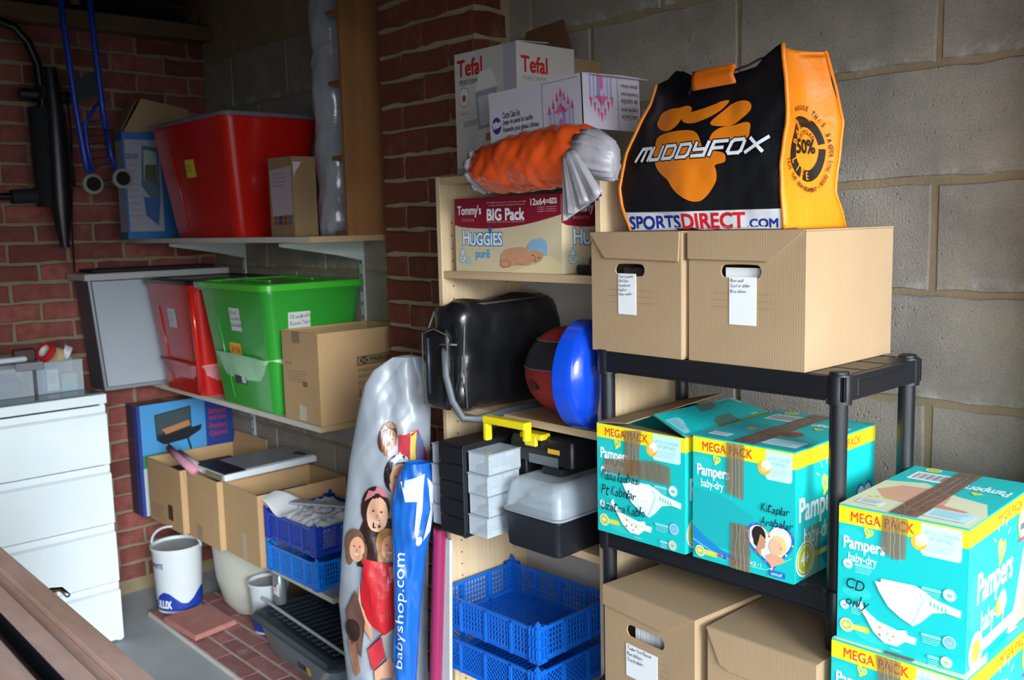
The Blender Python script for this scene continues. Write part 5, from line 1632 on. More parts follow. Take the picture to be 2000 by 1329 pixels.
# orange carrier bag, lying
OB = plain('orange_film', '#d8501e', 0.30, var=0.12, scale=18, bump=0.6, bscale=28, coat=0.3)
WBF = plain('white_film', '#a09ca2', 0.35, var=0.08, scale=20, bump=0.7, bscale=40)
t = thing('carrier_bag', 'bundled orange carrier bag with white ends lying over the bookcase edge', 'bag', (2.64, -0.50, 1.6915), 0)
def obag(u, a, w_=0.0):
    # u along x 0..1, a angle
    x = -0.195 + 0.37 * u
    prof = (max(0.0, 1 - abs(2 * u - 1) ** 5)) ** 0.5
    ry = (0.052 + 0.006 * math.sin(u * 5)) * prof + 0.008
    rz = (0.050 + 0.012 * u) * prof + 0.006
    n_ = noise.noise(Vector((x * 22, math.cos(a) * 1.3, math.sin(a) * 1.3))) * 0.006 + 0.0010 * math.sin(x * 150 + 4 * math.sin(a * 2) + 3 * noise.noise(Vector((x * 12, a, 0)))) + noise.noise(Vector((x * 60 + math.sin(a) * 3, math.cos(a) * 2, math.sin(a) * 4))) * 0.003
    zc = -0.001 + 0.018 * u - 0.010
    if a is None: return None
    y, z = (ry + n_ + w_) * math.cos(a), (rz + n_ + w_) * math.sin(a)
    return Vector((x, y + 0.0, z + zc + 0.012))
b = MB(); b.loft([[obag(i / 60, 2 * PI * j / 48) for j in range(48)] for i in range(61)])
b.build('body', OB, t, smooth=True)
c = Canvas(fn=lambda u, v, w_: obag(u, -PI / 2 - 0.15 - v, w_), grid=0.02, base=0.0012).asp(0.37, 0.055)
c.text("Sainsbury's", 0.38, 0.10, 0.80, -0.16, '#e8b098', bold=0.03, flip=True)
for i in range(2):
    c.text('Try something new today', 0.42, -0.42 - i * 0.12, 0.85, -0.36 - i * 0.12, '#e8a088', flip=True)
    c.text('100% recyclable please reuse this bag', 0.5, -0.95 - i * 0.11, 0.9, -0.88 - i * 0.11, '#e8a088', flip=True)
c.build(t)
def frill(pts, r, seed, nm='white_end'):
    b = MB(); R = []
    for k, (p, ra, rb) in enumerate(pts):
        R.append([Vector(p) + Vector((0.008 * noise.noise(Vector((k * 1.7, j * 0.25, seed))), ra * math.cos(2 * PI * j / 52) * (1 + 0.07 * math.sin(j * 1.3 + seed) + 0.05 * math.sin(j * 2.3)), rb * math.sin(2 * PI * j / 52) * (1 + 0.07 * math.sin(j * 1.7)))) for j in range(52)])
    b.loft(R); return b.build(nm, WBF, t, smooth=True)
frill([((-0.165, 0, 0.0), 0.054, 0.052), ((-0.185, 0, 0.002), 0.045, 0.046), ((-0.200, 0.0, 0.004), 0.028, 0.034), ((-0.208, 0, 0.005), 0.010, 0.016)], 0, 2.0)
frill([((0.145, -0.005, 0.016), 0.045, 0.046), ((0.175, -0.003, 0.012), 0.038, 0.048), ((0.20, -0.005, 0.004), 0.026, 0.044), ((0.225, -0.005, -0.006), 0.016, 0.036)], 0, 5.0)
b = MB(); R = []
for k in range(9):
    q = k / 8
    cx, cy, cz = 0.145 + 0.045 * q, -0.050 - 0.012 * q, 0.012 - 0.105 * q
    rw = 0.016 + 0.034 * q; rt = 0.012 - 0.004 * q
    R.append([Vector((cx + rw * math.cos(2 * PI * j / 60) * 1.0, cy + (rt + 0.004 * q * math.sin(j * 1.05 * 2)) * math.sin(2 * PI * j / 60) + 0.004 * q * math.sin(j * 0.9), cz + rw * 0.45 * math.cos(2 * PI * j / 60) + 0.006 * q * math.sin(j * 0.7))) for j in range(60)])
b.loft(R)
b.build('knot', WBF, t, smooth=True)

# cake set carton lying on the carrier bag
t = thing('cake_set_carton', 'white cake set carton with pink castle pictures above the orange carrier bag', 'box', (2.445, -0.455, 1.752), 0, rot=(0, math.radians(-2.5), math.radians(1)))
w, d, h = 0.283, 0.19, 0.112
WC = plain('glossy_white_card', '#c9c4d0', 0.35, var=0.02)
b = MB(); b.box(0, 0, 0, w, d, h); b.build('body', WC, t, bevel=0.0008)
c = face(w, d, h, 'front')
c.rect(0, 0, 1, 1, '#cbc7d2')
c.poly(circ(0.08, 0.66, 0.055, 20, 0.17), '#4a2f8a'); c.text('Wilton', 0.033, 0.60, 0.127, 0.74, '#e8e4f0', rise=0.06, bold=0.04)
for i, s_ in enumerate(('Castle Cake Set', 'Juego de pastel de castillo', 'Ensemble pour gâteau château')):
    c.text(s_, 0.155, 0.42 + i * 0.15, 0.155 + (0.2, 0.34, 0.40)[i], 0.54 + i * 0.15, '#2c2a34', bold=0.03)
def castle(c, u0, v0, u1, v1, flip=False):
    def P(pts, col):
        c.poly([(u0 + (1 - x if flip else x) * (u1 - u0), (v0 + (v1 - v0) * (1 - y)) if flip else (v0 + (v1 - v0) * y)) for x, y in pts], col)
    stone, shade, pink, dk = '#b9b4d6', '#8f8ab8', '#d0648c', '#b84a78'
    for x, y, w_, hh in ((0.5, 0.30, 0.10, 0.75), (0.38, 0.38, 0.07, 0.6), (0.62, 0.38, 0.07, 0.6), (0.25, 0.52, 0.08, 0.45), (0.75, 0.48, 0.08, 0.5), (0.12, 0.62, 0.09, 0.35), (0.88, 0.58, 0.09, 0.4), (0.5, 0.62, 0.3, 0.38)):
        P([(x - w_ / 2, y), (x + w_ / 2, y), (x + w_ / 2, 1), (x - w_ / 2, 1)], stone)
        P([(x + w_ / 6, y), (x + w_ / 2, y), (x + w_ / 2, 1), (x + w_ / 6, 1)], shade)
        P([(x, y - 0.2), (x + w_ * 0.7, y), (x - w_ * 0.7, y)], pink); P([(x, y - 0.2), (x + w_ * 0.7, y), (x + w_ * 0.15, y)], dk)
    P([(0.44, 0.8), (0.5, 0.72), (0.56, 0.8), (0.56, 1), (0.44, 1)], pink)
    for x, y in ((0.42, 0.66), (0.58, 0.66), (0.3, 0.62), (0.72, 0.6)): P([(x, y - 0.08), (x + 0.03, y), (x - 0.03, y)], pink)
c.poly([(0.60, 0.05), (0.60, 0.96), (0.605, 0.96), (0.605, 0.06), (0.975, 0.06), (0.975, 0.05)], '#4a4858')
castle(c, 0.64, 0.08, 0.95, 1.0); c.build(t)
c = face(w, d, h, 'right'); c.rect(0, 0, 1, 1, '#c4bfcc'); c.rect(0.0, 0, 0.025, 1, '#1c1a22')
castle(c, 0.10, 0.02, 0.56, 0.98, True); c.rect(0.60, 0.02, 0.605, 1, '#4a4858')
for i, s_ in enumerate(('gâteau château', 'Ensemble pour', 'de castillo', 'Juego de pastel', 'Castle Cake Set')):
    c.text(s_, 0.66, 0.10 + i * 0.15, 0.96, 0.20 + i * 0.15, '#2c2a34', flip=True)
c.build(t)
b = MB(); b.slab([(w, 0.02, h), (w, 0.185, h), (w + 0.0, 0.20, h + 0.004), (w - 0.002, 0.14, h + 0.006)], (0.1, 0, 1), 0.001)
b.slab([(w - 0.002, 0.01, h + 0.001), (w - 0.002, 0.185, h + 0.001), (w + 0.018, 0.20, h - 0.002), (w + 0.02, 0.03, h - 0.004)], (0, 0, 1), 0.0012)
b.build('end_flap', WC, t)

# ------------------------------------------------------------ helpers for cartons and tubs
def open_carton(label, loc, rz, w, d, h, mat=None, flaps='', fl=0.1, group=None, name='open_carton', tilt=0.35):
    mat = mat or CARD
    t = thing(name, label, 'box', loc, rz, group)
    th = 0.004
    b = MB()
    b.box(0, 0, 0, w, th, h); b.box(0, d - th, 0, w, d, h); b.box(0, th, 0, th, d - th, h); b.box(w - th, th, 0, w, d - th, h); b.box(th, th, 0, w - th, d - th, th)
    b.build('body', mat, t, bevel=0.001)
    for f in flaps:
        b = MB(); s_ = fl; k = tilt
        if f == 'l': b.slab([(0, 0.01, h), (0, d - 0.01, h), (-s_ * k, d - 0.02, h + s_), (-s_ * k, 0.02, h + s_)], (1, 0, 0), th)
        if f == 'r': b.slab([(w, 0.01, h), (w, d - 0.01, h), (w + s_ * k, d - 0.02, h + s_), (w + s_ * k, 0.02, h + s_)], (-1, 0, 0), th)
        if f == 'b': b.slab([(0.01, d, h), (w - 0.01, d, h), (w - 0.02, d + s_ * k * 0.3, h + s_), (0.02, d + s_ * k * 0.3, h + s_)], (0, -1, 0), th)
        if f == 'f': b.slab([(0.01, 0, h), (w - 0.01, 0, h), (w - 0.02, -s_ * k, h + s_), (0.02, -s_ * k, h + s_)], (0, 1, 0), th)
        if f == 'd': b.slab([(w, 0.01, h), (w, d - 0.01, h), (w + 0.010, d - 0.02, h - s_), (w + 0.010, 0.02, h - s_)], (1, 0, 0.2), th)
        if f == 'i': b.slab([(th, 0.02, h - 0.01), (th, d - 0.02, h - 0.01), (s_, d - 0.02, h - s_ * 0.8), (s_, 0.02, h - s_ * 0.8)], (0, 0, 1), th)
        b.build('flap', mat, t)
    return t

def tub(label, loc, rz, w, d, h, inset, mat, lidmat, lid_h=0.03, name='storage_tub', content=None, catch=True, r=0.04, ridge=True):
    t = thing(name, label, 'storage tub', loc, rz)
    b = MB(); R = []
    for q in range(0, 9):
        z = h * q / 8; g = inset * (1 - q / 8)
        R.append([Vector((p.x, p.y, z)) for p in rrect(w - 2 * g, d - 2 * g, r, 6, w / 2, d / 2)])
    for g, z in ((-0.008, h), (-0.008, h + 0.006), (0.003, h + 0.006), (0.004, h - 0.01)):
        R.append([Vector((p.x, p.y, z)) for p in rrect(w - 2 * g, d - 2 * g, r, 6, w / 2, d / 2)])
    g = inset + 0.002
    R.append([Vector((p.x, p.y, 0.004)) for p in rrect(w - 2 * g, d - 2 * g, r, 6, w / 2, d / 2)])
    b.loft(R); b.build('body', mat, t, smooth=35)
    if lidmat is not None:
        b = MB(); R = []
        for g, z in ((-0.010, h + 0.0065), (-0.012, h + 0.008), (-0.012, h + lid_h - 0.004), (-0.009, h + lid_h), (0.012, h + lid_h), (0.018, h + lid_h - 0.010), (0.05, h + lid_h - 0.010), (0.056, h + lid_h - 0.003), (0.07, h + lid_h - 0.003)):
            R.append([Vector((p.x, p.y, z)) for p in rrect(w - 2 * g, d - 2 * g, r, 6, w / 2, d / 2)])
        b.loft(R); b.build('lid', lidmat, t, smooth=35)
    if ridge:
        b = MB()
        k = 0.26
        b.tube([(w * k + inset * 0.35 * 0, inset * (1 - 0.80) - 0.001, h * 0.80), (w * k + 0.012, inset * (1 - 0.45) - 0.001, h * 0.45), (w * k + 0.03, inset * 0.95 - 0.001, h * 0.06)], 0.003, 6)
        b.build('ridge', mat, t, smooth=True)
    if content:
        b = MB()
        b.loft([[Vector((w / 2 + (w / 2 - inset * (1 - q / 6) - 0.012) * sx * (1 + 0.04 * noise.noise(Vector((sx * 3, sy * 3, q)))), d / 2 + (d / 2 - inset * (1 - q / 6) - 0.012) * sy, 0.008 + h * content[1] * q / 6 + 0.02 * noise.noise(Vector((sx * 2, sy * 2, q * 1.0)))))
                 for sx, sy in [(math.copysign(abs(math.cos(a)) ** 0.35, math.cos(a)), math.copysign(abs(math.sin(a)) ** 0.35, math.sin(a))) for a in [2 * PI * j / 32 for j in range(32)]]] for q in range(7)])
        b.build('contents', content[0], t, smooth=True)
    return t

def tub_face(x0, z1, x1, z0, h, inset):
    y = lambda z: inset * (1 - z / h) - 0.0012
    return Canvas((x0, y(z1), z1), (x1 - x0, 0, 0), (0, y(z0) - y(z1), z0 - z1))
# ------------------------------------------------------------ chest of drawers
t = thing('chest_of_drawers', 'white chest of four drawers against the brick end wall', 'chest of drawers', (0.02, -1.48, 0))
W_, D_ = 0.79, 0.44        # along y, along x
b = MB(); b.box(0, 0, 0, D_, 0.018, 0.935); b.box(0, W_ - 0.018, 0, D_, W_, 0.935); b.box(0, 0.018, 0.02, 0.006, W_ - 0.018, 0.935); b.box(0, 0.018, 0.0, D_ - 0.02, W_ - 0.018, 0.05)
b.build('carcass', WHITE, t, bevel=0.001)
b = MB(); b.box(0, 0, 0.936, D_ + 0.016, W_ + 0.004, 0.972); b.build('top_board', WHITE, t, bevel=0.002)
for i in range(4):
    z0, z1 = 0.012 + i * 0.2305, 0.012 + i * 0.2305 + 0.228
    b = MB(); b.box(D_ - 0.30, 0.022, z0 + 0.02, D_ - 0.001, W_ - 0.022, z1 - 0.03)
    dr = b.build('drawer', WHITE, t)
    b = MB(); b.hexa([(D_, 0.0, z0), (D_ + 0.018, 0.0, z0), (D_ + 0.018, W_, z0), (D_, W_, z0), (D_, 0.0, z1 - 0.028), (D_ + 0.018, 0.0, z1 - 0.036), (D_ + 0.018, W_, z1 - 0.036), (D_, W_, z1 - 0.028)])
    b.box(D_, 0.0, z1 - 0.028, D_ + 0.006, W_, z1 - 0.003)
    b.build('drawer_front', WHITE, dr, bevel=0.0015)
t2 = solo('glass_top', (lambda b: (b.box(0.02, -1.475, 0.9725, 0.465, -0.695, 0.9775), b)[1])(MB()), plain('grey_glass', '#5c6a70', 0.12, var=0.02), 'grey glass sheet lying on the white chest of drawers', 'glass sheet', bevel=0.001)

def clear_box(label, loc, rz, w, d, h, wall=0.002):
    t = thing('clear_organiser_box', label, 'box', loc, rz, 'clear organiser boxes on the chest of drawers')
    b = MB(); b.box(0, 0, 0, w, d, wall); b.box(0, 0, 0, w, wall, h); b.box(0, d - wall, 0, w, d, h); b.box(0, 0, 0, wall, d, h); b.box(w - wall, 0, 0, w, d, h)
    b.build('walls', CLR, t, bevel=0.0015)
    b = MB(); b.box(-0.002, -0.002, h, w + 0.002, 0.004, h + 0.004); b.box(-0.002, d - 0.004, h, w + 0.002, d + 0.002, h + 0.004); b.box(-0.002, 0.004, h, 0.004, d - 0.004, h + 0.004); b.box(w - 0.004, 0.004, h, w + 0.002, d - 0.004, h + 0.004)
    b.build('rim', CLR2, t, bevel=0.001)
    return t
clear_box('clear organiser box with blue and turquoise packs on the chest', (0.22, -0.885, 0.978), 0, 0.12, 0.165, 0.115)
clear_box('clear organiser box with a dark blue pack at the left frame edge', (0.20, -1.16, 0.978), 0, 0.14, 0.262, 0.105)
def pack(name, label, cat, box, col, rz=0, prints=None, bev=0.002):
    x0, y0, z0, x1, y1, z1 = box
    t = thing(name, label, cat, (x0, y0, z0), rz)
    b = MB(); b.box(0, 0, 0, x1 - x0, y1 - y0, z1 - z0); b.build('body', plain('pack_' + col[1:], col, 0.5, var=0.05), t, bevel=bev)
    if prints:
        c = face(x1 - x0, y1 - y0, z1 - z0, 'right'); prints(c); c.build(t)
    return t
pack('label_pack', 'blue packet with white lined label inside the clear box', 'packet', (0.27, -0.865, 0.981, 0.325, -0.802, 1.075), '#3f78b8', 0, lambda c: (c.rect(0.3, 0.1, 0.95, 0.95, '#d2dade'), c.lines(0.35, 0.28, 0.9, 0.7, 5, '#8a98a0', 0.4)))
pack('turquoise_pack', 'small turquoise and grey packet inside the clear box', 'packet', (0.28, -0.795, 0.981, 0.325, -0.738, 1.045), '#5cc4c4', 0, lambda c: c.rect(0.15, 0.0, 0.95, 0.5, '#a8b0a8'))
pack('dark_blue_pack', 'dark blue soft pack inside the left clear box', 'packet', (0.22, -1.13, 0.981, 0.325, -0.925, 1.055), '#27406e', 0, None, 0.02)
def tape_roll(label, loc, rot, R, wd, cols):
    t = thing('tape_roll', label, 'tape', loc, rot=rot, group='tape rolls on the clear box')
    b = MB(); b.lathe([(R * 0.62, -wd / 2), (R, -wd / 2), (R, wd / 2), (R * 0.62, wd / 2), (R * 0.62, -wd / 2)], (0, 0, 0), 28); b.build('tape_coil', plain('coil_' + cols[0][1:], cols[0], 0.4), t, smooth=40)
    b = MB(); b.lathe([(R * 0.54, -wd / 2), (R * 0.615, -wd / 2), (R * 0.615, wd / 2), (R * 0.54, wd / 2), (R * 0.54, -wd / 2)], (0, 0, 0), 28); b.build('core', plain('core_' + cols[1][1:], cols[1], 0.6), t, smooth=40)
tape_roll('red edged tape roll leaning on the clear box', (0.30, -0.835, 1.132), (math.radians(50), math.radians(28), 0), 0.038, 0.022, ('#b8262a', '#c8ccc8'))
tape_roll('cream masking tape roll in the clear box', (0.285, -0.800, 1.112), (math.radians(75), 0, 0.4), 0.034, 0.03, ('#c4b084', '#d8ccb0'))
tape_roll('white tape roll at the right of the clear box', (0.27, -0.757, 1.118), (math.radians(60), math.radians(-20), 0), 0.030, 0.028, ('#c8c4cc', '#8a2026'))
pack('brown_wallet', 'dark brown wallet standing on the clear boxes', 'wallet', (0.26, -0.945, 1.092, 0.285, -0.865, 1.150), '#3a2220', 0, None, 0.006)
pack('white_slab', 'white flat pack on top of the left clear box', 'packet', (0.20, -1.10, 1.105, 0.32, -0.905, 1.125), '#c4ccd4', 0, None, 0.006)
pack('grey_folder', 'grey folded card leaning on the clear boxes', 'folder', (0.335, -0.955, 1.075, 0.345, -0.86, 1.105), '#6b6e72', -8, None, 0.002)

# ------------------------------------------------------------ top wall shelf things
t = thing('cool_box_carton', 'blue and white cool box carton at the left end of the top wall shelf', 'box', (0.17, -0.475, 1.5455), 0)
w, d, h = 0.075, 0.30, 0.425
b = MB(); b.box(0, 0, 0, w, d, h); b.build('body', plain('blue_card', '#1f5f9a', 0.5), t, bevel=0.001)
c = face(w, d, h, 'right'); c.rect(0, 0, 1, 1, '#1f5f9a'); c.rect(0.03, 0.07, 0.50, 0.93, '#8e8e9c')
c.poly([(0.26, 0.12), (0.48, 0.14), (0.47, 0.62), (0.40, 0.68), (0.22, 0.50), (0.24, 0.3)], '#3c5a6a'); c.poly([(0.28, 0.16), (0.45, 0.18), (0.44, 0.50), (0.26, 0.44)], '#8a9a94'); c.poly([(0.29, 0.3), (0.44, 0.3), (0.44, 0.5), (0.27, 0.44)], '#4a4a34'); c.poly([(0.24, 0.60), (0.47, 0.63), (0.42, 0.88), (0.26, 0.78)], '#2d5288')
c.text('COOL BOX', 0.04, 0.20, 0.20, 0.25, '#3a4660', bold=0.03)
for i in range(9): c.rect(0.05, 0.3 + i * 0.06, 0.18, 0.308 + i * 0.06, '#6c6c7c')
c.build(t)
c = face(w, d, h, 'front'); c.rect(0, 0, 1, 1, '#9a9aa6'); c.rect(0, 0, 1, 0.08, '#1f5f9a'); c.rect(0, 0.93, 1, 1, '#1f5f9a'); c.build(t)
b = MB(); b.slab([(0.005, 0.0, h), (0.07, 0.0, h), (0.085, 0.06, h + 0.12), (-0.01, 0.06, h + 0.12)], (0, 1, 0), 0.003)
b.slab([(0.07, 0.01, h), (0.07, 0.29, h), (0.10, 0.27, h + 0.10), (0.10, 0.08, h + 0.13)], (-1, 0, 0), 0.003); f_ = b.build('top_flap', CARD2, t); f_['label'] = 'brown open top flaps'

REDP = plain('red_plastic', '#c41810', 0.26, var=0.05, coat=0.2)
REDT = plain('red_clear_plastic', '#b8221e', 0.25, var=0.05, coat=0.2, alpha=0.93)
GRNT = plain('green_clear_plastic', '#35a236', 0.25, var=0.06, coat=0.2, alpha=0.90)
GRN = plain('green_plastic', '#45bc36', 0.25, var=0.04, coat=0.2)
BLID = plain('black_lid', '#1d1822', 0.25, var=0.03)
t = tub('large red storage tub with clear lid and yellow note on the top wall shelf', (0.345, -0.400, 1.5455), 0, 0.645, 0.375, 0.415, 0.055, REDP, plain('clear_lid', '#8c8a98', 0.2, alpha=0.6), 0.022, catch=False)
c = tub_face(0.27, 0.290, 0.350, 0.225, 0.415, 0.055); c.rect(0, 0, 1, 1, '#d8d22c'); c.script(['Kitap', 'Tozluk'], 0.08, 0.2, 0.85, 0.75, '#3a3a20'); c.build(t, 'paper_note', 'yellow note')
t = thing('small_carton', 'small brown carton with white label right of the red tub', 'box', (1.165, -0.335, 1.5455), 4)
w, d, h = 0.142, 0.092, 0.262
b = MB(); b.box(0, 0, 0, w, d, h); b.build('body', CARD2, t, bevel=0.001)
c = face(w, d, h, 'front'); c.poly([(0.05, 0.16), (0.95, 0.12), (0.95, 0.72), (0.1, 0.74)], '#b0a2aa'); c.lines(0.15, 0.2, 0.8, 0.4, 4, '#8a7e86', 0.3)
for i in range(8): c.rect(0.15 + (i % 4) * 0.2, 0.74 + (i // 4) * 0.06, 0.3 + (i % 4) * 0.2, 0.79 + (i // 4) * 0.06, ('#7a4a6a', '#3a3a6a', '#8a3a3a', '#4a6a7a')[i % 4])
c.build(t)
c = face(w, d, h, 'right'); c.poly([(0.03, 0.07), (0.4, 0.07), (0.12, 0.2), (0.06, 0.26)], '#c4bcc4'); c.build(t)

FILM = plain('crinkled_film', '#a8acb4', 0.16, var=0.12, scale=14, bump=0.9, bscale=34, coat=0.6)
t = thing('wrapped_roll', 'tall roll wrapped in crinkled clear film behind the orange wood rack', 'roll', (1.232, -0.110, 1.5455))
b = MB()
b.loft([[Vector(((0.072 + 0.004 * math.sin(q * 0.7)) * (1 - 0.25 * (q < 1)) * math.cos(2 * PI * j / 40) * (1 + 0.12 * noise.noise(Vector((math.cos(2 * PI * j / 40) * 2, math.sin(2 * PI * j / 40) * 2, q * 0.35)))) - 0.012 * q / 34,
                 (0.062 + 0.004 * math.sin(q * 0.7)) * math.sin(2 * PI * j / 40) * (1 + 0.12 * noise.noise(Vector((math.cos(2 * PI * j / 40) * 3, math.sin(2 * PI * j / 40) * 2, q * 0.5)))), 0.84 * q / 34)) for j in range(40)] for q in range(35)])
b.build('film', FILM, t, smooth=True)
for z in (0.02, 0.30, 0.58):
    b = MB(); b.tube([((0.067) * math.cos(a * PI / 12), 0.067 * math.sin(a * PI / 12), z + 0.06 * math.cos(a * PI / 12 + 0.5)) for a in range(24)], 0.0015, 5, closed=True)
    b.build('film_fold', FILM, t)

t = thing('wood_rack', 'orange wood narrow rack with stub shelves standing on the top wall shelf', 'rack', (1.455, -0.225, 1.5455))
b = MB(); b.box(0, 0, 0, 0.018, 0.150, 0.93); b.build('side_panel', OAK, t, bevel=0.001)
OAKX = wood_mat('orange_wood_across', '#7d5230', '#96683e', 0, 12, 0.06, 0.5)
for z in (0.0, 0.245, 0.485, 0.705):
    b = MB(); b.box(-0.085, 0.012, z, -0.0005, 0.145, z + 0.014); b.build('shelf', OAKX, t, bevel=0.001)
b = MB(); b.box(-0.012, 0.125, 0, -0.0005, 0.15, 0.93); b.build('back_strip', OAKX, t)

# ------------------------------------------------------------ middle wall shelf things
t = thing('flat_grey_case', 'flat grey case with silver edges at the left end of the middle shelf', 'case', (0, 0, 0))
GREY = plain('satin_grey', '#a2abb3', 0.35, var=0.03)
GREYD = plain('dark_grey_side', '#4a4850', 0.5, var=0.05)
SILV = plain('silver_edge', '#a8b4bc', 0.3, metal=0.6)
def q3(x, y, z): return (x, y, z)
zb, zt = 0.9385, 1.385
def cs(x, s_, z):   # leaning side: s_ = 0 front edge, 1 wall end
    f = (z - zb) / (zt - zb)
    return (x, (-0.600 - 0.035 * f) + ((-0.06) - (-0.60)) * s_, z)
b = MB(); b.hexa([cs(0.05, 0, zb), cs(0.205, 0, zb), cs(0.205, 1, zb), cs(0.05, 1, zb), cs(0.05, 0, zt), cs(0.205, 0, zt), cs(0.205, 1, zt), cs(0.05, 1, zt)])
b.build('body', [GREYD], t, bevel=0.004)
b = MB(); e = 0.0
b.hexa([cs(0.2055, 0.03, zb + 0.016), cs(0.2075, 0.03, zb + 0.016), cs(0.2075, 0.97, zb + 0.016), cs(0.2055, 0.97, zb + 0.016), cs(0.2055, 0.03, zt - 0.004), cs(0.2075, 0.03, zt - 0.004), cs(0.2075, 0.97, zt - 0.004), cs(0.2055, 0.97, zt - 0.004)])
b.build('front_panel', GREY, t)
b = MB(); b.hexa([cs(0.2055, 0.0, zb), cs(0.211, 0.0, zb), cs(0.211, 1, zb), cs(0.2055, 1, zb), cs(0.2055, 0, zb + 0.015), cs(0.211, 0, zb + 0.015), cs(0.211, 1, zb + 0.015), cs(0.2055, 1, zb + 0.015)])
b.hexa([cs(0.2055, 0.0, zb + 0.015), cs(0.211, 0.0, zb + 0.015), cs(0.211, 0.018, zb + 0.015), cs(0.2055, 0.018, zb + 0.015), cs(0.2055, 0, zt), cs(0.211, 0, zt), cs(0.211, 0.018, zt), cs(0.2055, 0.018, zt)])
b.build('silver_edge', SILV, t, bevel=0.001)
b = MB(); b.hexa([(0.03, -0.655, zt + 0.001), (0.235, -0.655, zt + 0.001), (0.235, -0.05, zt + 0.001), (0.03, -0.05, zt + 0.001), (0.04, -0.660, zt + 0.028), (0.230, -0.650, zt + 0.028), (0.230, -0.045, zt + 0.028), (0.04, -0.045, zt + 0.028)])
b.build('lid', plain('light_grey_lid', '#b0adad', 0.4), t, bevel=0.003)
b = MB(); b.box(0.0, -0.60, zt + 0.0285, 0.17, -0.08, zt + 0.042); b.build('top_mat', plain('black_mat', '#15120f', 0.6), t, bevel=0.003)

t = tub('red storage tub with black lid between the grey case and green tub', (0.243, -0.425, 0.9385), 0, 0.453, 0.385, 0.425, 0.042, REDT, BLID, 0.024, content=(plain('pale_contents', '#c07a7c', 0.7, var=0.3, scale=9), 0.28))
c = tub_face(0.195, 0.335, 0.270, 0.260, 0.425, 0.042); c.rect(0, 0, 1, 1, '#c8c4c8'); c.script(['Kisi', 'Lib'], 0.2, 0.15, 0.75, 0.8, '#333333'); c.build(t, 'paper_note', 'white note')
b = MB(); b.tube([(0.435, 0.006, 0.40), (0.425, 0.018, 0.25), (0.408, 0.034, 0.02)], 0.012, 10); b.build('corner_rib', plain('bright_red', '#c81e14', 0.25, coat=0.3), t, smooth=True)

t = tub('green storage tub with green lid and white notes on the middle wall shelf', (0.725, -0.415, 0.9385), 0, 0.520, 0.385, 0.420, 0.048, GRNT, GRN, 0.030, content=(plain('crumpled_bag', '#9fd0a4', 0.6, var=0.25, scale=7), 0.45))
c = tub_face(0.235, 0.362, 0.313, 0.280, 0.420, 0.048); c.rect(0, 0, 1, 1, '#cfd2cf'); c.script(['Strand', 'Kum takm', 'Kova takm'], 0.08, 0.08, 0.9, 0.9, '#2c2c34'); c.build(t, 'paper_note', 'white note')
c = tub_face(0.195, 0.235, 0.283, 0.085, 0.420, 0.048); c.rect(0, 0, 1, 1, '#26282c'); c.rect(0, 0, 1, 0.28, '#e0b81e'); c.text('36+66', 0.1, 0.06, 0.9, 0.23, '#c8341e', bold=0.05); c.poly(circ(0.3, 0.58, 0.16, 14, 0.2), '#c8b428'); c.rect(0.6, 0.78, 0.95, 0.97, '#c8c8c8'); c.text('litre', 0.5, 0.5, 0.85, 0.6, '#d0d0d0'); c.build(t, 'product_label', 'yellow and black sticker')
c = Canvas((0.5135, 0.085, 0.352), (0, 0.085, 0), (-0.003, 0, -0.06)); c.rect(0, 0, 1, 1, '#d4d6d6'); c.script(['Strandkiste', 'Bosnia Takm'], 0.08, 0.1, 0.9, 0.85, '#2c2c34'); c.build(t, 'paper_note', 'white note')
b = MB(); b.box(0.16, 0.10, 0.448, 0.36, 0.112, 0.456); b.box(0.16, 0.27, 0.448, 0.36, 0.282, 0.456); b.build('lid_ridge', GRN, t, bevel=0.002)

t = open_carton('open brown carton with printed black emblem at the right end of the middle shelf', (1.262, -0.372, 0.9385), 1, 0.225, 0.345, 0.300, CARD3, 'i', 0.09)
def marks(c):
    c.poly([(0.42, 0.30), (0.42, 0.40), (0.93, 0.38), (0.93, 0.28)], '#5a4630'); c.poly([(0.43, 0.31), (0.43, 0.39), (0.92, 0.37), (0.92, 0.29)], '#98805f')
    c.poly(circ(0.50, 0.345, 0.045, 14, 0.04), '#4a3826'); c.line([(0.47, 0.32), (0.53, 0.37)], 0.012, '#98805f'); c.line([(0.53, 0.32), (0.47, 0.37)], 0.012, '#98805f')
    c.text('MARKSMAN', 0.57, 0.315, 0.90, 0.365, '#4a3826', bold=0.06)
    c.text('MARKSMAN UK', 0.43, 0.43, 0.9, 0.47, '#6a5238'); c.text('BIRMINGHAM', 0.43, 0.50, 0.85, 0.54, '#6a5238'); c.text('B20 2', 0.43, 0.57, 0.62, 0.61, '#6a5238')
    for u in (0.44, 0.49): c.line([(u, 0.66), (u, 0.72)], 0.01, '#4a3826'); c.poly([(u - 0.015, 0.67), (u, 0.65), (u + 0.015, 0.67)], '#4a3826')
    c.line([(0.42, 0.73), (0.51, 0.73)], 0.01, '#4a3826'); c.poly([(0.55, 0.68), (0.60, 0.65), (0.65, 0.68)], '#4a3826')
c = face(0.225, 0.345, 0.300, 'right'); marks(c); c.build(t)
c = face(0.225, 0.345, 0.300, 'front'); c.text('I+S', 0.12, 0.34, 0.26, 0.38, '#6a5238'); c.lines(0.14, 0.44, 0.7, 0.58, 5, '#7a6040', 0.2); c.rect(0.55, 0.54, 0.68, 0.6, '#6a5238')
c.poly([(0.3, 0.0), (0.3, 0.13), (0.52, 0.13), (0.52, 0.0)], '#8c7656', rough=0.3); c.poly([(0.42, 0.80), (0.42, 0.98), (0.62, 0.98), (0.62, 0.82)], '#b8a890', rough=0.25); c.build(t)

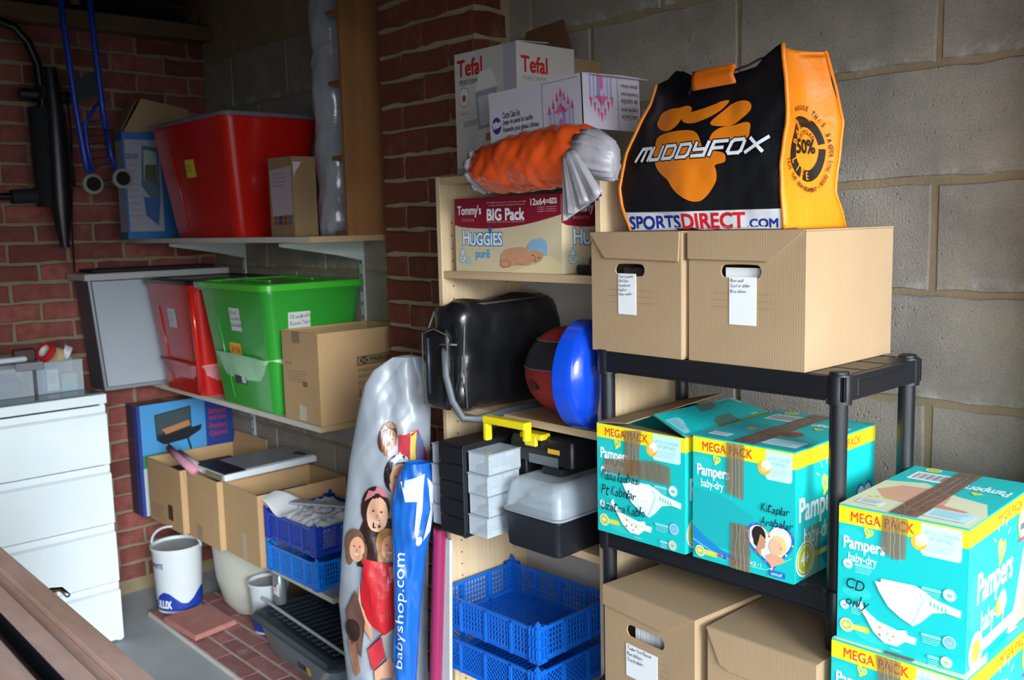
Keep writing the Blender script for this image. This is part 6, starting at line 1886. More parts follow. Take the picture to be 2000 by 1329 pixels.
# ------------------------------------------------------------ lowest wall shelf things
t = thing('barbecue_carton', 'blue carton with a barbecue picture against the brick end wall', 'box', (0.015, -0.455, 0.3625), 1)
w, d, h = 0.115, 0.43, 0.480
b = MB(); b.box(0, 0, 0, w, d, h); b.build('body', plain('blue_print_card', '#3c78b4', 0.45), t, bevel=0.0015)
c = face(w, d, h, 'right')
c.rect(0, 0, 1, 1, '#4a94cc'); c.rect(0.70, 0, 1, 1, '#24408c'); c.poly([(0, 0.45), (0.3, 0.44), (0.3, 0.55), (0, 0.57)], '#2f7a58'); c.rect(0, 0.57, 1, 1, '#b0bcc0'); c.rect(0, 0, 0.03, 1, '#2b3c8c')
c.poly([(0.17, 0.10), (0.55, 0.06), (0.55, 0.30), (0.18, 0.34)], '#20303c'); c.poly([(0.18, 0.11), (0.54, 0.07), (0.54, 0.24), (0.19, 0.28)], '#3c4c50'); c.poly([(0.24, 0.24), (0.52, 0.19), (0.54, 0.24), (0.28, 0.29)], '#b07850')
c.poly([(0.20, 0.30), (0.66, 0.25), (0.64, 0.30), (0.50, 0.36), (0.26, 0.38), (0.20, 0.35)], '#1a1c24'); c.line([(0.30, 0.37), (0.28, 0.5)], 0.02, '#1a1c24'); c.line([(0.50, 0.35), (0.54, 0.5)], 0.02, '#1a1c24')
for i, s_ in enumerate(('Barbecue', 'Grill Party', 'Premium', 'Charcoal')): c.text(s_, 0.74, 0.12 + i * 0.07, 0.93, 0.165 + i * 0.07, '#b8283c', bold=0.04)
for i in range(3): c.poly(circ(0.12 + i * 0.05, 0.8 + 0.02 * i, 0.06, 12, 0.04), '#8e9ca2')
c.build(t)
c = face(w, d, h, 'front'); c.rect(0, 0, 1, 1, '#2c2c44'); c.rect(0.0, 0.3, 1, 0.6, '#3c2c3c'); c.rect(0.6, 0, 1, 1, '#26408c'); c.build(t)
c = face(w, d, h, 'top'); c.rect(0, 0, 1, 1, '#6a5a48'); c.poly([(0, 0.5), (1, 0.5), (1, 0.66), (0, 0.66)], '#8a7a58', rough=0.2); c.build(t)

E_ = open_carton('open brown carton with black printed square, leftmost on the lowest shelf', (0.160, -0.435, 0.3625), 0, 0.335, 0.390, 0.265, CARD3, 'db', 0.055)
c = face(0.335, 0.39, 0.265, 'front'); c.rect(0, 0, 1, 0.005, '#7a6040'); c.rect(0.58, 0.62, 0.72, 0.86, '#4a3a2c'); c.lines(0.05, 0.7, 0.5, 0.95, 5, '#8a7050', 0.2); c.build(E_)
F_ = open_carton('brown carton under the silver appliance on the lowest shelf', (0.515, -0.415, 0.3625), 0, 0.270, 0.385, 0.270, CARD3, '', 0.05)
c = face(0.27, 0.385, 0.27, 'front'); c.poly([(0.25, 0.75), (0.25, 0.98), (0.42, 0.98), (0.42, 0.78)], '#a08c6c', rough=0.3); c.build(F_)
G_ = open_carton('open brown carton left of the blue crates on the lowest shelf', (0.797, -0.395, 0.3625), 0, 0.268, 0.370, 0.268, CARD3, '', 0.05)
c = face(0.268, 0.37, 0.268, 'front'); c.poly([(0.50, 0.60), (0.50, 0.98), (0.62, 0.98), (0.62, 0.62)], '#b8a890', rough=0.3); c.build(G_)
b = MB(); b.box(0.03, 0.10, 0.1, 0.24, 0.33, 0.20); b.build('contents', plain('navy_things', '#26304c', 0.7, var=0.3), G_)
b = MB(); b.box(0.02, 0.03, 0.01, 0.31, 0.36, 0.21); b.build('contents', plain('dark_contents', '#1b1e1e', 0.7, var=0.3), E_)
t = thing('silver_appliance', 'flat silver and white appliance with black panel lying on a carton', 'appliance', (0.585, -0.400, 0.634), rot=(math.radians(2), math.radians(-3), math.radians(-4)))
b = MB(); b.box(0, 0, 0, 0.285, 0.375, 0.026); b.build('body', plain('off_white_plastic', '#cfd4d8', 0.35), t, bevel=0.006, seg=2)
b = MB(); b.box(0.008, 0.02, 0.026, 0.277, 0.370, 0.031); b.build('top_plate', plain('silver_plate', '#a4a9ae', 0.3, metal=0.3), t, bevel=0.002)
b = MB(); b.box(0.004, 0.002, 0.0262, 0.281, 0.085, 0.0322); b.build('black_panel', BLKPL, t, bevel=0.002)
b = MB(); b.box(0.10, -0.004, 0.002, 0.27, 0.0, 0.022); b.build('front_strip', plain('gold_side', '#8e8468', 0.4), t)
c = Canvas((0.17, 0.36, 0.0312), (0.09, 0, 0), (0, -0.05, 0)); c.text('digital', 0, 0, 1, 0.9, '#26282c', bold=0.04); c.build(t)
t = thing('rolled_papers', 'pink and white rolled papers poking out between the cartons', 'papers', (0.36, -0.405, 0.655), rot=(0, 0, 0))
PK = plain('pink_paper', '#c88a9c', 0.7, var=0.15, scale=30)
b = MB(); b.tube([(-0.03, 0, 0.035), (0.10, -0.008, 0.010), (0.24, -0.012, -0.012)], [0.014, 0.016, 0.018], 12); b.build('paper_roll', PK, t, smooth=True)
b = MB(); b.tube([(0.00, 0.03, 0.018), (0.14, 0.025, 0.0), (0.27, 0.012, -0.010)], [0.010, 0.012, 0.012], 10); b.build('paper_roll', plain('pinkish_white_paper', '#c8b4bc', 0.7), t, smooth=True)

crate('plastic_crate', 'lower light blue ventilated crate at the right end of the lowest wall shelf', (1.080, -0.372, 0.3625), 1.5, 0.325, 0.27, 0.100, CB3, 'grid', 'blue crates on the lowest wall shelf')
crate('plastic_crate', 'upper dark blue ventilated crate filled with white cloths on the lowest wall shelf', (1.078, -0.372, 0.4805), 1.5, 0.325, 0.27, 0.100, CB2, 'diamond', 'blue crates on the lowest wall shelf')
t = thing('white_cloths', 'crumpled white cloths filling the upper dark blue crate', 'cloths', (1.24, -0.235, 0.490), 1.5)
CL = plain('white_cloth', '#c8c8ce', 0.8, var=0.06)
b = MB()
b.sheet(lambda u, v: Vector((-0.145 + 0.29 * u, -0.118 + 0.235 * v, 0.098 + 0.016 * noise.noise(Vector((u * 7, v * 6, 1))) + 0.012 * noise.noise(Vector((u * 17, v * 13, 3))) - 0.03 * (abs(2 * u - 1) ** 6) - 0.03 * abs(2 * v - 1) ** 8)), 50, 40)
b.build('cloth', CL, t, smooth=True, solid=0.003)
b = MB(); b.box(-0.14, -0.115, 0.005, 0.14, 0.112, 0.075); b.build('folded_cloth', plain('mixed_cloth', '#8a8c9c', 0.8, var=0.4, scale=20), t)
t = thing('paper_sheet', 'curled grey white paper sheet lying over the dark blue crate', 'paper', (1.07, -0.385, 0.59), 0)
b = MB(); b.sheet(lambda u, v: Vector((-0.01 + 0.16 * u, 0.0 + 0.06 * v + 0.10 * v * u, 0.028 * (1 - u) ** 2 + 0.010 * math.sin(u * 6) + 0.02 * v)), 16, 8); b.build('sheet', PAPER, t, smooth=True, solid=0.001)
t = thing('plastic_trunking', 'pale grey flat strip lying across the dark blue crate', 'strip', (1.17, -0.33, 0.608), rot=(0, math.radians(-3), math.radians(22)))
b = MB(); b.box(0, 0, 0, 0.26, 0.045, 0.008); b.build('strip', plain('pale_strip', '#b4b8be', 0.45), t, bevel=0.003)

# ------------------------------------------------------------ floor things
t = thing('paver_strip', 'strip of red brick pavers lying on the concrete floor under the shelves', 'pavers', (0.31, -0.530, 0.0), 0)
b = MB(); b.box(0, 0, 0, 1.05, 0.36, 0.016); b.build('mortar_bed', plain('pale_joint', '#cac4bc', 0.95, var=0.1), t)
for j in range(5):
    for i in range(-1, 6):
        x0 = i * 0.207 + (0.10 if j % 2 else 0); a, e = max(0.004, x0 + 0.004), min(1.046, x0 + 0.200)
        if e - a < 0.03: continue
        k = ('pv', round(e - a, 2))
        if k not in BM:
            m_ = MB(); L_ = round(e - a, 2); m_.hexa([(-L_ / 2, -0.031, 0), (L_ / 2, -0.031, 0), (L_ / 2, 0.031, 0), (-L_ / 2, 0.031, 0), (-L_ / 2 + 0.002, -0.029, 0.004), (L_ / 2 - 0.002, -0.029, 0.003), (L_ / 2 - 0.002, 0.029, 0.0042), (-L_ / 2 + 0.001, 0.029, 0.0035)])
            o_ = m_.build('brick', PAVER, t); BM[k] = o_.data
        else:
            o_ = bpy.data.objects.new('brick', BM[k]); link(o_, t)
        o_.location = ((a + e) / 2, 0.036 + j * 0.071, 0.0165)
t = thing('clay_tile', 'loose dusty pink clay tile on the brick pavers in front of the white bucket', 'tile', (0.600, -0.430, 0.0255), 6)
b = MB(); b.hexa([(-0.135, -0.095, 0), (0.135, -0.105, 0), (0.125, 0.085, 0), (-0.125, 0.095, 0), (-0.130, -0.090, 0.022), (0.130, -0.100, 0.020), (0.120, 0.080, 0.022), (-0.118, 0.090, 0.024)])
b.build('slab', TILE, t, bevel=0.003)

def bucket(label, loc, rz, r0, r1, h, name='paint_bucket', band='#1c3a9c', words=(), handle=True, bh=0.3):
    t = thing(name, label, 'bucket', loc, rz)
    WP = plain('white_bucket_plastic', '#ccd2d6', 0.35, var=0.05)
    b = MB(); b.lathe([(0, 0), (r0, 0), (r0 + (r1 - r0) * 0.95, h * 0.95), (r1 + 0.004, h * 0.955), (r1 + 0.004, h), (r1 - 0.001, h), (r0 - 0.002, 0.004), (0, 0.004)], n=40); b.build('shell', WP, t, smooth=35)
    b = MB(); b.lathe([(0, h - 0.020), (r1 - 0.006, h - 0.020), (r1 - 0.006, h - 0.012), (0, h - 0.012)], n=32); b.build('inset_lid', plain('grey_lid_inset', '#a8adb2', 0.5, var=0.1), t, smooth=35)
    rr = lambda z: r0 + (r1 - r0) * z / h
    fn = lambda u, v, w_: Vector(((rr(h * (1 - v)) + w_) * math.cos(u), (rr(h * (1 - v)) + w_) * math.sin(u), h * (1 - v)))
    c = Canvas(fn=fn, grid=0.12, base=0.0006).asp(1, h / r0)
    c.poly([(-PI + 0.01, 1 - bh)] + [(-PI + 0.01 + 2 * PI * i / 24, 1 - bh + 0.10 * math.sin(i * 0.9)) for i in range(1, 24)] + [(PI - 0.01, 1 - bh), (PI - 0.01, 0.995), (-PI + 0.01, 0.995)], band)
    for s_, u0, v0, u1, v1, col in words: c.text(s_, u0, v0, u1, v1, col, bold=0.06)
    c.build(t)
    if handle:
        b = MB(); b.tube([((r1 + 0.006) * math.cos(a), -(r1 + 0.002) * math.sin(a) * 0.25, h - 0.012 + (r1 + 0.006) * math.sin(a) * 0.85) for a in [PI * i / 16 for i in range(17)]], 0.0055, 8, flat=0.6)
        b.build('handle', WP, t, smooth=True)
    return t
bucket('large white and blue paint bucket with raised handle on the pavers', (0.362, -0.415, 0.0255), 42, 0.088, 0.100, 0.27, words=(('ULUX', -1.75 - 0.55, 0.80, -1.75 + 0.25, 0.92, '#dfe6ec'), ('WHITE', -2.45, 0.22, -1.75, 0.29, '#2a3f8c')), bh=0.24)
bucket('small white and blue paint bucket with grey lid under the shelf', (0.842, -0.262, 0.0255), 30, 0.055, 0.072, 0.20, words=(('WHITE', -1.9, 0.30, -1.4, 0.38, '#c0c8d0'),), handle=False, bh=0.28)
t = thing('white_tub', 'tall cream white curved tub standing behind the paint buckets', 'tub', (0.600, -0.190, 0.0255))
b = MB(); b.lathe([(0, 0), (0.09, 0), (0.13, 0.05), (0.155, 0.15), (0.165, 0.29), (0.172, 0.295), (0.172, 0.302), (0.160, 0.302), (0.150, 0.15), (0.08, 0.006), (0, 0.006)], n=48); b.build('shell', plain('cream_plastic', '#b4b4a8', 0.4, var=0.04), t, smooth=40)
t = thing('spray_can', 'spray can with blue and red label standing behind the small bucket', 'can', (0.995, -0.290, 0.1835))
b = MB(); b.lathe([(0, 0), (0.022, 0), (0.024, 0.004), (0.024, 0.105), (0.016, 0.118), (0.010, 0.120), (0.010, 0.132), (0, 0.132)], n=24); b.build('can_body', plain('can_grey', '#8c949c', 0.3, metal=0.5), t, smooth=35)
c = Canvas(fn=lambda u, v, w_: Vector(((0.0245 + w_) * math.cos(u), (0.0245 + w_) * math.sin(u), 0.105 * (1 - v))), grid=0.3).asp(1, 4)
c.rect(-3.1, 0.75, 3.1, 0.97, '#1c2c6c'); c.rect(-2.3, 0.2, -0.6, 0.7, '#c8c8cc'); c.rect(-1.6, 0.25, -1.0, 0.5, '#a82c2c'); c.build(t)

LIDG = plain('slate_plastic', '#2c3640', 0.4, var=0.05)
t = tub('low clear storage box with ribbed slate lid on the floor', (0.968, -0.378, 0.0255), -3, 0.585, 0.235, 0.115, 0.030, plain('greyish_clear', '#77848c', 0.22, alpha=0.85, var=0.1, scale=10), None, 0.02, name='clear_storage_box', content=(plain('grey_contents', '#5c646c', 0.6, var=0.5, scale=14), 0.6), r=0.03, ridge=False)
b = MB(); R = []
for g, z in ((-0.014, 0.121), (-0.020, 0.124), (-0.020, 0.134), (-0.012, 0.146), (0.006, 0.152), (0.012, 0.148)):
    R.append([Vector((p.x, p.y, z)) for p in rrect(0.585 - 2 * g, 0.235 - 2 * g, 0.035, 6, 0.2925, 0.1175)])
b.loft(R); ld_ = b.build('lid', LIDG, t, smooth=35)
b = MB()
for i in range(14): b.box(0.045 + i * 0.037, 0.03, 0.148, 0.063 + i * 0.037, 0.205, 0.153)
b.build('rib', LIDG, ld_, bevel=0.002)
c = Canvas((0.29, 0.009, 0.098), (0.10, 0, 0), (0, 0.012, -0.07)); c.rect(0, 0, 0.62, 1, '#26282c'); c.rect(0.03, 0.05, 0.58, 0.5, '#a8adb0'); c.rect(0.64, 0.0, 0.95, 0.72, '#b0282c'); c.poly(circ(0.82, 0.85, 0.18, 14, 0.26), '#c8b028'); c.lines(0.06, 0.6, 0.55, 0.9, 3, '#7c8084', 0.3); c.build(t, 'product_label', 'black, red and yellow sticker')
t = thing('rod', 'thin white metal rod lying on the slate lid', 'rod', (0.905, -0.318, 0.184), -3)
b = MB(); b.cyl((0, 0, 0), (0.65, 0.0, 0.0), 0.006, n=12); b.build('bar', plain('white_rod', '#b4b8bc', 0.35), t, smooth=40)
BINB = plain('black_sack', '#131417', 0.28, var=0.2, bump=0.6, bscale=24, coat=0.4)
t = thing('sack_bundle', 'bundle in black plastic sacking tied with blue cord under the lowest shelf', 'bundle', (1.245, -0.128, 0.272), -2)
b = MB(); R = []
for i in range(41):
    u = i / 40; pr_ = (1 - abs(2 * u - 1) ** 5) ** 0.5
    pinch = 1 - 0.22 * math.exp(-((u - 0.62) / 0.04) ** 2) - 0.15 * math.exp(-((u - 0.15) / 0.05) ** 2)
    R.append([Vector((-0.29 + 0.56 * u, (0.098 * pr_ * pinch + 0.006) * math.cos(a) + 0.014 * noise.noise(Vector((u * 9, math.cos(a) * 2, math.sin(a) * 2))), (0.082 * pr_ * pinch + 0.006) * math.sin(a) + 0.012 * noise.noise(Vector((u * 12, math.cos(a) * 3, 4 + math.sin(a) * 2))))) for a in [2 * PI * j / 40 for j in range(40)]])
b.loft(R); b.build('sacking', BINB, t, smooth=True)
CORD = plain('blue_cord', '#1c3fb0', 0.5)
for u, rr_ in ((0.62, 0.080), (0.15, 0.080)):
    b = MB(); b.tube([(-0.29 + 0.56 * u + 0.015 * math.sin(a), rr_ * 1.04 * math.cos(a), rr_ * 1.0 * math.sin(a)) for a in [2 * PI * j / 28 for j in range(28)]], 0.005, 6, closed=True)
    b.tube([(-0.29 + 0.56 * u, -rr_ * 1.0, -0.02), (-0.27 + 0.56 * u, -rr_ * 1.1, -0.02), (-0.30 + 0.56 * u, -rr_ * 1.06, -0.032), (-0.25 + 0.56 * u, -rr_ * 1.05, -0.036)], 0.006, 6)
    b.build('cord', CORD, t, smooth=True)

# ------------------------------------------------------------ picture bag, rolls
PB = plain('white_poly_bag', '#8a9099', 0.42, var=0.10, scale=5, bump=0.8, bscale=12, coat=0.1)
t = thing('picture_bag', 'tall white plastic bag printed with smiling children leaning by the bookcase', 'bag', (2.09, -0.59, 0.0))
RV = Vector((0.69, 0.72, 0)); FV = Vector((0.72, -0.69, 0))
LP = [(0.0, -0.050, 0.140), (0.20, -0.085, 0.13), (0.40, -0.105, 0.115), (0.58, -0.122, 0.115), (0.80, -0.108, 0.118), (0.97, -0.090, 0.120), (1.10, -0.066, 0.122), (1.17, -0.048, 0.124), (1.205, -0.025, 0.118), (1.238, 0.025, 0.100)]
def pbag(a, z, w_=0.0):
    """a 0..1 across the front (0 left), z height"""
    l = ip([(q[0], q[1]) for q in LP], z); r = ip([(q[0], q[2]) for q in LP], z)
    x = l + (r - l) * a
    lean = ip([(0, 0.0), (1.24, 0.055)], z)
    th = 0.050 * (math.sin(PI * min(1, max(0, a))) ** 0.6) * min(1, (1.245 - z) * 6) + 0.004
    n_ = 0.020 * noise.noise(Vector((x * 11 + z * 2, z * 4, 2.0))) + 0.008 * noise.noise(Vector((x * 30 + z * 9, z * 10, 5.0)))
    n_ += 0.006 * abs(noise.noise(Vector((x * 20 - z * 12, z * 7, 8.0))))
    n_ += 0.006 * math.sin(x * 70 + z * 14) * (0.4 + 0.6 * noise.noise(Vector((z * 3, x * 3, 0))))
    return RV * (x + lean * 0.8) + FV * (th + n_ * math.sin(PI * min(1, max(0.0, a))) - 0.03 + w_) + Vector((0, 0, z))
b = MB()
b.sheet(lambda a, v: pbag(a, 0.005 + 1.232 * v), 60, 240)
b.sheet(lambda a, v: RV * (ip([(q[0], q[1]) for q in LP], 1.237 * v) * (1 - a) + ip([(q[0], q[2]) for q in LP], 1.237 * v) * a + ip([(0, 0.0), (1.24, 0.055)], 1.237 * v) * 0.8) + FV * (-0.03 - 0.04 * math.sin(PI * a)) + Vector((0, 0, 0.005 + 1.232 * v)), 12, 40)
b.build('film', PB, t, smooth=True)
# photographs of children, flat print; canvas in (a, z)
c = Canvas(fn=lambda a, z, w_: pbag(a, z, w_), grid=0.02, base=0.0035, step=0.0002).asp(0.22, 1.0)
def el(a, z, ra, rz, col, n=18, a0=0, a1=360): c.poly([(a + ra * math.cos(math.radians(a0 + (a1 - a0) * i / n)), z + rz * math.sin(math.radians(a0 + (a1 - a0) * i / n))) for i in range(n)], col, rough=0.3)
SKN = ['#b98468', '#c89478', '#8f6048', '#d0a084']
def face_(a, z, s_, skin, hair, tilt=0.0, hat=None):
    el(a - 0.02, z + 0.012 * s_, 0.155 * s_, 0.050 * s_, hair)
    if not hat: el(a - 0.09 * s_, z - 0.02 * s_, 0.06 * s_, 0.040 * s_, hair); el(a + 0.12 * s_, z - 0.015 * s_, 0.05 * s_, 0.035 * s_, hair)
    el(a + 0.01, z - 0.004, 0.115 * s_, 0.042 * s_, skin)
    if hat: c.poly([(a - 0.14 * s_, z + 0.024 * s_), (a - 0.1 * s_, z + 0.050 * s_), (a, z + 0.062 * s_), (a + 0.09 * s_, z + 0.052 * s_), (a + 0.12 * s_, z + 0.036 * s_), (a + 0.06 * s_, z + 0.040 * s_), (a - 0.04 * s_, z + 0.040 * s_)], hat, rough=0.3)
    sh_ = {'#b98468': '#a06e54', '#c89478': '#ae7a5e', '#8f6048': '#784c38', '#d0a084': '#b4846a'}[skin]
    for q in (-0.045, 0.045): el(a + q * s_ + 0.01, z + 0.005 * s_, 0.020 * s_, 0.0035 * s_, sh_, 8); el(a + q * s_ + 0.01, z + 0.004 * s_, 0.011 * s_, 0.0022 * s_, '#2c1c18', 8)
    c.poly([(a + 0.01, z + 0.000), (a + 0.028 * s_, z - 0.010 * s_), (a - 0.005, z - 0.010 * s_)], sh_, rough=0.3)
    c.poly([(a - 0.030 * s_, z - 0.018 * s_), (a + 0.050 * s_, z - 0.018 * s_), (a + 0.025 * s_, z - 0.024 * s_), (a - 0.008 * s_, z - 0.024 * s_)], '#d8ccc8', rough=0.3)
# top boy in striped shirt
c.poly([(0.62, 1.045), (0.86, 1.055), (0.97, 0.99), (0.98, 0.95), (0.80, 0.93), (0.64, 0.99)], '#a8303a', rough=0.3)
c.poly([(0.76, 1.05), (0.84, 1.053), (0.86, 0.94), (0.78, 0.935)], '#c8b45a', rough=0.3); c.poly([(0.84, 1.053), (0.93, 1.02), (0.94, 0.945), (0.86, 0.94)], '#5c6890', rough=0.3)
face_(0.50, 1.03, 0.8, SKN[2], '#4a2c20', hat='#7a5c44')
face_(0.66, 0.935, 1.0, SKN[1], '#1c1214', hat='#a8acb4')
c.poly([(0.30, 0.845), (0.22, 0.79), (0.22, 0.70), (0.5, 0.70), (0.62, 0.76), (0.6, 0.83)], '#2c1c1a', rough=0.3)
face_(0.42, 0.845, 1.15, SKN[3], '#2c1a18', hat='#b8707c')
face_(0.58, 0.755, 0.85, SKN[0], '#8a6034')
face_(0.20, 0.75, 0.8, SKN[1], '#6a4a3a')
c.poly([(0.30, 0.725), (0.50, 0.715), (0.80, 0.70), (0.86, 0.62), (0.84, 0.54), (0.60, 0.51), (0.36, 0.56), (0.28, 0.63)], '#b01c26', rough=0.3)
for i in range(4): c.line([(0.36 + i * 0.10, 0.70 - i * 0.01), (0.42 + i * 0.08, 0.56)], 0.012, '#8c1620')
c.poly([(0.26, 0.66), (0.30, 0.60), (0.42, 0.54), (0.40, 0.50), (0.24, 0.56)], SKN[1], rough=0.3)
c.poly([(0.50, 0.52), (0.84, 0.56), (0.90, 0.46), (0.56, 0.44)], '#8c8c8c', rough=0.3); c.poly([(0.70, 0.50), (0.90, 0.48), (0.88, 0.38), (0.66, 0.38)], '#1c1a20', rough=0.3)
c.poly([(0.12, 0.58), (0.22, 0.64), (0.34, 0.56), (0.26, 0.46), (0.14, 0.48)], '#5c4038', rough=0.3)
c.poly([(0.10, 0.50), (0.20, 0.50), (0.24, 0.42), (0.16, 0.40)], SKN[2], rough=0.3); el(0.18, 0.53, 0.09, 0.03, '#2c1c18')
c.poly([(0.40, 0.42), (0.60, 0.46), (0.72, 0.40), (0.66, 0.30), (0.50, 0.25), (0.40, 0.30)], SKN[1], rough=0.3); c.poly([(0.46, 0.40), (0.60, 0.40), (0.56, 0.30), (0.46, 0.30)], '#70747c', rough=0.3)
c.poly([(0.34, 0.48), (0.52, 0.52), (0.54, 0.46), (0.38, 0.42)], '#b02c34', rough=0.3)
c.poly([(0.28, 0.40), (0.38, 0.34), (0.44, 0.20), (0.36, 0.20), (0.28, 0.30)], '#c08068', rough=0.3); c.poly([(0.30, 0.30), (0.40, 0.30), (0.42, 0.26), (0.32, 0.26)], '#5ca8c8', rough=0.3)
c.poly([(0.44, 0.24), (0.90, 0.32), (0.94, 0.02), (0.40, 0.02)], '#1c54b4', rough=0.3)
c.poly([(0.60, 0.86), (0.99, 0.88), (1.0, 0.84), (0.94, 0.80), (0.80, 0.60), (0.76, 0.70)], '#1c5cbc', rough=0.3)
c.build(t)

BLB = plain('blue_film', '#1a5cb0', 0.25, var=0.15, scale=8, bump=0.7, bscale=24, coat=0.5)
t = thing('blue_carrier_bag', 'blue printed plastic bag, tall and crinkled, right of the picture bag', 'bag', (2.226, -0.566, 0.0))
def bbag(a, z, w_=0.0, back=False):
    hw = ip([(0, 0.028), (0.4, 0.028), (0.6, 0.032), (0.75, 0.040), (0.88, 0.054), (0.96, 0.046), (1.0, 0.03)], z)
    cx = ip([(0, -0.042), (0.4, -0.026), (0.75, -0.002), (1.0, 0.030)], z)
    x = cx + hw * (2 * a - 1)
    n_ = 0.012 * noise.noise(Vector((x * 24, z * 9, 9.0))) + 0.005 * noise.noise(Vector((x * 60, z * 22, 5.0)))
    d_ = 0.022 * math.sin(PI * min(1, max(0, a))) ** 0.6 + n_
    return RV * x + FV * ((-d_ if back else d_) + w_ + 0.02) + Vector((0, 0, z))
b = MB(); b.sheet(lambda a, v: bbag(a, 0.004 + 0.99 * v), 24, 180); b.sheet(lambda a, v: bbag(a, 0.004 + 0.99 * v, 0, True), 12, 60); b.build('film', BLB, t, smooth=True)
c = Canvas(fn=lambda a, z, w_: bbag(a, z, w_), grid=0.04, base=0.003).asp(0.1, 1.0)
c.poly([(0.10, 0.95), (0.75, 0.97), (0.70, 0.80), (0.60, 0.82), (0.58, 0.90), (0.30, 0.90)], '#c4ccd4', rough=0.25)
c.poly([(0.80, 0.96), (0.98, 0.94), (0.99, 0.82), (0.86, 0.80), (0.90, 0.88)], '#c4ccd4', rough=0.25)
# lettering runs up the bag
c.text('babyshop.com', 0.47, 0.06, 0.77, 0.50, '#c8dcf0', bold=0, fn2=lambda u, v: (v, u))
c.poly(circ(0.75, 0.80, 0.08, 12, 0.012), '#c8dcf0'); c.poly(circ(0.45, 0.28, 0.12, 12, 0.014), '#c8dcf0')
c.build(t)
t = thing('magenta_roll', 'magenta wrapped roll standing against the bookcase side', 'roll', (2.220, -0.527, 0.0))
b = MB(); b.cyl((0.0, 0, 0.0), (0.077, 0.0, 0.825), 0.0165, n=24); b.build('wrapped_tube', plain('magenta_wrap', '#8c2452', 0.3, var=0.1, bump=0.3, bscale=20, coat=0.3), t, smooth=40)
b = MB(); b.cyl((0.0771, 0.0, 0.8255), (0.0774, 0.0, 0.829), 0.0155, n=20); b.build('end_cap', plain('magenta_dark', '#5c1838', 0.5), t)
t = thing('white_plank', 'white narrow board standing between the magenta roll and the bookcase', 'board', (2.250, -0.518, 0.0), 0)
b = MB(); b.hexa([(0, 0, 0), (0.034, 0, 0), (0.034, 0.009, 0), (0, 0.009, 0), (0.040, 0, 0.80), (0.074, 0, 0.80), (0.074, 0.009, 0.80), (0.040, 0.009, 0.80)]); b.build('board', plain('white_board', '#b8bcc0', 0.4), t, bevel=0.001)

# ------------------------------------------------------------ things hanging by the end wall
t = thing('tube_carrier', 'black tubular carrier frame with padded posts hanging on the brick end wall', 'frame', (0, 0, 0))
X = 0.12
b = MB()
def at_(y, z, x=X): return (x, y, z)
b.tube([at_(-1.10, 2.385), at_(-0.86, 2.372), at_(-0.80, 2.355), at_(-0.755, 2.30), at_(-0.728, 2.22), at_(-0.722, 2.10), at_(-0.728, 1.95), at_(-0.73, 1.70)], 0.017, 12); b.build('bent_tube', BLKMT, t, smooth=True)
b = MB(); b.tube([at_(-1.15, 2.385), at_(-0.86, 2.376)], 0.026, 14); b.build('foam_grip', plain('black_foam', '#14181c', 0.8), t, smooth=40)
b = MB(); b.tube([at_(-0.695, 2.21, 0.15), at_(-0.69, 2.05, 0.15), at_(-0.695, 1.70, 0.15), at_(-0.69, 1.52, 0.15)], [0.026, 0.034, 0.040, 0.017], 14); b.build('post', BLKPL, t, smooth=40)
b = MB(); b.tube([at_(-0.70, 2.14), at_(-0.70, 2.09)], 0.045, 16); b.tube([at_(-0.80, 2.11), at_(-0.62, 2.105)], 0.022, 12); b.build('clamp', BLKPL, t, smooth=40)
b = MB(); b.tube([at_(-0.728, 2.06), at_(-0.722, 1.68)], 0.048, 14); b.build('padded_sleeve', plain('black_fabric', '#101012', 0.9), t, smooth=40)
b = MB(); b.tube([at_(-1.15, 1.715), at_(-0.74, 1.722)], 0.013, 10); b.build('lower_tube', BLKMT, t, smooth=40)
b = MB(); b.tube([at_(-0.86, 1.718), at_(-0.77, 1.722)], 0.028, 14); b.build('foam_grip', plain('black_foam', '#14181c', 0.8), t, smooth=40)
b = MB(); b.tube([at_(-0.635, 2.13, 0.14), at_(-0.63, 1.95, 0.14), at_(-0.64, 1.80, 0.14), at_(-0.655, 1.60, 0.14), at_(-0.66, 1.42, 0.14)], 0.010, 6, flat=0.3); b.build('strap', plain('black_fabric', '#101012', 0.9), t, smooth=True)
b = MB(); b.tube([at_(-0.66, 2.05, 0.15), at_(-0.645, 1.85, 0.15), at_(-0.64, 1.76, 0.15)], 0.020, 8, flat=0.4); b.build('strap', plain('black_fabric', '#101012', 0.9), t, smooth=True)
X = 0.12
b = MB(); b.box(0.008, -0.72, 2.12, 0.14, -0.70, 2.135); b.build('wall_hook', STEEL, t)

BT = plain('blue_enamel', '#123a9c', 0.35, var=0.04)
t = thing('luggage_trolley', 'blue folding luggage trolley hanging from the roof timbers before the brick wall', 'trolley', (0, 0, -0.052))
XT = 0.34
A = lambda y, z, x=XT: (x, y, z)
for (p, q) in ((( -0.690, 2.60), (-0.655, 1.900)), ((-0.592, 2.60), (-0.566, 2.06))):
    pass
b = MB(); b.tube([A(-0.700, 2.62), A(-0.692, 2.42), A(-0.672, 2.10), A(-0.652, 1.90), A(-0.645, 1.855)], 0.0115, 10); b.build('side_rail', BT, t, smooth=True)
b = MB(); b.tube([A(-0.596, 2.62), A(-0.588, 2.42), A(-0.575, 2.12), A(-0.567, 2.02)], 0.0115, 10); b.tube([A(-0.567, 2.03), A(-0.558, 1.92), A(-0.545, 1.875)], [0.012, 0.019, 0.012], 10, flat=0.5); b.build('side_rail', BT, t, smooth=True)
b = MB(); b.tube([A(-0.700, 2.62), A(-0.690, 2.66), A(-0.610, 2.66), A(-0.596, 2.62)], 0.0095, 10); b.build('top_grip', BT, t, smooth=True)
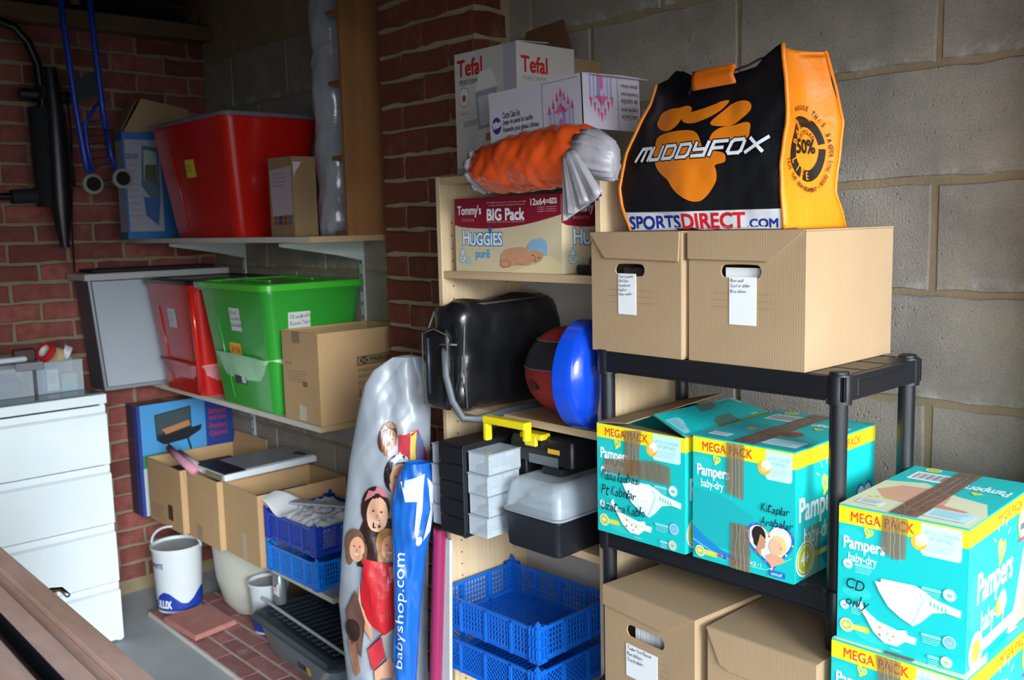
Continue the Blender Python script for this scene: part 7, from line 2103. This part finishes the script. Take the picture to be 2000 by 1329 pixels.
b = MB(); b.slab([A(-0.668, 2.195), A(-0.582, 2.235), A(-0.578, 2.150), A(-0.664, 2.105)], (1, 0, 0), 0.002); b.build('back_plate', plain('dark_panel', '#14161e', 0.6), t)
b = MB(); b.tube([A(-0.545, 2.13, XT - 0.05), A(-0.585, 2.11, XT - 0.03), A(-0.615, 2.075), A(-0.640, 2.03, XT - 0.01), A(-0.636, 1.95, XT - 0.01), A(-0.624, 1.86, XT - 0.01)], 0.007, 8); b.build('folding_hoop', BT, t, smooth=True)
b = MB()
for i in range(7):
    z = 1.875 + i * 0.028; b.tube([A(-0.630, z, XT - 0.008), A(-0.566, z + 0.012, XT - 0.008)], 0.0016, 5)
for i in range(6): b.tube([A(-0.624 + i * 0.010, 1.872, XT - 0.008), A(-0.632 + i * 0.011, 2.05, XT - 0.008)], 0.0011, 5)
b.build('wire_rack', BLKMT, t)
for (y, z) in ((-0.632, 1.810), (-0.520, 1.832)):
    b = MB(); M_ = Matrix.Rotation(math.radians(90), 4, 'Y'); b.lathe([(0.014, -0.009), (0.032, -0.010), (0.0385, -0.006), (0.0385, 0.006), (0.032, 0.010), (0.014, 0.009)], (XT + 0.005, y, z), 28, axis=M_); wh = b.build('wheel', plain('grey_rubber', '#7c8078', 0.7), t, smooth=40)
    b = MB(); b.lathe([(0, -0.011), (0.027, -0.0115), (0.027, 0.0115), (0.006, 0.0105), (0.004, 0.014), (0, 0.014)], (XT + 0.005, y, z), 24, axis=M_); b.build('hub', DARK, wh, smooth=40)
b = MB(); b.tube([A(-0.632, 1.810), A(-0.520, 1.832)], 0.004, 8); b.build('axle', STEEL, t)
for y0, z0, y1, z1 in ((-0.640, 1.865, -0.632, 1.812), (-0.545, 1.880, -0.522, 1.834)):
    b = MB(); b.tube([A(y0, z0), A(y1, z1)], [0.014, 0.010], 8, flat=0.5); b.build('wheel_bracket', BT, t, smooth=True)
b = MB(); b.box(XT - 0.006, -0.66, 2.47, XT + 0.006, -0.63, 2.66); b.box(0.11, -0.66, 2.62, 0.36, -0.63, 2.64); b.build('hanging_hook', STEEL, t)

# ------------------------------------------------------------ workbench in the near left corner
t = thing('workbench', 'brown laminated bench top with a long groove and black track, nearest the camera', 'bench', (0, 0, 0))
x0, x1 = 1.75, 3.40
b = MB()
b.box(x0, -1.510, 0.968, x1, -1.478, 1.0); b.box(x0, -1.532, 0.968, x1, -1.510, 0.990); b.box(x0, -1.564, 0.968, x1, -1.532, 1.0); b.box(x0, -1.588, 0.968, x1, -1.564, 0.982); b.box(x0, -2.30, 0.968, x1, -1.588, 1.0)
b.build('top_board', TOPW, t, bevel=0.0012)
b = MB(); b.box(x0 + 0.01, -1.5875, 0.982, x1, -1.5645, 0.985); b.box(x0 + 0.01, -1.5875, 0.982, x1, -1.5850, 1.001); b.box(x0 + 0.01, -1.5670, 0.982, x1, -1.5645, 1.001); b.build('sliding_track', BLKPL, t)
b = MB(); b.box(x0 + 0.01, -1.5915, 1.0, x1, -1.5880, 1.0025); b.build('chrome_edge', STEEL, t)
for i, (x, y, z) in enumerate(((2.50, -1.470, 0.992), (2.52, -1.468, 0.984), (2.545, -1.471, 0.980))):
    b = MB(); b.box(x - 0.010, y - 0.010, z - 0.004, x + 0.008, y + 0.000 - 0.002 * i, z + 0.002); b.build('splinter', plain('bare_wood', '#c09060', 0.8), t, bevel=0.001)
b = MB(); b.tube([(2.50, -1.478, 0.998), (2.515, -1.466, 1.0), (2.535, -1.462, 0.994)], 0.004, 8); b.build('bent_staple', STEEL, t, smooth=True)
for x in (x0 + 0.08, x1 - 0.12):
    for y in (-1.53, -2.22):
        b = MB(); b.box(x, y - 0.03, 0, x + 0.06, y + 0.03, 0.968); b.build('leg', PINE, t, bevel=0.002)
